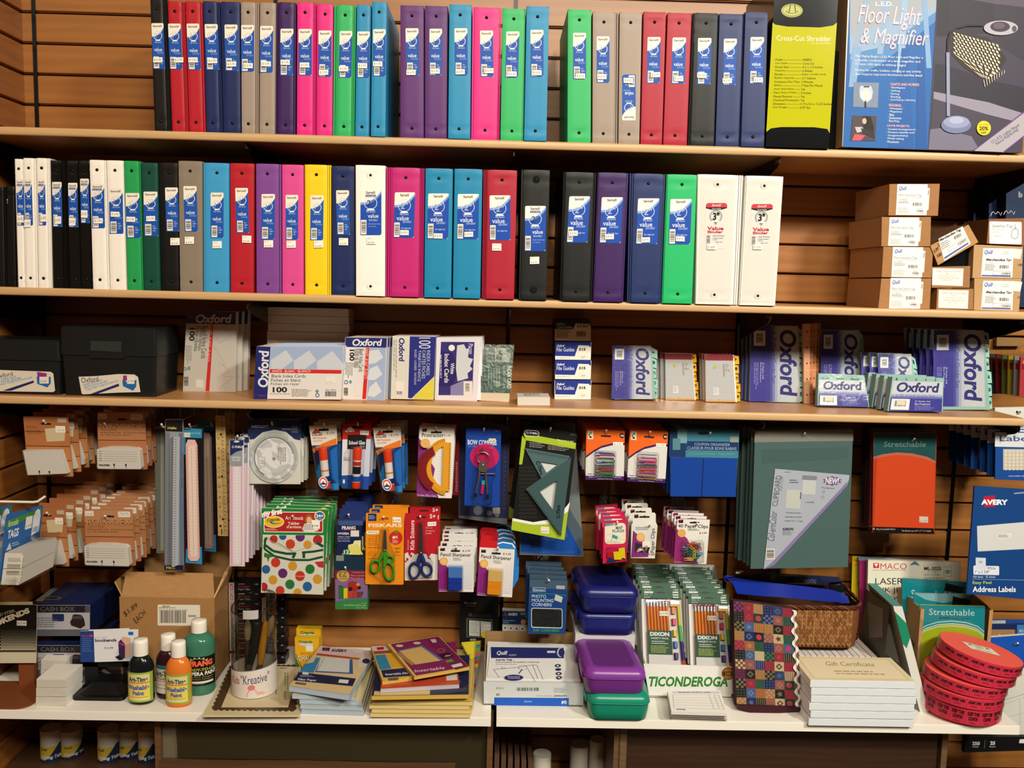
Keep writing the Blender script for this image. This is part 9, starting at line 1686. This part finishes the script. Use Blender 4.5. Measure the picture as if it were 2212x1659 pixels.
def sc(lab,q,Y,cov,txt,sub,n):
    def art(a,f):
        g=Fr(f,q,100,100); a.rect(g,0,0,100,100,cov); P=[(0,0),(100,0),(100,26),(92,22),(75,18),(50,16.5),(25,18),(8,22),(0,26)] if sub else [(0,0),(20,6),(50,9),(80,6),(100,0),(100,40),(0,40)]; a.flat(g,P,'138a98'); 
        if sub:
            for d in (0,2.4,4.4): a.line(g,[(0,23+d),(10,19+d),(28,15.5+d),(50,14.2+d),(72,15.5+d),(90,19+d),(100,24+d)],.9,'b8dcd8')
        a.text(g,'Stretchable',14,3 if sub else 12,84,9 if sub else 22,'c4dcdc',b=.0); g.k+=1
        if sub: a.text(g,'jumbo',30,10,48,13,'0c4a54',b=.03); a.text(g,'book cover',50,10,76,13,'0c5a64')
        else: a.flat(g,[(68,2),(98,6),(96,14),(66,11)],'14181a'); 
    hang('book_cover_pack',lab,'book cover',q,Y,art,None,th=.006,col=cov,r=0,bag=[(x,y-(6 if i<2 else 0)) for i,(x,y) in enumerate(q)],group='stretchable book covers in the brown box')
sc('lime green jumbo stretchable book cover pack, front of the box',quad(1987.5,1307,2128,1310,2120,1540,1981,1540),-.222,'a8b420','',True,0)
sc('stretchable book cover pack with pale sheet, middle of the box',quad(1975,1282,2098,1284,2100,1500,1975,1500),-.19,'8ab8c4','',False,0)
sc('rear stretchable book cover pack with a black logo patch',quad(1949,1250,2087,1258,2080,1440,1951,1440),-.15,'2a8a98','',False,0)
# ---- ticket rolls
def roll(cx,cy,k,Rr,lab,tilt,ctr,h,label=False,txt='ADMIT ONE',col='d83450',topc='e05a4c'):
    t=Thing('ticket_roll',lab,'ticket roll','red raffle ticket rolls'); a=t.part('roll',fi='paper'); ax=V(tilt).normalized(); xd=ax.cross(V((0,1,0))).normalized(); yd=ax.cross(xd); c=V(ctr)
    P=lambda r,an,hh:c+xd*(r*math.sin(an))+yd*(-r*math.cos(an))+ax*hh
    n=64; 
    rows=[[P(r,i*2*math.pi/n,hh) for i in range(n)] for r,hh in ((.018,0),(Rr,0),(Rr,h),(.018,h),(.018,0))]; 
    a.grid(rows,lambda i,j:lin(col if i==1 else topc),smooth=False,closed_u=True)
    sgn=-1 if P(Rr,0,0).y>c.y else 1
    class W_:
        k=0
        def p(s,x,y,off=0): return P(Rr+.0003+off,(0 if sgn>0 else math.pi)+s.d*math.radians((x/100-.5)*180),h*(1-y/100))
        def nrm(s): return V((0,-1,0))
    w_=W_(); w_.d=1; w_.d=1 if w_.p(80,50).x>w_.p(20,50).x else -1
    for i in range(8):
        x=4+i*12; a.text(w_,txt if txt=='ADMIT ONE' else 'KEEP THIS',x,22 if txt=='ADMIT ONE' else 12,x+9.5,50 if txt=='ADMIT ONE' else 38,'3a1018',b=.05)
        if txt!='ADMIT ONE': a.text(w_,'COUPON',x+1,44,x+8.5,70,'3a1018',b=.05)
        a.text(w_,'7923464'[i%3:]+'12',x+2,64 if txt=='ADMIT ONE' else 80,x+7,78 if txt=='ADMIT ONE' else 92,'8a1c28'); a.line(w_,[(x+10.6,2),(x+10.6,98)],.15,'a82030')
    if label:
        class T_:
            k=0
            def p(s,x,y,off=0): return c+ax*(h+.0006+off)+xd*((x-50)*.01*Rr*lx)+yd*((y-50)*.01*Rr*ly)
            def nrm(s): return ax
        lx=1 if xd.x>0 else -1; ly=1 if yd.y<0 else -1; T__=T_(); l=t.part('round_label'); T__.k=1; l.rect(T__,14,20,88,66,'d8d2bc',dy=12); l.text(T__,'RAFFLE TICKETS',30,56,72,62,'3a362a',dy=6,b=.03); l.bars(T__,22,26,36,40,bg=None,col='4a463a',n=8); l.bars(T__,66,34,80,46,bg=None,col='4a463a',n=8); l.greek(T__,38,30,64,52,3,'8a846c')
    w=t.part('shrink_wrap',fi='shrink'); w.grid([[P(Rr+.002+.0012*math.sin(i*1.9+j*2),i*2*math.pi/32,h*j/3) for i in range(32)] for j in range(4)],'f4eeee',closed_u=True); t.done()
RT=.092; hh=.0255
cb=at(2062,1552,Y=-.32); base=V((at(2072,1540,Y=-.325).x,-.325,0))
tl=(.10,-.13,1)
T1=V(tl).normalized()
ctr=base
offs=[(0,0),(-.003,.0),(.001,.0),(.015,.0),(.023,.0)]
cur=ctr
for k in range(5):
    tk=V(((.05,.07,.10,.15,.19)[k],(0,0,-.01,-.02,-.02)[k],1)).normalized(); 
    if k==0: cur=V((ctr.x,ctr.y,Z4+.0065))
    roll(0,0,k,RT if k else RT*.96,['red ticket roll, bottom of the leaning stack, reading keep this coupon','red ticket roll, second from the bottom','red ticket roll in the middle of the stack','red ticket roll, second from the top','red ticket roll with a cream label, topmost'][k],tk,cur+V((offs[k][0],offs[k][1],0)),hh if k else .036,k==4,'ADMIT ONE' if k else 'KEEP')
    cur=cur+tk*((hh if k else .036)+.0035)
# ---- right edge lower packs
def art(a,f):
    a.flat(f,[(707,285),(1300,240),(1300,600),(705,600)],'1650b0'); a.disc(f,1050,355,32,'0c2a54',ry=18); a.text(f,'Labels',870,730,1012,775,'4a4c50'); a.line(f,[(860,960),(1300,830)],4,'7a7c7c'); a.line(f,[(880,1002),(1090,925),(1095,1200)],3,'9a9c9a'); a.line(f,[(1110,920),(1300,880)],3,'9a9c9a'); a.line(f,[(900,1130),(1120,1080),(1300,1050)],3,'9a9c9a')
hang('label_pack','large blue and white label pack behind the ticket rolls, right edge','labels',q2p([(707,285),(1300,240),(1300,1500),(850,1260),(705,1100)][:4],1980,1320,4.893),-.20,art,lambda pl:Af(pl,1980,1320,4.893),th=.01,col='d2d2c8',r=0,pegat=(2198,1390),pegwhat='the large blue and white label pack')
hang('label_pack','navy and blue label pack with kraft corner above the ticket rolls','labels',q2p([(715,150),(1300,140),(1300,400),(715,400)],1980,1320,4.893),-.13,lambda a,f:(a.rect(f,715,195,1040,290,'9a7448'),a.rect(f,1062,145,1300,260,'3a78b0'),a.text(f,'8160',1088,195,1180,222,'d0d8e4')),lambda pl:Af(pl,1980,1320,4.893),th=.01,col='17295a',r=0)
hang('label_pack','blue pack with pale top strip behind the navy label pack','labels',q2p([(730,100),(1300,100),(1300,250),(730,250)],1980,1320,4.893),-.09,lambda a,f:a.rect(f,735,98,940,145,'c4c8cc'),lambda pl:Af(pl,1980,1320,4.893),th=.01,col='1f4e9c',r=0)
def art(a,f): a.text(f,'250',588,1380,668,1418,'dcdcdc',b=.04); a.text(f,'Labels',590,1424,655,1442,'a8a8a8',b=.02); a.line(f,[(725,1365),(715,1450)],3,'8a8a8a'); a.text(f,'25',778,1376,830,1414,'dcdcdc',b=.04); a.text(f,'Sheets',768,1424,835,1440,'a8a8a8',b=.02); a.flat(f,[(1090,1355),(1200,1350),(1200,1400),(1082,1395)],'d8d8d8')
hang('label_pack','black label pack marked 250 and 25 hanging below the white shelf','labels',q2p([(512,1325),(1300,1330),(1300,1470),(500,1495)],1980,1320,4.893),-.24,art,lambda pl:Af(pl,1980,1320,4.893),th=.012,col='101012',r=0)
# zipped bags hanging past the right end of the third shelf
for i,cc in enumerate(('3a4648','7a2028','5a6a30','a89430','8a8c90','b83c44')):
    o=i*26; hang('zip_bag_pack',f'small clear bag of {["grey","dark red","olive","yellow","pale grey","bright red"][i]} goods hanging past the third shelf end','bag',q2p([(470+i*78,500+i*8),(600+i*78,505+i*8),(590+i*72,1000+i*12),(480+i*72,985+i*12)],2060,680,5.928),-.03-.022*i,lambda a,f,cc=cc,i=i:(a.rect(f,478+i*78,580+i*10,590+i*78,700,'9a2030'),a.rect(f,500+i*78,550+i*8,570+i*78,585+i*8,'c8bca8'),a.text(f,'100',508+i*78,558+i*8,560+i*78,578+i*8,'2a2a2a',b=.03)),lambda pl:Af(pl,2060,680,5.928),th=.006,col=cc,r=0,fi='plast',bag=q2p([(440+i*78,400+i*14),(610+i*78,410+i*14),(600+i*72,1010+i*12),(460+i*72,1000+i*12)],2060,680,5.928),group='small bags past the shelf end')
hang('label_pack','white pack on a hook below the small bags, right edge','labels',q2p([(530,1190),(1000,1180),(1000,1700),(520,1700)],2060,680,5.928),-.16,lambda a,f:(a.text(f,'MACO',720,1305,830,1335,'8a8a90'),a.disc(f,812,1245,16,'1a1a1a')),lambda pl:Af(pl,2060,680,5.928),th=.01,col='cfcfc6',r=0,pegat=(2205,888),pegwhat='the white pack at the right edge')
hang('tan_carton','tan carton showing behind the small bags, right edge','carton',q2p([(555,290),(880,295),(880,400),(550,400)],2060,680,5.928),-.02,None,lambda pl:Af(pl,2060,680,5.928),th=.012,col='8a6a40',r=0)
# ---- below the white shelf
def cabinet(lab,x0,x1,yt,Y,fc,inner,cat='cabinet'):
    t=Thing('storage_cabinet',lab,cat,None); a=t.part('frame',fi='wood'); X0,X1=at(x0,1640,Y=Y).x,at(x1,1640,Y=Y).x; z1=Z4-.024; st=.014
    a.box(X0,X0+st,Y,-.01,-2.28,z1,fc); a.box(X1-st,X1,Y,-.01,-2.28,z1,fc); a.box(X0,X1,-.012,-.01,-2.28,z1,fc); return t,a,X0,X1,z1,st
t,a,X0,X1,z1,st=cabinet('wooden cabinet under the left white shelf with a film-covered front',335,1064,1565,-.34,'6a4a30',None)
dz=at(500,1641,Y=-.335).z; p=t.part('drawer_front',fi='wood'); p.box(X0+st,X1-st-.075,-.345,-.33,-2.28,dz,'5a3e28')
pn=t.part('panel',fi='card'); pn.box(X0+st,X1-st,-.325,-.322,-2.28,z1,'6b6350'); fm=t.part('plastic_cover',fi='shrink'); fm.grid([[V((X0+.05+(X1-X0-.06)*i/10,-.335-.004*math.sin(i*1.3+j*2),z1-.002-(z1+1.86)*j/4)) for i in range(11)] for j in range(5)],'b8b4a8'); t.done()
t,a,X0,X1,z1,st=cabinet('dark brown cabinet under the right white shelf',1325,2045,1575,-.33,'6a5038',None)
a.box(X0+st,X0+.03,-.335,-.32,-2.28,z1,'6e563c'); p=t.part('panel',fi='wood'); p.box(X0+.03,X1-.02,-.32,-.31,-2.28,z1,'3a241a'); t.done()
def tube_(cx,yt,half,Y,lab,grp,rot=0,vis=True):
    t=Thing('mailing_tube',lab,'mailing tube',grp); c=at(cx,yt,Y=Y); R_=at(cx+half,yt,Y=Y).x-c.x; b=t.part('tube',fi='paper'); zb_=shz; b.lathe((c.x,c.y,zb_),[(R_,0),(R_,c.z-zb_)],'c8c2b4',n=24); cp=t.part('end_cap',fi='plast'); cp.lathe((c.x,c.y,c.z),[(R_*.98,-.001),(R_,.0015),(R_*.94,.002),(R_*.9,-.003)],'a09a92',n=24)
    class W_:
        k=0
        def p(s,x,y,off=0): a_=math.radians(-90+rot+(x/100-.5)*150); return V((c.x+(R_+.0006+off)*math.cos(a_),c.y+(R_+.0006+off)*math.sin(a_),c.z-(c.z-zb_)*y/100))
        def nrm(s): return V((0,-1,0))
    w_=W_(); l=t.part('label')
    def wrp(P0,col):
        w_.k+=1; o=w_.k*EPS*3
        for i in range(10):
            x0,x1=i*10,(i+1)*10; a0,a1=P0(x0),P0(x1); l.face([w_.p(x0,a0,o),w_.p(x0,100,o),w_.p(x1,100,o),w_.p(x1,a1,o)],col)
    wrp(lambda x:48,'c8a83a'); wrp(lambda x:min(92,max(40,130-x*1.1)),'1c2a4a'); w_.k+=6; l.text(w_,'Kraft',14,52,40,60,'3a4a2a',it=.3,b=.03); l.text(w_,'Mailing Tube',12,76,96,90,'c4c4c8',b=.05,it=.2); t.done()
shz=at(230,1634,Y=-.15).z
t=Thing('tube_bin_shelf','brown board under the mailing tubes, lower left','shelf'); a=t.part('board',fi='wood'); a.box(-.028,at(333,1640,Y=-.2).x,-.33,-.02,shz-.02,shz,'4a3220'); t.done()
for i,(cx,yt,hf) in enumerate(((110,1572,22),(153,1573,23.5),(234,1573,22.5),(279,1572,22.5),(319,1573,20))):
    tube_(cx,yt,hf,-.16+.02*(i%2),f'short white mailing tube, {["first","second","third","fourth","fifth"][i]} from the left under the shelf','mailing tubes at lower left',rot=[20,45,15,10,0][i])
shz=-2.28
for i,(cx,yt,hf,Y,) in enumerate(((1171,1628,20,-.2),(1253,1607,21.5,-.12),(1291,1597,17,-.15))): tube_(cx,yt,hf,Y,f'tall white mailing tube, {["left-most","middle","right-most"][i]} of three between the cabinets','mailing tubes between the cabinets',rot=[60,50,0][i])
t=Thing('brown_divider_rack','row of upright brown boards between the cabinets','rack',None)
for i in range(6):
    a=t.part('board',fi='kraft'); x=at(1068+i*14.5,1640,Y=-.25).x; a.box(x,x+.012,-.27,-.08,-2.28,at(1080,1619+i*4,Y=-.25).z,'5a4030')
t.done()
